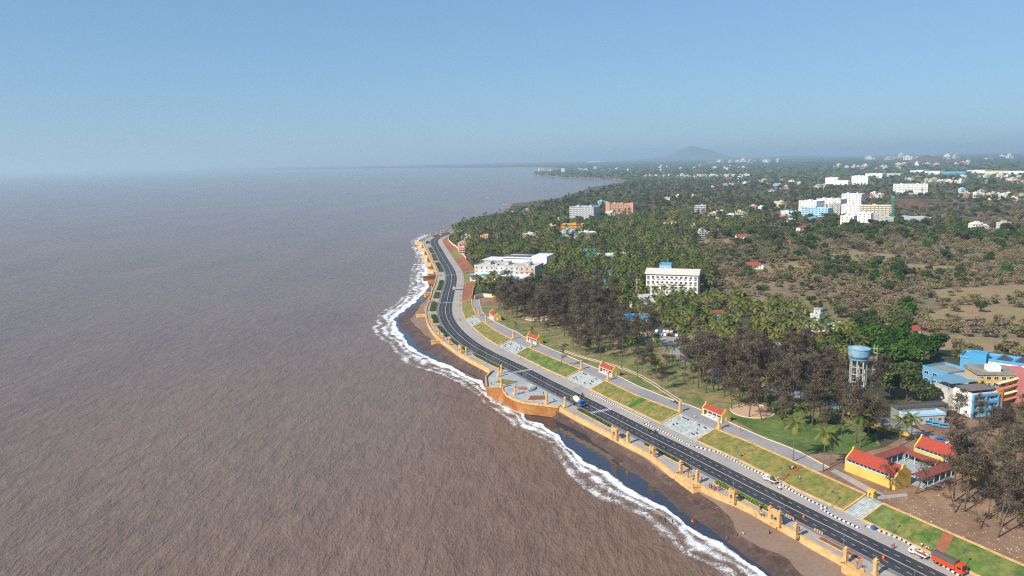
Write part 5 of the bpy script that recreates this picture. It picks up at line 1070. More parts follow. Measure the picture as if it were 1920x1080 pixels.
cluster(1320, 1460, 303.5, 306, 16, 'on the hazy ridge near the wooded hill', 4.5); cluster(1522, 1546, 351, 355, 8, 'in the small white hamlet left of the long white building', 1.1); cluster(1740, 1780, 341, 346, 9, 'in the woods behind the long white building', 1.2); cluster(1783, 1812, 339, 344, 6, 'in the woods under the factory row', 1.1); cluster(1802, 1842, 365, 371, 14, 'in the hamlet right of the long white building', 1.0); cluster(1852, 1892, 368, 375, 16, 'in the pinkish hamlet at the right edge', 1.1, wts=(3, 2, 2, .5, 4, 2)); cluster(1900, 1918, 370, 376, 5, 'at the right edge of the woods', 1)
cluster(1826, 1850, 428, 434, 7, 'in the low hamlet in the dry scrub', .9); cluster(1880, 1896, 436, 441, 3, 'in the tiny scrub hamlet by the right edge', .9); cluster(1632, 1650, 368, 373, 5, 'between the white quarter and the long white building', 1); cluster(1436, 1456, 361, 366, 6, 'in the middle of the far woods', 1.1); cluster(1440, 1475, 352, 358, 3, 'scattered in the far woods', 1.1)
cluster(1466, 1495, 408, 420, 9, 'in front of the low white house with blue roof', .9, wts=(3, 2, 2, .6, 2, 2)); cluster(1332, 1365, 405, 412, 9, 'along the low white wall in the woods', .9); cluster(1364, 1400, 408, 416, 9, 'beside the small red field', .9); cluster(1283, 1310, 423, 431, 6, 'in the woods right of the yellow villa', .8); cluster(1310, 1325, 438, 446, 4, 'below the small red field', .8); cluster(1880, 1925, 342, 346, 6, 'below the right end of the factory row', 1.3)
cluster(868, 880, 446, 452, 3, 'glimpsed in the palm wood by the far bend', .8); cluster(885, 925, 452, 458, 6, 'with orange roof in the palm wood behind the far bend', .8, wts=(1, 1, 0, 0, 2, 4)); cluster(856, 876, 466, 476, 5, 'pinkish behind the cream boundary wall', .8, wts=(0, 1, 0, 0, 4, 2)); cluster(968, 1000, 443, 450, 4, 'in the palm wood left of the amber building', .8); cluster(1030, 1052, 431, 437, 4, 'beside the amber building', .8, wts=(0, 1, 0, 0, 2, 4))
cluster(1690, 1790, 333, 346, 16, 'in the leafy suburb below the factory row', 1.2); cluster(1800, 1915, 331, 340, 20, 'in the woods right of the far water tower', 1.2); cluster(1640, 1700, 312, 320, 12, 'just behind the white factory hall', 1.6); cluster(1380, 1450, 340, 350, 8, 'among the far trees left of the white towers', 1.2); cluster(1200, 1400, 312, 322, 14, 'in the hazy woods beyond the bay village', 1.8)
cluster(1460, 1500, 340, 350, 5, 'in the far woods left of the white towers', 1.2); cluster(955, 995, 399, 403, 6, 'on the small beach point', .8); cluster(1125, 1142, 383, 387, 4, 'behind the terracotta block', 1)
for px, py, w_, k, lab in ((1168, 371, 0, 1, 'alone on the far wooded slope'), (1178, 370, 4, 1, 'with a pink wall on the far wooded slope'), (1222, 379, 0, 1, 'with a pointed roof deep in the woods'), (1250, 377, 0, 0, 'with a long flat roof deep in the woods'), (1272, 370, 0, 0, 'left of the far smoke'), (1300, 371, 0, 0, 'right of the far smoke'), (1324, 371, 4, 0, 'on a clearing in the far woods'), (1338, 374, 0, 1, 'beyond the clearing in the far woods'),
                            (1335, 353, 1, 0, 'at the left of the far yellow row'), (1347, 352, 1, 0, 'in the middle of the far yellow row'), (1429, 395, 0, 0, 'in the bushy plain'), (1412, 392, 4, 0, 'left in the bushy plain'), (1505, 432, 0, 1, 'on the edge of the scrub'), (1467, 458, 2, 1, 'lone at the left of the scrub'), (1412, 503, 0, 1, 'tiny by the scrub clearing'), (1390, 448, 0, 1, 'by the red patch'), (1338, 397, 5, 0, 'beside the grey unfinished block'), (1116, 318.5, 0, 2, 'square and tall on the far headland')):
    fhouse(px, py, 1.0 if py > 330 else 2.2, w_, k, lab, None)
flatblock((1242, 424), (1268, 424), 12, 2, 3.4, CREAM, 'yellow villa with pink roof in the woods', roofm=PINK, side=None, front=20)
flatblock((1356, 349), (1376, 349), 14, 2, 4, DIRTYWHITE, 'far white villa at the end of the yellow row', side=None, bay=6, front=40)
flatblock((1100, 304.5), (1125, 304.5), 150, 1, 22, WHITE, 'long white shed on the far side of the bay', 'shed', side=None, bay=120, tank=False, front=100)
flatblock((1052.5, 322), (1058.5, 322), 25, 6, 4.5, LBLUE, 'pale blue tower on the far headland', side=None, bay=9, front=100)

# only the 290 houses that show largest stay separate; the tiniest of the far town are one mass
FH.sort(key=lambda q: -q[0]); rest = [o for _, o in FH[290:]]; mb = MB(); _ms = []
for o in rest:
    M_ = Matrix.LocRotScale(o.location, o.rotation_euler, o.scale); ids = []
    for m in o.data.materials:
        if m not in _ms: _ms.append(m)
        ids.append(_ms.index(m))
    k0 = len(mb.v); mb.v += [tuple(M_ @ v.co) for v in o.data.vertices]; mb.f += [tuple(i + k0 for i in p.vertices) for p in o.data.polygons]; mb.m += [ids[p.material_index] for p in o.data.polygons]
    bpy.data.objects.remove(o)
if rest: o = mb.build('far_houses', _ms); tag(o, 'tiny pale houses strewn through the hazy far town', 'houses', None, 'stuff')

# ================================================================== PEOPLE
SKIN = mat('skin', lin('#7d543c'), .6, .05, 5, world=False); HAIR = mat('black_hair', lin('#17130f'), .6, .1, 5, world=False); SHOE = mat('dark_shoe', lin('#2a2320'), .7, .1, 5, world=False)
def clothm(n, h): return mat('cloth_' + n, lin(h), .9, .08, 4, world=False)
CL = {k: clothm(k, v) for k, v in dict(white='#e4e2dc', red='#b52a2c', blue='#31548f', black='#1f2024', yellow='#d8b72c', green='#3f7a4a', grey='#7b7d80', orange='#d9722a', pink='#c9697c', navy='#232c46', khaki='#8a7a5a', cyan='#5fa3bd').items()}
POSES = {
 'stand': dict(hip=(0, 0, .93), chest=(0, .02, 1.32), neck=(0, .02, 1.47), head=(0, -.01, 1.62), kn=((.11, -.02, .5), (-.11, .01, .5)), ft=((.12, .03, .07), (-.12, .03, .07)), el=((.25, .05, 1.12), (-.25, .05, 1.12)), hd=((.27, -.06, .86), (-.27, -.05, .86))),
 'walk': dict(hip=(0, 0, .91), chest=(0, -.03, 1.3), neck=(0, -.04, 1.45), head=(0, -.08, 1.6), kn=((.1, -.2, .52), (-.1, .06, .47)), ft=((.11, -.28, .07), (-.11, .38, .12)), el=((.25, .12, 1.1), (-.25, -.02, 1.1)), hd=((.25, .2, .87), (-.24, -.22, .92))),
 'bend': dict(hip=(0, .12, .85), chest=(0, -.28, 1.12), neck=(0, -.42, 1.14), head=(0, -.55, 1.1), kn=((.14, -.1, .47), (-.14, 0, .47)), ft=((.16, .04, .07), (-.16, .12, .07)), el=((.25, -.38, .85), (-.25, -.4, .87)), hd=((.16, -.5, .6), (-.16, -.52, .62))),
 'sit': dict(hip=(0, .05, .5), chest=(0, .0, .88), neck=(0, -.01, 1.03), head=(0, -.04, 1.17), kn=((.13, -.4, .52), (-.13, -.4, .52)), ft=((.13, -.45, .07), (-.13, -.42, .07)), el=((.26, -.08, .72), (-.26, -.08, .72)), hd=((.16, -.33, .6), (-.16, -.33, .6))),
 'ride': dict(hip=(0, .1, .82), chest=(0, -.05, 1.2), neck=(0, -.08, 1.34), head=(0, -.1, 1.5), kn=((.22, -.3, .72), (-.22, -.3, .72)), ft=((.2, -.1, .3), (-.2, -.1, .3)), el=((.3, -.22, 1.02), (-.3, -.22, 1.02)), hd=((.28, -.48, .98), (-.28, -.48, .98)))}
def body_mesh(pose, skirt):
    P = POSES[pose]; V = [P['hip'], tuple((a + b) / 2 for a, b in zip(P['hip'], P['chest'])), P['chest'], P['neck'], P['head'], tuple(a + b for a, b in zip(P['head'], (0, 0, .1)))]; Rr = [(.15, .12), (.13, .105), (.17, .115), (.055, .055), (.092, .1), (.06, .07)]; Ed = [(0, 1), (1, 2), (2, 3), (3, 4), (4, 5)]
    for i, sg in enumerate((1, -1)):
        o = len(V); c = P['chest']; h = P['hip']
        V += [(c[0] + sg * .17, c[1], c[2] + .07), P['el'][i], P['hd'][i]]; Rr += [(.062, .062), (.045, .045), (.032, .032)]; Ed += [(2, o), (o, o + 1), (o + 1, o + 2)]
        o = len(V); V += [(h[0] + sg * .1, h[1], h[2] - .05), P['kn'][i], P['ft'][i], (P['ft'][i][0], P['ft'][i][1] - .17, P['ft'][i][2] - .02)]; Rr += [(.1, .1), (.065, .065), (.042, .042), (.04, .03)]; Ed += [(0, o), (o, o + 1), (o + 1, o + 2), (o + 2, o + 3)]
    me = bpy.data.meshes.new('b'); me.from_pydata(V, Ed, []); o = bpy.data.objects.new('b', me); COL.objects.link(o)
    md = o.modifiers.new('s', 'SKIN'); 
    if not me.skin_vertices: bm = bmesh.new(); bm.from_mesh(me); bm.verts.layers.skin.verify(); bm.to_mesh(me); bm.free()
    sv = me.skin_vertices[0].data
    for i, r in enumerate(Rr): sv[i].radius = r
    sv[0].use_root = True
    s2 = o.modifiers.new('u', 'SUBSURF'); s2.levels = 1
    dg = bpy.context.evaluated_depsgraph_get(); m2 = bpy.data.meshes.new_from_object(o.evaluated_get(dg)); bpy.data.objects.remove(o); bpy.data.meshes.remove(me)
    mb = MB(); mb.v = [tuple(v.co) for v in m2.vertices]; mb.f = [tuple(p.vertices) for p in m2.polygons]; mb.m = []
    for p in m2.polygons:
        c = p.center; hz_ = P['head'][2]; k = 1
        if (c - Vector(P['head'])).length < .15 and c.z > P['neck'][2] - .02 or abs(c.z - P['neck'][2]) < .03 and pose != 'bend': k = 0
        elif min((c - Vector(h)).length for h in P['hd']) < .22: k = 0
        elif min((c - Vector(h)).length for h in P['ft']) < .2: k = 3
        elif c.z < P['hip'][2] + .02 or min((c - Vector(h)).length for h in P['kn']) < .3: k = 2
        mb.m.append(k)
    for i, sg in enumerate((1, -1)):                     # five fingers on each hand
        h = Vector(P['hd'][i]); e = Vector(P['el'][i]); d = (h - e).normalized(); sd = d.cross(Vector((1, 0, 0))).normalized()
        for j in range(4): a = h + sd * (.03 * (j - 1.5) / 1.5) * 1.0 + d * .02; mb.tube(a, a + d * (.075, .09, .085, .065)[j] + Vector((-sg * .012, 0, 0)), .011, .007, 4, 0)
        a = h + sd * .035; mb.tube(a, a + d * .035 + sd * .035, .012, .008, 4, 0)
    hd = Vector(P['head']); mb.tube(hd + Vector((0, -.085, .01)), hd + Vector((0, -.12, -.015)), .01, .018, 4, 0)
    for sg in (1, -1): mb.tube(hd + Vector((sg * .08, .0, .0)), hd + Vector((sg * .105, .015, .005)), .025, .02, 5, 0); mb.tube(hd + Vector((sg * .035, -.088, .03)), hd + Vector((sg * .035, -.097, .03)), .012, .008, 4, 3)
    mb.tube(hd + Vector((-.03, -.09, -.045)), hd + Vector((.03, -.09, -.045)), .008, .008, 4, 3)
    if skirt: mb.lathe([(.33, .06), (.29, .4), (.2, .85), (.17, 1.0)], (0, 0, 0), 12, 2)
    return mb
PM = {}
def person(p, pose, top, low, lab, rz=0.0, group=None, parent=None, skirt=False):
    key = (pose, top, low, skirt)
    if key not in PM:
        if (pose, skirt) not in PM: PM[(pose, skirt)] = body_mesh(pose, skirt)
        PM[key] = PM[(pose, skirt)].mesh('person', [SKIN, CL[top], CL[low], SHOE])
        hp = Vector(POSES[pose]['head']); mb = MB(); mb.lathe([(.1, -.02), (.115, .05), (.1, .12), (.055, .165), (.01, .18)], (hp.x, hp.y + .018, hp.z + .0), 10); PM[key + ('h',)] = mb.mesh('hair', [HAIR])
    o = link('person', PM[key], None, p, rz); link('hair', PM[key + ('h',)], o); tag(o, lab, 'person', group); return o
def beach_z(px, py):
    z = 1.5
    for _ in range(4):
        s, o = sof(px, py, z); a, b, c, d, w = order(s); z = float(np.interp(o, [a - 25, b, c, (c + d) / 2, d, w], [-3, -.5, 0, .75, 1.5, 2.9]))
    return z
def P_(px, py, z): return at(px, py, z)
PE = [  # px, py, where, pose, top, lower, skirt, label
 (1345, 958.5, 'b', 'stand', 'white', 'blue', 0, 'person in white shirt and blue trousers alone on the dry beach'), (1298, 979, 'b', 'stand', 'red', 'orange', 1, 'person in orange dress at the edge of the foam, left of the pair'), (1301, 981, 'b', 'walk', 'red', 'red', 1, 'person in red dress at the edge of the foam, right of the pair'),
 (1247, 981, 'f', 'stand', 'navy', 'black', 0, 'person in dark clothes bathing in the surf, left one'), (1261, 983, 'f', 'stand', 'black', 'navy', 0, 'person in dark clothes bathing in the surf, right one'), (1362.5, 1013, 'b', 'walk', 'cyan', 'grey', 0, 'person in pale shirt walking on the dark wet sand'), (1381.5, 1008, 'b', 'stand', 'red', 'black', 0, 'person in red top standing on the wet sand'),
 (1393.5, 1006, 'b', 'walk', 'white', 'khaki', 0, 'person in white top at the dark edge of the wet sand'), (1443, 1004.5, 'b', 'stand', 'black', 'navy', 0, 'person in dark clothes on the dry beach below the widest gateway'), (1455, 996, 'b', 'sit', 'red', 'red', 1, 'seated person in red dress on the beach by the widest gateway'), (1460, 993, 'b', 'sit', 'white', 'grey', 0, 'seated person in white shirt on the beach by the widest gateway'),
 (1330.5, 915, 'p', 'stand', 'black', 'navy', 0, 'person in dark clothes leftmost of the row right of the near bastion'), (1334, 916.5, 'p', 'stand', 'navy', 'black', 0, 'person in navy second in the row right of the near bastion'), (1339.5, 919, 'p', 'stand', 'red', 'red', 1, 'person in red dress first in the row by the hedge start'), (1342.5, 917, 'p', 'walk', 'white', 'black', 0, 'person in white shirt between the red dresses by the hedge start'),
 (1346.5, 920, 'p', 'stand', 'red', 'pink', 1, 'person in red and pink dress second in the row by the hedge start'), (1350, 918, 'p', 'stand', 'black', 'black', 0, 'person in black behind the red dresses by the hedge start'), (1353.5, 920, 'p', 'stand', 'khaki', 'navy', 0, 'person in khaki last in the row by the hedge start'), (1316, 902.5, 'p', 'stand', 'navy', 'black', 0, 'person in navy at the square pillar of the near bastion'), (1319.5, 903, 'p', 'stand', 'white', 'black', 0, 'person in white at the square pillar of the near bastion'),
 (1423.5, 966.5, 'p', 'sit', 'pink', 'white', 0, 'person in pink seated on the seawall left of the widest gateway'), (1427, 968, 'p', 'stand', 'white', 'blue', 0, 'person in white shirt by the seawall left of the widest gateway'), (1430.5, 969.5, 'p', 'sit', 'blue', 'black', 0, 'person in blue seated by the seawall left of the widest gateway'), (1433.5, 970.5, 'p', 'stand', 'grey', 'black', 0, 'person in grey nearest the widest gateway on its left'),
 (1425, 953.5, 'p', 'stand', 'white', 'grey', 0, 'person in white beside the hedge near the widest gateway'), (1430, 951.5, 'p', 'bend', 'navy', 'black', 0, 'person in navy bending over at the hedge near the widest gateway'), (1498.5, 996, 'p', 'stand', 'black', 'black', 0, 'person in black standing in the shade of the tall pillar'), (1495.5, 997, 'p', 'stand', 'grey', 'navy', 0, 'person in grey standing in the shade of the tall pillar'),
 (1672, 1030.5, 'p', 'walk', 'blue', 'grey', 0, 'person in blue crossing the pavement left of the white pickup'), (1676, 1029, 'p', 'walk', 'red', 'black', 0, 'person in red crossing the pavement left of the white pickup'), (1727.5, 1027, 's', 'stand', 'white', 'grey', 0, 'worker in white standing at the dug strip foot, left'), (1736, 1031, 'p', 'bend', 'white', 'grey', 0, 'worker in white bending over the dug strip, first'), (1741, 1033, 'p', 'bend', 'white', 'khaki', 0, 'worker in white bending over the dug strip, second'), (1746, 1036, 'p', 'bend', 'grey', 'black', 0, 'worker in grey bending over the dug strip, third'),
 (1752, 1054, 'p', 'stand', 'white', 'black', 0, 'worker in white at the back of the orange truck, left'), (1755.5, 1057, 'p', 'stand', 'grey', 'navy', 0, 'worker in grey at the back of the orange truck, right'), (1388, 855.5, 's', 'bend', 'white', 'navy', 0, 'worker bending in the middle of the long grass bank'), (1390.5, 856, 's', 'bend', 'red', 'black', 0, 'worker in red bending in the middle of the long grass bank'),
 (1481, 880.5, 's', 'bend', 'black', 'navy', 0, 'worker in black at the trench of the long bank, lowest'), (1484, 881, 's', 'bend', 'white', 'grey', 0, 'worker in white at the trench of the long bank, second'), (1488, 880, 's', 'stand', 'white', 'black', 0, 'worker in white at the trench of the long bank, third'), (1491, 878.5, 's', 'bend', 'red', 'navy', 0, 'worker in red at the trench of the long bank, topmost'), (1500, 899, 's', 'bend', 'white', 'grey', 0, 'worker in white alone on the grass right of the trench'),
 (1458, 900, 's', 'bend', 'white', 'black', 0, 'worker in white at the lower end of the trench'), (1475.5, 911, 'p', 'sit', 'orange', 'khaki', 0, 'person in orange seated on the kerb right of the white pickup'), (1477.5, 912.5, 'p', 'sit', 'white', 'khaki', 0, 'person in white seated on the kerb right of the white pickup'), (893.5, 670.5, 'p', 'stand', 'black', 'black', 0, 'person in black north of the plaza by the hedge, left'), (896, 670.8, 'p', 'stand', 'navy', 'black', 0, 'person in navy north of the plaza by the hedge, right'),
 (1039, 752.5, 'z', 'stand', 'black', 'black', 0, 'person in black between the last two plaza pillars'), (1019, 741, 'z', 'walk', 'navy', 'grey', 0, 'person in navy behind the red soil bed of the plaza'), (1042, 743, 'z', 'walk', 'white', 'grey', 0, 'person in white walking on the plaza near the road'), (974, 739, 'z', 'stand', 'cyan', 'blue', 0, 'person in pale blue left of the round plaza platform'), (1015, 757, 'z', 'sit', 'white', 'black', 0, 'person seated at the plaza parapet'), (1305, 721 + 96, 'p', 'walk', 'red', 'black', 0, 'person in red walking at the foot of the broad steps'),
 (1365.5, 800.5, 'u', 'walk', 'red', 'black', 0, 'person in red walking on the side road by the sandpit shelter'), (1388.5, 808.5, 'u', 'walk', 'pink', 'grey', 0, 'person in pink further along the side road'), (921, 722, 'z', 'stand', 'blue', 'black', 0, 'person in blue in the north corner of the plaza'), (806, 592, 'p', 'walk', 'black', 'navy', 0, 'person in black on the inner bend promenade'), (1303, 783, 'u', 'sit', 'white', 'white', 0, 'person in white at the top edge of the broad steps')]
for i, (px, py, wh, pose, top, low, sk, lab) in enumerate(PE):
    if wh == 'b': z = beach_z(px, py)
    elif wh == 'f': z = -.25
    elif wh == 'z': z = 5.035
    elif wh == 'u': z = 8.0
    elif wh == 's':
        z = 6.2
        for _ in range(4): s, o = sof(px, py, z); l, u = lowr(s), uppr(s); z = float(np.interp(o, [l, l + .5, (l + u) / 2, u - .2], [5.3, 5.35, 6.9, 8.12]))
    else: z = 5.0
    person(P_(px, py, z), pose, top, low, lab, rnd.uniform(0, 6.28) if pose != 'sit' else math.pi * .6, skirt=bool(sk))
# ================================================================== VEHICLES
def wheel_mesh(r, w):
    mb = MB(); n = 14
    for k, (rr, ww, m) in enumerate(((r, w, 0), (r * .55, w * 1.08, 1))): mb.tube((0, -ww / 2, 0), (0, ww / 2, 0), rr, rr, n, m)
    return mb.mesh('wheel', [TYRE, METAL])
def shell(prof, w, mb, m=0, inset=.12):
    """side profile extruded across, drawn in a little towards the top"""
    n = len(prof); zs = [z for x, z in prof]; z0, z1 = min(zs), max(zs); vs = []
    for sg in (-1, 1):
        for x, z in prof: vs.append((x, sg * (w / 2 - inset * max(0, (z - z0) / (z1 - z0) - .5) * 2), z))
    mb.add(vs, [(i, (i + 1) % n, n + (i + 1) % n, n + i) for i in range(n)], m)
    for t in tessellate_polygon([[Vector((x, z, 0)) for x, z in prof]]): mb.add(vs, [tuple(t)], m); mb.add(vs, [tuple(n + i for i in t)[::-1]], m)
    return mb
def truck(p, rz, lab, cabm, bedm, kind, L_=8.5, name='truck'):
    t = empty(name, p, rz); tag(t, lab, 'truck'); x1 = L_ / 2; w = 2.4 if L_ > 6 else 1.7; cl_ = 2.0 if L_ > 6 else 1.6; ch = 2.7 if L_ > 6 else 1.9; wr = .5 if L_ > 6 else .34
    mb = MB(); shell([(x1 - cl_, .55), (x1 - .05, .55), (x1, .9), (x1 - .05, 1.45), (x1 - .35, ch), (x1 - cl_, ch)], w, mb); mb.build('cab', [cabm], t)
    mb = MB(); mb.add([(x1 - .02, -w * .42, 1.5), (x1 - .02, w * .42, 1.5), (x1 - .31, w * .38, ch - .15), (x1 - .31, -w * .38, ch - .15)], [(0, 1, 2, 3)]); mb.bx(x1 - cl_ * .75, x1 - .5, -w / 2 - .01, w / 2 + .01, 1.55 * ch / 2.7, 2.2 * ch / 2.7); mb.build('windscreen', [GLASS], t)
    mb = MB(); mb.bx(x1 - .02, x1 + .14, -w / 2, w / 2, .45, .8); mb.build('bumper', [DGREY], t)
    for sg in (-1, 1): mb = MB(); mb.lathe([(.12, 0), (.1, .05)], n=8); o = mb.build('headlight', [WHITE], t, (x1, sg * w * .35, 1.0)); o.rotation_euler = (0, math.pi / 2, 0)
    mb = MB(); mb.bx(-L_ / 2, x1 - cl_, -w * .3, w * .3, .55, .85); mb.build('chassis', [DGREY], t); b0, b1 = -L_ / 2, x1 - cl_ - .15; hh = 2.2 if L_ > 6 else 1.25
    if kind == 'mixer':
        mb = MB(); n = 14; prof = [(.5, 0), (1.05, .6), (1.35, 2.0), (1.3, 3.2), (.8, 4.4), (.45, 4.8)]; vs = []
        for r_, u in prof:
            for i in range(n): a = 2 * math.pi * i / n; vs.append((b1 - .3 - u, r_ * math.cos(a), 2.15 + u * .12 + r_ * math.sin(a)))
        mb.add(vs, [(j * n + i, j * n + (i + 1) % n, (j + 1) * n + (i + 1) % n, (j + 1) * n + i) for j in range(5) for i in range(n)] + [tuple(range(n)), tuple(5 * n + i for i in range(n))[::-1]]); mb.build('drum', [bedm], t)
        mb = MB(); mb.bx(b0, b0 + .5, -.5, .5, .9, 3.2).bx(b0 - .4, b0, -.3, .3, 1.2, 1.5); mb.build('chute', [METAL], t)
    else:
        mb = MB(); mb.bx(b0, b1, -w / 2, w / 2, .86, 1.0).bx(b0, b1, -w / 2, -w / 2 + .08, 1.001, hh).bx(b0, b1, w / 2 - .08, w / 2, 1.001, hh).bx(b0, b0 + .08, -w / 2 + .081, w / 2 - .081, 1.001, hh).bx(b1 - .08, b1, -w / 2 + .081, w / 2 - .081, 1.001, hh + .3)
        for i in range(int((b1 - b0) / .9)): x = b0 + .3 + i * .9; mb.bx(x, x + .08, -w / 2 - .05, -w / 2 - .001, .95, hh).bx(x, x + .08, w / 2 + .001, w / 2 + .05, .95, hh)
        mb.build('cargo_bed', [bedm], t)
        if kind == 'tarp': mb = MB(); n = 8; prof = [(-w / 2 - .06, hh - .1)] + [(-(w / 2 + .04) * math.cos(math.pi * i / n), hh + .55 + .45 * math.sin(math.pi * i / n)) for i in range(n + 1)] + [(w / 2 + .06, hh - .1)]; k = len(prof); ns = 7; vs = [(b0 + (b1 - b0) * j / (ns - 1), y, z - (.07 if j % 2 and 1 < i < k - 2 else 0)) for j in range(ns) for i, (y, z) in enumerate(prof)]; mb.add(vs, [(j * k + i, j * k + i + 1, (j + 1) * k + i + 1, (j + 1) * k + i)[::-1] for j in range(ns - 1) for i in range(k - 1)] + [tuple(range(k)), tuple((ns - 1) * k + i for i in range(k))[::-1]]); mb.build('tarpaulin', [DGREY], t)
        if kind == 'load': mb = MB(); mb.bx(b0 + .15, b1 - .15, -w / 2 + .15, w / 2 - .15, 1.02, hh - .2).box(((b0 + b1) / 2 - .3, 0, hh), (1.2, 1.0, .5), taper=.5); mb.build('load', [RUST], t)
        if kind == 'sacks': mb = MB(); mb.box(((b0 + b1) / 2, 0, hh + .4), (1.5, 1.3, 1.4), taper=.6).box((b0 + .6, .1, hh), (.8, 1.2, .6), taper=.7); mb.build('load', [DGREY], t)
    wm = wheel_mesh(wr, .3); xs = [x1 - .9 if L_ > 6 else x1 - .8, b0 + 1.3] + ([b0 + 2.45] if L_ > 8 else [])
    for x in xs:
        for sg in (-1, 1): link('wheel', wm, t, (x, sg * (w / 2 - .2), wr))
    return t
OT = paint('truck_orange', '#dc4a1e', .5); s_ = sof(1779, 1063)[0]
truck(at(1779, 1065, 5.0), heading(s_) + math.pi, 'bright orange truck with dark tarpaulin parked at the kerb', OT, OT, 'tarp', 8.6)
s_ = sof(1444, 903)[0]; truck(at(1444, 903.5, 5.0), heading(s_), 'white pickup with dark bundles parked below the long bank', WHITE, WHITE, 'sacks', 5.2)
s_ = sof(1722, 1042)[0]; truck(at(1722, 1042.5, 5.0), heading(s_), 'white pickup with a red brown load near the orange truck', WHITE, WHITE, 'load', 5.0)
s_ = sof(1080, 757)[0]; truck(at(1083, 758.5, 4.94), heading(s_) + math.pi, 'blue cab concrete mixer with cream drum beside the plaza', DBLUE, CREAM, 'mixer', 8.4)
s_ = sof(858, 543)[0]; truck(at(858, 543.5, 5.0), heading(s_) + math.pi / 2 + .05, 'cream cab lorry standing across the road at the inner bend', CREAM, GREYW, 'open', 8.8)
def bike(px, py, z, lab, rz=None, col=None, rider=None):
    s = sof(px, py)[0]; p = at(px, py, z); rz = heading(s) if rz is None else rz; t = empty('motorbike', p, rz); tag(t, lab, 'motorbike')
    mb = MB(); mb.box((0, 0, .62), (.9, .26, .25), taper=.8).box((.42, 0, .75), (.3, .3, .3), taper=.7).box((-.35, 0, .85), (.75, .28, .12)); mb.build('body', [col or BLACK], t)
    mb = MB(); mb.tube((.6, 0, .35), (.42, 0, 1.0), .03).tube((.42, -.32, 1.05), (.42, .32, 1.05), .025); mb.build('handlebar', [METAL], t)
    wm = wheel_mesh(.3, .11)
    for x in (-.62, .64): link('wheel', wm, t, (x, 0, .3))
    if rider: r_ = person(Vector(p) + Vector((0, 0, .02)), 'ride', rider[0], rider[1], rider[2], rz + math.pi / 2)
bike(1216.5, 808, 4.94, 'motorbike with a yellow shirted rider on the road by the broad steps', rider=('yellow', 'black', 'rider in yellow shirt on the road below the broad steps')); bike(1229, 811.5, 4.94, 'dark motorbike just behind the yellow shirted rider', rider=('black', 'grey', 'rider in black following the yellow shirted rider'))
bike(1461, 917, 5.0, 'white scooter parked on the pavement near the white pickup', col=WHITE); bike(1092, 741.5, 4.94, 'motorbike passing the concrete mixer', rider=('navy', 'black', 'rider in navy passing the concrete mixer')); bike(862.5, 600.5, 5.0, 'motorbike on the pavement of the inner bend', rider=('grey', 'black', 'rider in grey on the inner bend pavement'))
for i, (px, py) in enumerate(((1262, 753), (1266, 755), (1270, 757))): bike(px, py, 8.0, ('leftmost', 'middle', 'rightmost')[i] + ' of three parked motorbikes on the side road above the turf strip', rz=.4 * i, col=(WHITE, BLACK, RUST)[i])
bike(1426, 955, 5.0, 'dark motorbike parked by the hedge near the widest gateway', rz=1.0)
def car_proto(col, nm):
    mb = MB(); shell([(-2.1, .35), (2.05, .35), (2.15, .6), (2.0, .85), (1.15, .95), (.55, 1.42), (-1.1, 1.46), (-1.85, 1.0), (-2.15, .9)], 1.7, mb, inset=.16); me = mb.mesh('body', [col])
    mb = MB(); shell([(.5, .98), (1.05, .96), (.5, 1.38), (-1.05, 1.41), (-1.6, 1.0)], 1.72, mb, inset=.14); me2 = mb.mesh('windows', [GLASS]); return me, me2
CARM = {k: car_proto(m, k) for k, m in (('white', WHITE), ('silver', METAL), ('blue', DBLUE), ('red', RUST), ('black', BLACK), ('grey', DGREY))}; CW = wheel_mesh(.32, .2)
def car(p, rz, col, lab, group=None):
    t = empty('car', p, rz); tag(t, lab, 'car', group); link('body', CARM[col][0], t); link('windows', CARM[col][1], t)
    for x in (-1.3, 1.35):
        for sg in (-1, 1): link('wheel', CW, t, (x, sg * .78, .32))
    return t
r6 = random.Random(12)
for row, (pa, pb, n) in enumerate((((1232, 622), (1300, 626), 11), ((1240, 629), (1320, 633), 12), ((1262, 640), (1345, 645), 10))):
    A, B_ = at(*pa, PZ + .03), at(*pb, PZ + .03)
    for i in range(n):
        p = A.lerp(B_, i / (n - 1)); p.z = PZ + .03; c_ = r6.choice(('white', 'white', 'silver', 'black', 'red', 'blue', 'grey', 'white')); car(p, 1.2 + r6.uniform(-.1, .1), c_, c_ + ' car in the car park beside the palm wood, ' + ('back', 'middle', 'front')[row] + ' row', 'cars in the car park'); CLEAR.append((p.x, p.y, 2.5))
car(at(1784, 836, PZ + .04), -.45, 'white', 'white car on the inner road behind the second hall'); car(at(1764, 828, PZ + .04), -.45, 'blue', 'dark blue car left of the white car behind the second hall')
for i, px in enumerate((1744, 1757, 1770)):
    t = empty('van', at(px, 796 + i * 3, PZ), -.4); tag(t, ('leftmost', 'middle', 'rightmost')[i] + ' of three pale blue vans parked below the grey sheet building', 'van'); mb = MB(); shell([(-1.9, .35), (1.9, .35), (2.0, .9), (1.5, 1.75), (-1.9, 1.8)], 1.7, mb); mb.build('body', [BLUE], t); mb = MB(); shell([(-1.7, 1.05), (1.75, 1.05), (1.45, 1.6), (-1.7, 1.62)], 1.72, mb); mb.build('windows', [GLASS], t)
    for x in (-1.2, 1.25):
        for sg in (-1, 1): link('wheel', CW, t, (x, sg * .78, .32))
    CLEAR.append((t.location.x, t.location.y, 6))
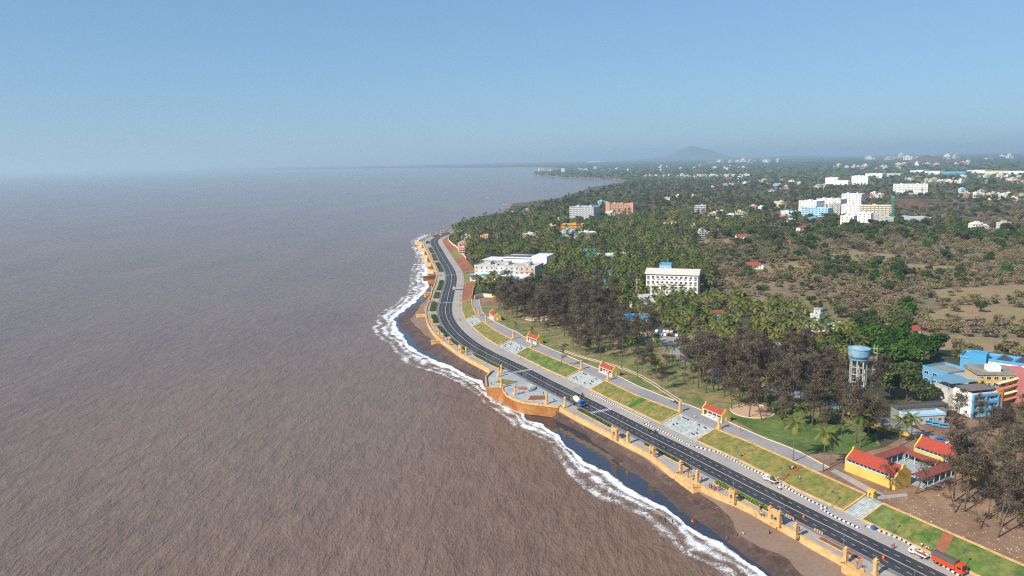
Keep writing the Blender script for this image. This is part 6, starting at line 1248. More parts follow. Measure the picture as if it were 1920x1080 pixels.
# small things on the road and pavement
for px, py, lab in ((1506.7, 971, 'orange red drum on the road beside the widest gateway'), (1656.3, 1048, 'orange red drum on the road near the photo bottom')):
    t = empty('traffic_drum', at(px, py, 4.94)); tag(t, lab, 'traffic drum'); mb = MB(); mb.lathe([(.38, 0), (.38, .12), (.3, .14), (.27, 1.0), (.12, 1.1)], n=12); mb.build('barrel', [paint('drum_orange', '#e2481c', .6)], t); mb = MB(); mb.lathe([(.3, .5), (.3, .68)], n=12); mb.build('band', [paint('drum_yellow', '#f0c03a', .6)], t)
t = empty('bin', at(1638, 993, 5.0), .3); tag(t, 'deep blue bin beside the painted kerb', 'bin'); mb = MB(); mb.box((0, 0, .55), (.9, .9, 1.1), taper=1.12); mb.build('body', [DBLUE], t); mb = MB(); mb.box((0, 0, 1.15), (1.1, 1.1, .1)); mb.build('lid', [DBLUE], t)
for px, py, lab in ((1481, 972, 'cream road barrier right of the widest gateway'), (1535, 999.5, 'cream road barrier right of the tall pillar')):
    s = sof(px, py)[0]; t = empty('road_barrier', at(px, py, 5.0), heading(s)); tag(t, lab, 'barrier')
    for i in range(4): mb = MB(); mb.box((0, 0, .45), (.2, .25, .9)); mb.build('post', [CREAM], t, (-1.3 + i * .87, 0, 0))
    mb = MB(); mb.box((0, 0, .75), (2.9, .1, .25)); mb.build('rail', [ORNG], t)
def playset(px, py, lab):
    t = empty('playset', at(px, py, PZ + .03), .4); tag(t, lab, 'playground slide'); YP = paint('play_yellow', '#e5b52c', .5)
    mb = MB()
    for x in (-1, 1):
        for y in (-1, 1): mb.tube((x, y, 0), (x, y, 4.2), .1)
    mb.build('posts', [YP], t); mb = MB(); mb.box((0, 0, 2.0), (2.2, 2.2, .15)); mb.build('deck', [RUST], t); mb = MB(); mb.add([(-1.4, -1.4, 4.2), (1.4, -1.4, 4.2), (1.4, 1.4, 4.2), (-1.4, 1.4, 4.2), (0, 0, 5.6)], [(0, 1, 4), (1, 2, 4), (2, 3, 4), (3, 0, 4), (3, 2, 1, 0)]); mb.build('roof', [YP], t)
    mb = MB(); 
    for i in range(6): a, b = i / 6, (i + 1) / 6; mb.add([(1.1 + a * 4, -.5, 2 - 1.8 * a), (1.1 + a * 4, .5, 2 - 1.8 * a), (1.1 + b * 4, .5, 2 - 1.8 * b), (1.1 + b * 4, -.5, 2 - 1.8 * b), (1.1 + a * 4, -.55, 2.35 - 1.8 * a), (1.1 + b * 4, -.55, 2.35 - 1.8 * b), (1.1 + a * 4, .55, 2.35 - 1.8 * a), (1.1 + b * 4, .55, 2.35 - 1.8 * b)], [(0, 1, 2, 3), (0, 3, 5, 4), (1, 6, 7, 2)])
    mb.build('slide', [YP], t); CLEAR.append((t.location.x, t.location.y, 6)); CLEAR.append((t.location.x * .98, t.location.y * .98, 7))
playset(926, 567, 'yellow playground slide in the fenced yard at the north end'); playset(1000, 572, 'yellow playground slide showing through the dark grove')
for px, py, lab in ((914.6, 373, 'tiny white boat far out on the sea, nearest the tree point'), (1010, 348, 'tiny white boat in the mouth of the bay'), (946, 384.5, 'tiny white boat just off the tree point')):
    t = empty('boat', at(px, py, 0), .4); tag(t, lab, 'boat'); mb = MB(); mb.add([(-5, -1.2, 1.2), (3, -1.4, 1.4), (6, 0, 2.2), (3, 1.4, 1.4), (-5, 1.2, 1.2), (-4.6, -.7, -.2), (3, -.6, -.2), (5, 0, 0), (3, .6, -.2), (-4.6, .7, -.2)], [(0, 1, 6, 5), (1, 2, 7, 6), (2, 3, 8, 7), (3, 4, 9, 8), (4, 0, 5, 9), (0, 4, 3, 2, 1)]); mb.build('hull', [WHITE], t); mb = MB(); mb.box((-2, 0, 2.3), (2.6, 1.6, 2.0), taper=.9); mb.build('cabin', [WHITE], t)
# pale stones and rubble on the bare earth: nobody could count them
r8 = random.Random(31); mb = MB()
for _ in range(220):
    px, py = r8.choice(((1690, 975), (1830, 1010), (1640, 940), (1760, 960), (1870, 1040))); p = at(px + r8.gauss(0, 45), py + r8.gauss(0, 16), PZ + .02); s, o = proj(p)
    if o < uppr(s) + 1.2: continue
    k = r8.uniform(.06, .2); mb.box((p.x, p.y, p.z + k * .3), (k * 1.5, k, k * .7), r8.uniform(0, 3), taper=.6)
o = mb.build('rubble', CREAM); tag(o, 'pale pebbles and rubble strewn over the bare earth', 'rubble', None, 'stuff')

# ================================================================== VEGETATION
def arr_mesh(name, V, Fq, tint, mats, mi=None):
    me = bpy.data.meshes.new(name); V = np.asarray(V, dtype=np.float32); Fq = np.asarray(Fq, dtype=np.int32); nf = len(Fq)
    me.vertices.add(len(V)); me.vertices.foreach_set('co', V.ravel()); me.loops.add(nf * 4); me.loops.foreach_set('vertex_index', Fq.ravel())
    me.polygons.add(nf); me.polygons.foreach_set('loop_start', np.arange(0, nf * 4, 4, dtype=np.int32)); 
    for m in mats: me.materials.append(m)
    if mi is not None: me.polygons.foreach_set('material_index', np.asarray(mi, dtype=np.int32))
    a = me.attributes.new('tint', 'FLOAT', 'POINT'); a.data.foreach_set('value', np.asarray(tint, dtype=np.float32)); me.update(calc_edges=True); return me
def leafquads(rg, C, size, aspect=.6, up=0.0, tints=None, droop=0.0):
    """one rhombic leaf spray per centre"""
    n = len(C); a = rg.normal(size=(n, 3)); a[:, 2] = a[:, 2] * .7 + up; a /= np.linalg.norm(a, axis=1)[:, None]
    b = rg.normal(size=(n, 3)); b[:, 2] -= droop; b -= (b * a).sum(1)[:, None] * a; b /= np.linalg.norm(b, axis=1)[:, None]; c = np.cross(a, b)
    s = (size * rg.uniform(.6, 1.4, n))[:, None]; V = np.empty((n, 4, 3)); V[:, 0] = C - b * s; V[:, 1] = C - c * s * aspect; V[:, 2] = C + b * s; V[:, 3] = C + c * s * aspect
    return V.reshape(-1, 3), np.arange(4 * n).reshape(n, 4), np.repeat(tints if tints is not None else rg.uniform(0, 1, n), 4)
def tube_arr(pts, rad, n=5):
    V = []; F = []
    for k, (p, r) in enumerate(zip(pts, rad)):
        p = Vector(p); d = (Vector(pts[min(k + 1, len(pts) - 1)]) - Vector(pts[max(k - 1, 0)])); q = d.to_track_quat('Z', 'Y')
        for i in range(n): a = 2 * math.pi * i / n; V.append(tuple(p + q @ Vector((math.cos(a) * r, math.sin(a) * r, 0))))
    for k in range(len(pts) - 1):
        for i in range(n): F.append((k * n + i, k * n + (i + 1) % n, (k + 1) * n + (i + 1) % n, (k + 1) * n + i))
    return V, F
class Acc:
    def __init__(s): s.V = []; s.F = []; s.T = []; s.M = []; s.n = 0
    def add(s, V, F, T=None, m=0):
        V = np.asarray(V, dtype=np.float64).reshape(-1, 3); F = np.asarray(F).reshape(-1, 4); s.V.append(V); s.F.append(F + s.n); s.n += len(V); s.T.append(np.full(len(V), .5) if T is None else np.asarray(T)); s.M.append(np.full(len(F), m)); return s
    def mesh(s, name, mats): return arr_mesh(name, np.concatenate(s.V), np.concatenate(s.F), np.concatenate(s.T), mats, np.concatenate(s.M))
def leafy(seed, h=9, w=8, trunk=3.0, lobes=14, per=70, leaf=.55, flat=.8):
    """broad tree: returns (crown acc, trunk acc)"""
    rg = np.random.default_rng(seed); cr = Acc(); tr = Acc(); ctrs = []
    for i in range(lobes):
        th = rg.uniform(0, 2 * math.pi); rr = math.sqrt(rg.uniform(0, 1)) * w / 2 * .78; zz = trunk + (h - trunk) * (.25 + .75 * rg.uniform(0, 1) * (1 - (rr / (w / 2)) ** 2 * .6)); ctrs.append((rr * math.cos(th), rr * math.sin(th), zz, rg.uniform(.16, .3) * w))
    for (x, y, z, r) in ctrs:
        n = per; d = rg.normal(size=(n, 3)); d /= np.linalg.norm(d, axis=1)[:, None]; rad = r * rg.uniform(.35, 1.08, n) ** .5
        C = np.stack([x + d[:, 0] * rad, y + d[:, 1] * rad, z + d[:, 2] * rad * flat * .75], 1); tb = rg.uniform(.05, .95); t = np.clip(tb + rg.normal(0, .13, n), 0, 1)
        V, F_, T = leafquads(rg, C, leaf, .7, .5, t); cr.add(V, F_, T)
    pts = [(0, 0, -.3), (rg.normal(0, .1), rg.normal(0, .1), trunk * .6), (rg.normal(0, .3), rg.normal(0, .3), trunk + (h - trunk) * .35)]; V, F_ = tube_arr(pts, [h * .03, h * .024, h * .012]); tr.add(V, F_)
    for i in range(5):
        x, y, z, r = ctrs[i]; V, F_ = tube_arr([pts[1], (x * .5, y * .5, (pts[1][2] + z) / 2), (x, y, z)], [h * .014, h * .01, h * .004], 4); tr.add(V, F_)
    return cr, tr
def casuarina(seed, h=15, w=7, dens=1.0):
    rg = np.random.default_rng(seed); cr = Acc(); tr = Acc(); lean = rg.normal(0, .35, 2)
    pts = [(lean[0] * (z / h) * 3, lean[1] * (z / h) * 3, z) for z in (-.3, h * .25, h * .5, h * .75, h * .97)]; V, F_ = tube_arr(pts, [.26, .21, .16, .09, .03]); tr.add(V, F_)
    nb = int(20 * dens)
    for i in range(nb):
        t = rg.uniform(.4, .98) if h > 14 else rg.uniform(.3, .98); base = np.array([lean[0] * t * 3, lean[1] * t * 3, h * t]); th = rg.uniform(0, 2 * math.pi); ln = w / 2 * (1.15 - .75 * abs(t - .55) * 1.6) * rg.uniform(.5, 1.1); tip = base + np.array([math.cos(th) * ln, math.sin(th) * ln, ln * rg.uniform(.1, .7)])
        V, F_ = tube_arr([tuple(base), tuple((base + tip) / 2 + [0, 0, .2]), tuple(tip)], [.07, .05, .02], 3); tr.add(V, F_)
        n = int(62 * dens); k = rg.uniform(.25, 1.05, n)[:, None]; C = base + (tip - base) * k + rg.normal(0, 1, (n, 3)) * np.array([.62, .62, .5]) * (.5 + ln * .16); tb = rg.uniform(0, 1)
        V, F_, T = leafquads(rg, C, .47, .22, .1, np.clip(tb + rg.normal(0, .15, n), 0, 1), droop=.4); cr.add(V, F_, T)
    return cr, tr
def palm(seed, h=11, fr=15, L_=4.9, lf=17, kind='coco'):
    rg = np.random.default_rng(seed); cr = Acc(); tr = Acc(); lx, ly = rg.normal(0, .06, 2) * h
    pts = [(lx * t ** 1.6, ly * t ** 1.6, h * t - .3 * (t == 0)) for t in (0, .3, .6, 1)]; V, F_ = tube_arr(pts, [.24, .17, .15, .13], 6); tr.add(V, F_)
    for i in range(fr):
        th = i * 2.399 + rg.normal(0, .2); el = (R(72) - R(118) * (i / fr)) + rg.normal(0, .1); ln = L_ * rg.uniform(.85, 1.1); P = []; d = np.array([math.cos(th), math.sin(th)])
        x, z, e = 0., 0., el; ns = 7
        for k in range(ns): P.append((lx + d[0] * x, ly + d[1] * x, h + z)); x += math.cos(e) * ln / ns; z += math.sin(e) * ln / ns; e -= (.20 if kind == 'coco' else .09)
        P = np.array(P); V, F_ = tube_arr([tuple(p) for p in P], [.05, .045, .04, .03, .03, .02, .01], 3); cr.add(V, F_, np.full(len(V), .8))
        side = np.array([-d[1], d[0], 0]); age = i / fr; dead = 1.0 if (age > .9 and rg.uniform() < .6) else 0.0
        for k in range(lf):
            u = .12 + .86 * k / lf; q = u * (ns - 1); j = min(int(q), ns - 2); c = P[j] + (P[j + 1] - P[j]) * (q - j); al = (P[j + 1] - P[j]); al /= np.linalg.norm(al); ll = L_ * .2 * (1 - abs(u - .45) * 1.1) + .15
            for sg in (-1, 1):
                v = side * sg + al * .45; v = v / np.linalg.norm(v) * ll; v = v - np.array([0, 0, ll * .45]); w = al * .11
                cr.add([c - w, c + w, c + v + w * .3, c + v - w * .3], [(0, 1, 2, 3)], np.full(4, .95 if dead else min(1, .15 + .5 * age + rg.uniform(0, .2))))
    return cr, tr
GREEN = leafmat('green_tree_leaves', [lin('#2b3820'), lin('#404e2c'), lin('#58633a'), lin('#737548')])
VGREEN = leafmat('vivid_green_leaves', [lin('#223a16'), lin('#36521e'), lin('#4d6c28'), lin('#6b843a')])
OLIVE = leafmat('olive_scrub_leaves', [lin('#47452f'), lin('#6a6544'), lin('#877d56'), lin('#8a8858')])
BROWN = leafmat('dry_brown_twigs', [lin('#5a4a3c'), lin('#826e5a'), lin('#9c8873'), lin('#847a56')])
CASU = leafmat('casuarina_needles', [lin('#3a3229'), lin('#54493d'), lin('#706352'), lin('#5f5f42')])
PALMG = leafmat('palm_fronds', [lin('#34441f'), lin('#50602c'), lin('#787a3c'), lin('#a08b46')])
DATEP = leafmat('date_palm_fronds', [lin('#4c5235'), lin('#6a6d45'), lin('#8a835a')])
SP = {}
def species(key, builder, leaf, bark, n):
    out = []
    for i in range(n):
        cr, tr = builder(i); full = Acc(); full.V = cr.V + [v for v in tr.V]; full.T = cr.T + tr.T; full.M = cr.M + [m * 0 + 1 for m in tr.M]; off = cr.n; full.F = cr.F + [f + off for f in tr.F]
        out.append((cr.mesh(key + '_crown', [leaf]), tr.mesh(key + '_trunk', [bark]), full.mesh(key, [leaf, bark])))
    SP[key] = out
species('casuarina_tree', lambda i: casuarina(10 + i, h=(18.5, 16, 21, 13.5)[i], w=(7.5, 8.5, 6.5, 7)[i], dens=(1.1, 1.2, 1, .6)[i]), CASU, BARK, 4)
species('coconut_palm', lambda i: palm(20 + i, h=(10, 12, 8.5, 13.5)[i], fr=(17, 15, 18, 14)[i]), PALMG, PALMBARK, 4)
species('date_palm', lambda i: palm(30 + i, h=(3.6, 5.2)[i], fr=20, L_=2.9, lf=12, kind='date'), DATEP, PALMBARK, 2)
species('leafy_tree', lambda i: leafy(40 + i, h=(9, 11, 7.5)[i], w=(9, 11, 8)[i]), GREEN, BARK, 3)
species('bright_tree', lambda i: leafy(50 + i, h=(11, 9)[i], w=(9, 8)[i], lobes=18, per=75, leaf=.5), VGREEN, BARK, 2)
species('scrub_bush', lambda i: leafy(60 + i, h=(4.2, 3.2, 5)[i], w=(6, 5.5, 7)[i], trunk=.7, lobes=9, per=55, leaf=.42), OLIVE, BARK, 3)
species('dry_tree', lambda i: leafy(70 + i, h=(5.5, 4.5)[i], w=(7, 6)[i], trunk=1.3, lobes=10, per=48, leaf=.34), BROWN, BARK, 2)
species('pointed_tree', lambda i: leafy(80 + i, h=11, w=2.6, trunk=.6, lobes=16, per=50, leaf=.35, flat=1.6), VGREEN, BARK, 1)
LBL = {'casuarina_tree': ('brown grey feathery casuarina tree', 'casuarina tree'), 'coconut_palm': ('coconut palm with arching green fronds', 'palm tree'), 'date_palm': ('short spiky date palm', 'palm tree'), 'leafy_tree': ('dark green leafy tree', 'tree'), 'bright_tree': ('bright green dense tree', 'tree'), 'scrub_bush': ('olive green bush', 'bush'), 'dry_tree': ('dry brown leafless tree', 'tree'), 'pointed_tree': ('narrow pointed green tree', 'tree')}
protoT = {}
def tree(key, p, sc, rz, where, v=None, parts=True, label=None, group=None):
    i = rnd.randrange(len(SP[key])) if v is None else v; cm, tm, fm = SP[key][i]
    if parts:
        t = empty(key, p, rz); t.scale = (sc, sc, sc * rnd.uniform(.9, 1.12)); link('crown', cm, t); link('trunk', tm, t)
    else: t = link(key, fm, None, p, rz); t.scale = (sc, sc, sc * rnd.uniform(.88, 1.12))
    lab, cat = LBL[key]; tag(t, label or (lab + ' ' + where), cat, group if label else ('%s %s' % (cat + 's', where))); return t
def scatter(poly_px, spacing, jitter=.45, seed=1, z=8.0, marg=0.0):
    P = [(p.x, p.y) for p in pxs(poly_px, z)]; xs = [p[0] for p in P]; ys = [p[1] for p in P]; r = random.Random(seed); out = []
    y = min(ys)
    while y < max(ys):
        x = min(xs)
        while x < max(xs):
            q = (x + r.uniform(-jitter, jitter) * spacing, y + r.uniform(-jitter, jitter) * spacing); x += spacing
            if inside(q, P) and clear(*q, marg): out.append(q)
        y += spacing
    return out
NEARCOUNT = {}
OCC = []
def put(key, q, where, lo=.8, hi=1.2, parts=True, **kw):
    if key == 'casuarina_tree':                           # the groves are mixed: a few palms and leafy trees, very uneven heights
        u = rnd.random(); key = 'coconut_palm' if u < .07 else 'leafy_tree' if u < .13 else key; lo, hi = (lo * .78, hi * 1.12) if key == 'casuarina_tree' else (lo * .7, hi * .8)
    NEARCOUNT[key] = NEARCOUNT.get(key, 0) + 1
    return tree(key, Vector((q[0], q[1], PZ)), rnd.uniform(lo, hi), rnd.uniform(0, 6.28), where, parts=parts, **kw)
# grove of casuarinas between park and inner road (sparse at the lawn, thick behind)
for q in scatter([(985, 600), (1060, 585), (1100, 595), (1170, 620), (1235, 668), (1160, 660), (1060, 632), (1000, 618)], 7.4, seed=2): put('casuarina_tree', q, 'in the middle of the northern grove')
for q in scatter([(930, 575), (985, 562), (1080, 566), (1140, 578), (1160, 600), (1060, 585), (985, 600), (940, 598)], 6.8, seed=3): put('casuarina_tree', q, 'in the thick back of the northern grove', .85, 1.2)
for q in scatter([(1050, 635), (1160, 665), (1260, 712), (1330, 742), (1250, 745), (1180, 700), (1100, 668)], 10.5, seed=4): put('casuarina_tree', q, 'standing apart on the park grass', .7, 1.1)
for q in scatter([(1365, 764), (1450, 764), (1500, 800), (1440, 800), (1395, 782)], 7.5, seed=41): put('casuarina_tree', q, 'around the round sandpit', .8, 1.15)
for q in scatter([(1440, 775), (1560, 795), (1640, 815), (1640, 835), (1560, 838), (1480, 815)], 11, seed=42): put('casuarina_tree', q, 'on the lush lawn between sandpit and hall', .6, 1.05)
for q in scatter([(940, 600), (985, 600), (1060, 632), (1160, 662), (1150, 680), (1040, 650), (960, 620)], 15, seed=43): put('casuarina_tree', q, 'at the sunny edge of the northern grove', .6, 1.0)
for q in scatter([(1275, 690), (1330, 700), (1440, 732), (1560, 762), (1640, 790), (1580, 805), (1470, 782), (1400, 762), (1330, 745), (1280, 715)], 6.2, seed=5): put('casuarina_tree', q, 'in the thick southern grove behind the sandpit', .85, 1.25)
for q in scatter([(1560, 765), (1640, 745), (1700, 790), (1660, 830), (1600, 835), (1570, 810)], 7.5, seed=6): put('casuarina_tree', q, 'around the road bend below the water tower', .75, 1.1)
for q in scatter([(1320, 690), (1400, 676), (1500, 690), (1620, 745), (1560, 757), (1440, 727)], 6.8, seed=61): put('casuarina_tree', q, 'behind the inner road in front of the palms', .8, 1.15)
for q in scatter([(1735, 870), (1850, 885), (1990, 930), (1990, 1040), (1880, 1000), (1790, 950), (1748, 920)], 6.6, seed=7): put('casuarina_tree', q, 'in the dry grove right of the museum halls', .75, 1.05)
for q in scatter([(1740, 815), (1800, 800), (1990, 820), (1990, 900), (1870, 868), (1790, 840)], 6.8, seed=71): put('casuarina_tree', q, 'between the halls and the colourful schools', .65, .95)
for px, py, sc, lab in ((1669, 918, .85, 'thin leaning tree at the gable of the nearest hall'), (1716, 926, .95, 'tall thin tree right of the nearest hall gable'), (1870, 1008, 1.1, 'tall bare trunk tree at the right edge near the banks'), (1839, 992, .75, 'small bare tree beside the pale sand patch'), (1791, 962, .85, 'dry bushy tree on the bare earth'), (1051, 686, .8, 'lone small tree growing on the bright green bank'), (1092, 666, 1.0, 'tall casuarina by the side road near the second shelter')):
    s_, o_ = sof(px, py); z = PZ if o_ > uppr(s_) else 6.6; tree('casuarina_tree', at(px, py, z), sc, rnd.uniform(0, 6), '', v=3, label=lab)
# coconut palms
for px, py, h_, lab in ((1487, 866, 1.15, 'tall coconut palm at the lawn edge left of the hall'), (1543, 884, 1.1, 'coconut palm nearest the paved walk by the hall'), (1556, 872, .8, 'short palm just behind the paved walk'), (1612, 840, 1.1, 'coconut palm above the left gable of the nearest hall'), (1686, 838, 1.1, 'tall coconut palm between the two halls'), (1709, 826, .95, 'coconut palm behind the second hall, right one'), (1505, 800, .9, 'coconut palm on the lush lawn'), (1325, 712, .9, 'palm with a yellowing crown at the park edge')):
    tree('coconut_palm', at(px, py, PZ), h_, rnd.uniform(0, 6), '', label=lab)
for q in scatter([(1180, 640), (1260, 672), (1300, 700), (1330, 742), (1240, 715), (1170, 672)], 12, seed=8): put('coconut_palm', q, 'on the park grass', .6, .95)
PW = [(1160, 596), (1175, 560), (1200, 556), (1330, 562), (1400, 585), (1500, 600), (1560, 622), (1625, 655), (1600, 712), (1500, 690), (1400, 676), (1320, 690), (1250, 660), (1200, 640)]
pq = scatter(PW, 7.3, seed=9); pq.sort(key=lambda q: q[1]); extraP = []
for i, q in enumerate(pq):
    if NEARCOUNT.get('coconut_palm', 0) < 285: put('coconut_palm', q, 'in the dense palm wood below the long hotel', .75, 1.15, parts=i < 160)
    else: extraP.append((q, rnd.uniform(.8, 1.2)))
for px, py in ((895, 549), (902, 552), (910, 549), (917, 553), (925, 548), (899, 543), (930, 554), (938, 550)): tree('coconut_palm', at(px, py), .75, rnd.uniform(0, 6), 'in the clump beside the yellow playground wall', v=2)
# green trees: broad canopy tree by the school, bright ones by the field
def big(px, py, key, sc, lab): tree(key, at(px, py), sc, rnd.uniform(0, 6), '', label=lab)
for px, py, key, sc, lab in ((1700, 752, 'leafy_tree', 1.55, 'huge spreading green tree in front of the school'), (1668, 742, 'leafy_tree', 1.3, 'spreading green tree left of the huge one by the school'), (1735, 765, 'leafy_tree', 1.3, 'spreading green tree touching the grey sheet building'), (1690, 722, 'leafy_tree', 1.3, 'green tree behind the huge spreading tree'),
                             (1757, 668, 'bright_tree', 1.3, 'dense dark green tree at the corner of the dry field'), (1735, 664, 'bright_tree', 1.2, 'dense green tree second from the field corner'), (1820, 748, 'pointed_tree', .85, 'narrow pointed tree between the blue schools, second'), (1772, 745, 'pointed_tree', .8, 'narrow pointed tree in front of the tan roof terrace, left'), (1787, 748, 'pointed_tree', .8, 'narrow pointed tree in front of the tan roof terrace, right'), (1841, 752, 'pointed_tree', .85, 'narrow pointed tree by the pink school')):
    big(px, py, key, sc, lab)
for q in scatter([(1560, 650), (1600, 632), (1700, 640), (1745, 660), (1740, 690), (1660, 700), (1620, 660)], 8.5, seed=12): put('bright_tree', q, 'in the dense belt behind the water tower', .85, 1.25)
for q in scatter([(1560, 622), (1600, 600), (1700, 598), (1720, 618), (1650, 640)], 9.5, seed=13): put('leafy_tree', q, 'between the white block and the dry fields', .7, 1.1)
for q in scatter([(1630, 700), (1660, 700), (1760, 705), (1740, 712), (1660, 735), (1640, 730)], 10, seed=14): put('leafy_tree', q, 'beside the spreading trees of the school', .7, 1.0)
for q in scatter([(1780, 650), (1990, 672), (1990, 712), (1840, 695), (1800, 690)], 9, seed=15): put('scrub_bush', q, 'behind the long blue school', .9, 1.5)
for q in scatter([(1640, 700), (1790, 650), (1990, 660), (1990, 690), (1840, 672), (1700, 712)], 24, seed=16): put('date_palm', q, 'at the near edge of the dry field', .9, 1.2)
# scrubland: nearest plants as individuals, the rest one mass
SCRUB = [(1345, 575), (1330, 540), (1335, 500), (1285, 470), (1310, 450), (1400, 438), (1560, 430), (1700, 418), (1960, 408), (2150, 440), (2150, 690), (1990, 690), (1960, 670), (1780, 650), (1700, 620), (1650, 610), (1560, 596), (1440, 590)]
fieldsW = [[(p.x, p.y) for p in pxs(q)] for q in FIELDS]
r3 = random.Random(99); cand = []
def mix(q, kinds, far=False):
    return r3.choices([k for k, _ in kinds], [w for _, w in kinds])[0]
for q in scatter(SCRUB, 6.6, seed=20):
    if any(inside(q, f) for f in fieldsW) and r3.random() < .88: continue
    n_ = math.sin(q[0] * .021 + 1.3) + math.sin(q[1] * .017 + q[0] * .008) + math.sin(q[1] * .006 + 2)
    if r3.random() > .62 + .13 * n_: continue
    d = math.hypot(*q); g = n_ > .4
    k = mix(q, [('scrub_bush', 4), ('dry_tree', 5 if not g else 2.2), ('date_palm', 1.3), ('leafy_tree', .25 if not g else 1.5), ('bright_tree', .08)]); cand.append((d, q, k))
cand.sort(); pools = {'scrub': [], 'wood': [], 'palms': list(extraP)}
lim = {'scrub_bush': 280, 'dry_tree': 290, 'date_palm': 150, 'leafy_tree': 150, 'bright_tree': 40}; cnt = {}
for d, q, k in cand:
    cnt[k] = cnt.get(k, 0) + 1
    if cnt[k] <= lim[k] and d < 900: put(k, q, 'in the dry scrubland beyond the palms', .75, 1.25 if k != 'leafy_tree' else 1.0, parts=cnt[k] <= 60)
    else: pools['scrub'].append((q, r3.uniform(.8, 1.35), k))
# woods: palm wood and mixed trees from the resort to the far coast
WOODN = [(846, 438), (875, 420), (945, 405), (1050, 378), (1110, 360), (1180, 344), (1300, 337), (1420, 340), (1560, 350), (1750, 350), (2000, 345), (2150, 420), (1960, 408), (1700, 418), (1560, 430), (1400, 438), (1310, 450), (1285, 470), (1335, 500), (1335, 562), (1205, 556), (1175, 560), (1160, 590), (1100, 568), (1000, 560), (925, 556), (890, 548), (895, 520), (893, 500), (868, 470), (852, 455)]
Pw = [(p.x, p.y) for p in pxs(WOODN)]
cand = []; r4 = random.Random(5); _rc = at(1715, 384); CLEARPOLY.append([(p.x, p.y) for p in pxs([(1672, 374), (1760, 372), (1775, 386), (1700, 392), (1672, 388)])])
d = 540.0
while d < 3300:
    sp = max(6.8, 2.2 + d * .0072); a = -0.1
    while a < 1.15:
        q = ((d + r4.uniform(-.5, .5) * sp * 1.15) * math.sin(a + r4.uniform(-.5, .5) * sp / d), 0); dd = d + r4.uniform(-.5, .5) * sp * 1.15; aa = a + r4.uniform(-.5, .5) * sp / d
        q = (dd * math.sin(aa), dd * math.cos(aa)); a += sp / d
        if inside(q, Pw) and clear(*q, -.5 if d < 1500 else -3): cand.append((dd, q, sp))
    d += sp * 1.15
for dd, q, sp in cand:
    n_ = math.sin(q[0] * .011 + .3) + math.sin(q[1] * .0085 + q[0] * .004); px = q[0] / q[1]
    pal = dd < 1500 and px < .33; dryside = px > .44 and dd < 2400
    if dryside and r4.random() < .35: continue
    k = mix(q, [('coconut_palm', 7 if pal else 1), ('leafy_tree', 3 if dd > 900 else 2.4), ('bright_tree', .2), ('scrub_bush', .3 if pal else 2.2), ('dry_tree', .2 if pal else (6 if dryside else 2.4) + .7 * n_), ('casuarina_tree', .35)])
    sc = r4.uniform(.75, 1.2) * (1.0 if dd < 1500 else 1.08)
    if k in ('scrub_bush', 'dry_tree'): sc *= 1.3
    c_ = NEARCOUNT.get(k, 0)
    if k == 'leafy_tree' and c_ < 285 and dd < 1000: put(k, q, 'in the wood around the resort and hotel', .8, 1.2, parts=False)
    else: pools['wood'].append((q, sc, k))
# ---- the masses: one object each, built from the same plants
def mass(name, items, lab, cat, order_keys):
    metas = [(k, i) for k in order_keys for i in range(len(SP[k]))]; protos_ = {}
    for o in COL.objects:
        if o.type == 'MESH' and o.parent is None and o.data.name in {SP[k][i][2].name for k, i in metas}: protos_.setdefault(o.data.name, o)
    me = bpy.data.meshes.new(name); me.vertices.add(len(items)); co = np.zeros((len(items), 3), np.float32); sc = np.zeros(len(items), np.float32); rot = np.zeros(len(items), np.float32); idx = np.zeros(len(items), np.int32); r = random.Random(4)
    plist = []
    for k, i in metas:
        nm = SP[k][i][2].name
        if nm in protos_: plist.append((k, protos_[nm]))
    bykey = {}
    for j, (k, _) in enumerate(plist): bykey.setdefault(k, []).append(j)
    for n_, (q, s, k) in enumerate(items):
        co[n_] = (q[0], q[1], PZ); sc[n_] = s; rot[n_] = r.uniform(0, 6.28); idx[n_] = r.choice(bykey.get(k) or bykey[next(iter(bykey))])
    me.vertices.foreach_set('co', co.ravel())
    for nm, ty, dat in (('psc', 'FLOAT', sc), ('prot', 'FLOAT', rot), ('pidx', 'INT', idx)): me.attributes.new(nm, ty, 'POINT').data.foreach_set('value', dat)
    o = link(name, me); tag(o, lab, cat, None, 'stuff')
    ng = bpy.data.node_groups.new(name, 'GeometryNodeTree'); ng.interface.new_socket('Geometry', in_out='INPUT', socket_type='NodeSocketGeometry'); ng.interface.new_socket('Geometry', in_out='OUTPUT', socket_type='NodeSocketGeometry')
    N = ng.nodes; gi = N.new('NodeGroupInput'); go = N.new('NodeGroupOutput'); ip = N.new('GeometryNodeInstanceOnPoints'); jn = N.new('GeometryNodeJoinGeometry')
    for k, po in reversed(plist):
        oi = N.new('GeometryNodeObjectInfo'); oi.transform_space = 'ORIGINAL'; oi.inputs['Object'].default_value = po; oi.inputs['As Instance'].default_value = True; ng.links.new(oi.outputs['Geometry'], jn.inputs[0])
    def attr(nm, ty): a = N.new('GeometryNodeInputNamedAttribute'); a.data_type = ty; a.inputs['Name'].default_value = nm; return a.outputs[0]
    cx = N.new('ShaderNodeCombineXYZ'); ng.links.new(attr('prot', 'FLOAT'), cx.inputs[2]); ng.links.new(gi.outputs[0], ip.inputs['Points']); ng.links.new(jn.outputs[0], ip.inputs['Instance']); ip.inputs['Pick Instance'].default_value = True
    ng.links.new(attr('pidx', 'INT'), ip.inputs['Instance Index']); ng.links.new(cx.outputs[0], ip.inputs['Rotation']); ng.links.new(attr('psc', 'FLOAT'), ip.inputs['Scale']); ng.links.new(ip.outputs[0], go.inputs[0])
    md = o.modifiers.new('plants', 'NODES'); md.node_group = ng; return o
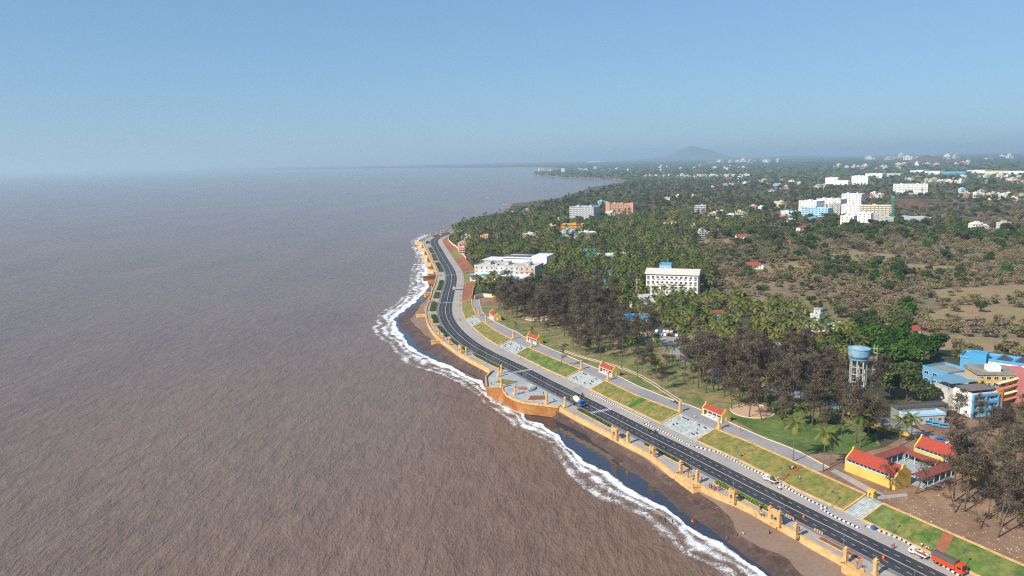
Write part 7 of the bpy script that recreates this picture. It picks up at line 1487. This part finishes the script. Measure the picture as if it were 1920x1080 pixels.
KEYS = ['coconut_palm', 'leafy_tree', 'bright_tree', 'scrub_bush', 'dry_tree', 'date_palm', 'casuarina_tree']
# one single-mesh plant of every variant must stand in the scene for the masses to repeat
px0 = 900
for k in KEYS:
    for i in range(len(SP[k])):
        if not any(o.type == 'MESH' and o.parent is None and o.data == SP[k][i][2] for o in COL.objects):
            pool = pools['wood'] if k != 'date_palm' else pools['scrub']; j = next((n_ for n_, it in enumerate(pool) if it[2] == k), 0); q, s, _k = pool.pop(j)
            tree(k, Vector((q[0], q[1], PZ)), min(s, 1.2), 0, 'at the near edge of the wood', v=i, parts=False)
mass('woodland', pools['wood'] + [(q, s, 'coconut_palm') for q, s in pools['palms']], 'mixed palm and leafy woodland covering the coast plain', 'woodland', KEYS)
mass('scrubland', pools['scrub'], 'dry olive and brown scrub covering the plain', 'scrubland', KEYS)
# far canopy beyond the trees one can tell apart: clumped woods out to the horizon
rg = np.random.default_rng(3); fa = Acc(); farW = [(p.x, p.y) for p in pxs([(1186, 340), (1150, 335.6), (1050, 331.5), (1006, 328), (1010, 322.8), (1045, 320.0), (1065, 317), (1010, 313), (800, 313.5), (600, 316), (560, 316), (560, 314), (900, 307), (1300, 300), (2150, 284), (2150, 360), (2000, 347), (1750, 352), (1560, 352), (1420, 342), (1300, 339), (1190, 343)], 8)]
d = 2800.0; C = []; SZ = []
while d < 24000:
    sp = d * .0135; a = -.4
    while a < .75:
        dd = d + rg.uniform(-.5, .5) * sp * 3; aa = a + rg.uniform(-.5, .5) * sp / d; q = (dd * math.sin(aa), dd * math.cos(aa)); a += sp / d
        if inside(q, farW) and clear(*q): C.append((q[0], q[1])); SZ.append(sp)
    d += sp * 3.0
C = np.array(C); SZ = np.array(SZ); n = len(C); print('far clumps', n, 'wood', len(pools['wood']), 'scrub', len(pools['scrub']), NEARCOUNT)
for k in range(9):
    ang = rg.uniform(0, 6.28, n); rad = SZ * rg.uniform(0, .75, n); hh = rg.uniform(2, 10, n); P3 = np.stack([C[:, 0] + np.cos(ang) * rad, C[:, 1] + np.sin(ang) * rad * 1.5, PZ + hh], 1)
    a_ = rg.normal(size=(n, 3)) * [.5, .5, .4] + [0, -.3, .8]; a_ /= np.linalg.norm(a_, axis=1)[:, None]; b_ = rg.normal(size=(n, 3)) * [1, 1, .25]; b_ -= (b_ * a_).sum(1)[:, None] * a_; b_ /= np.linalg.norm(b_, axis=1)[:, None]; c_ = np.cross(a_, b_)
    s = (SZ * .2 * rg.uniform(.6, 1.5, n))[:, None]; zs = np.minimum(s, 9); V = np.empty((n, 4, 3))
    for j, w in enumerate((-b_, -c_ * .7, b_, c_ * .7)): V[:, j] = P3 + w * np.concatenate([s, s, zs], 1)
    fa.add(V.reshape(-1, 3), np.arange(4 * n).reshape(n, 4), np.repeat(rg.uniform(0, 1, n), 4))
o = link('far_woods', fa.mesh('far_woods', [GREEN])); tag(o, 'dark green canopy of the far woods fading towards the horizon', 'woods', None, 'stuff')

# ================================================================== HAZE
mb = MB(); mb.bx(-40000, 45000, -3000, 50000, -1.5, 330)
hz = bpy.data.materials.new('pale_haze'); hz.use_nodes = True; _t = hz.node_tree; _t.nodes.remove(_t.nodes['Principled BSDF'])
pv = _t.nodes.new('ShaderNodeVolumePrincipled'); pv.inputs['Color'].default_value = (.62, .82, .96, 1); pv.inputs['Density'].default_value = 9e-5; pv.inputs['Anisotropy'].default_value = 0.2
_t.links.new(pv.outputs[0], _t.nodes['Material Output'].inputs['Volume'])
o = mb.build('haze', hz); tag(o, 'pale blue haze over the sea and the far coast', 'haze', None, 'stuff')
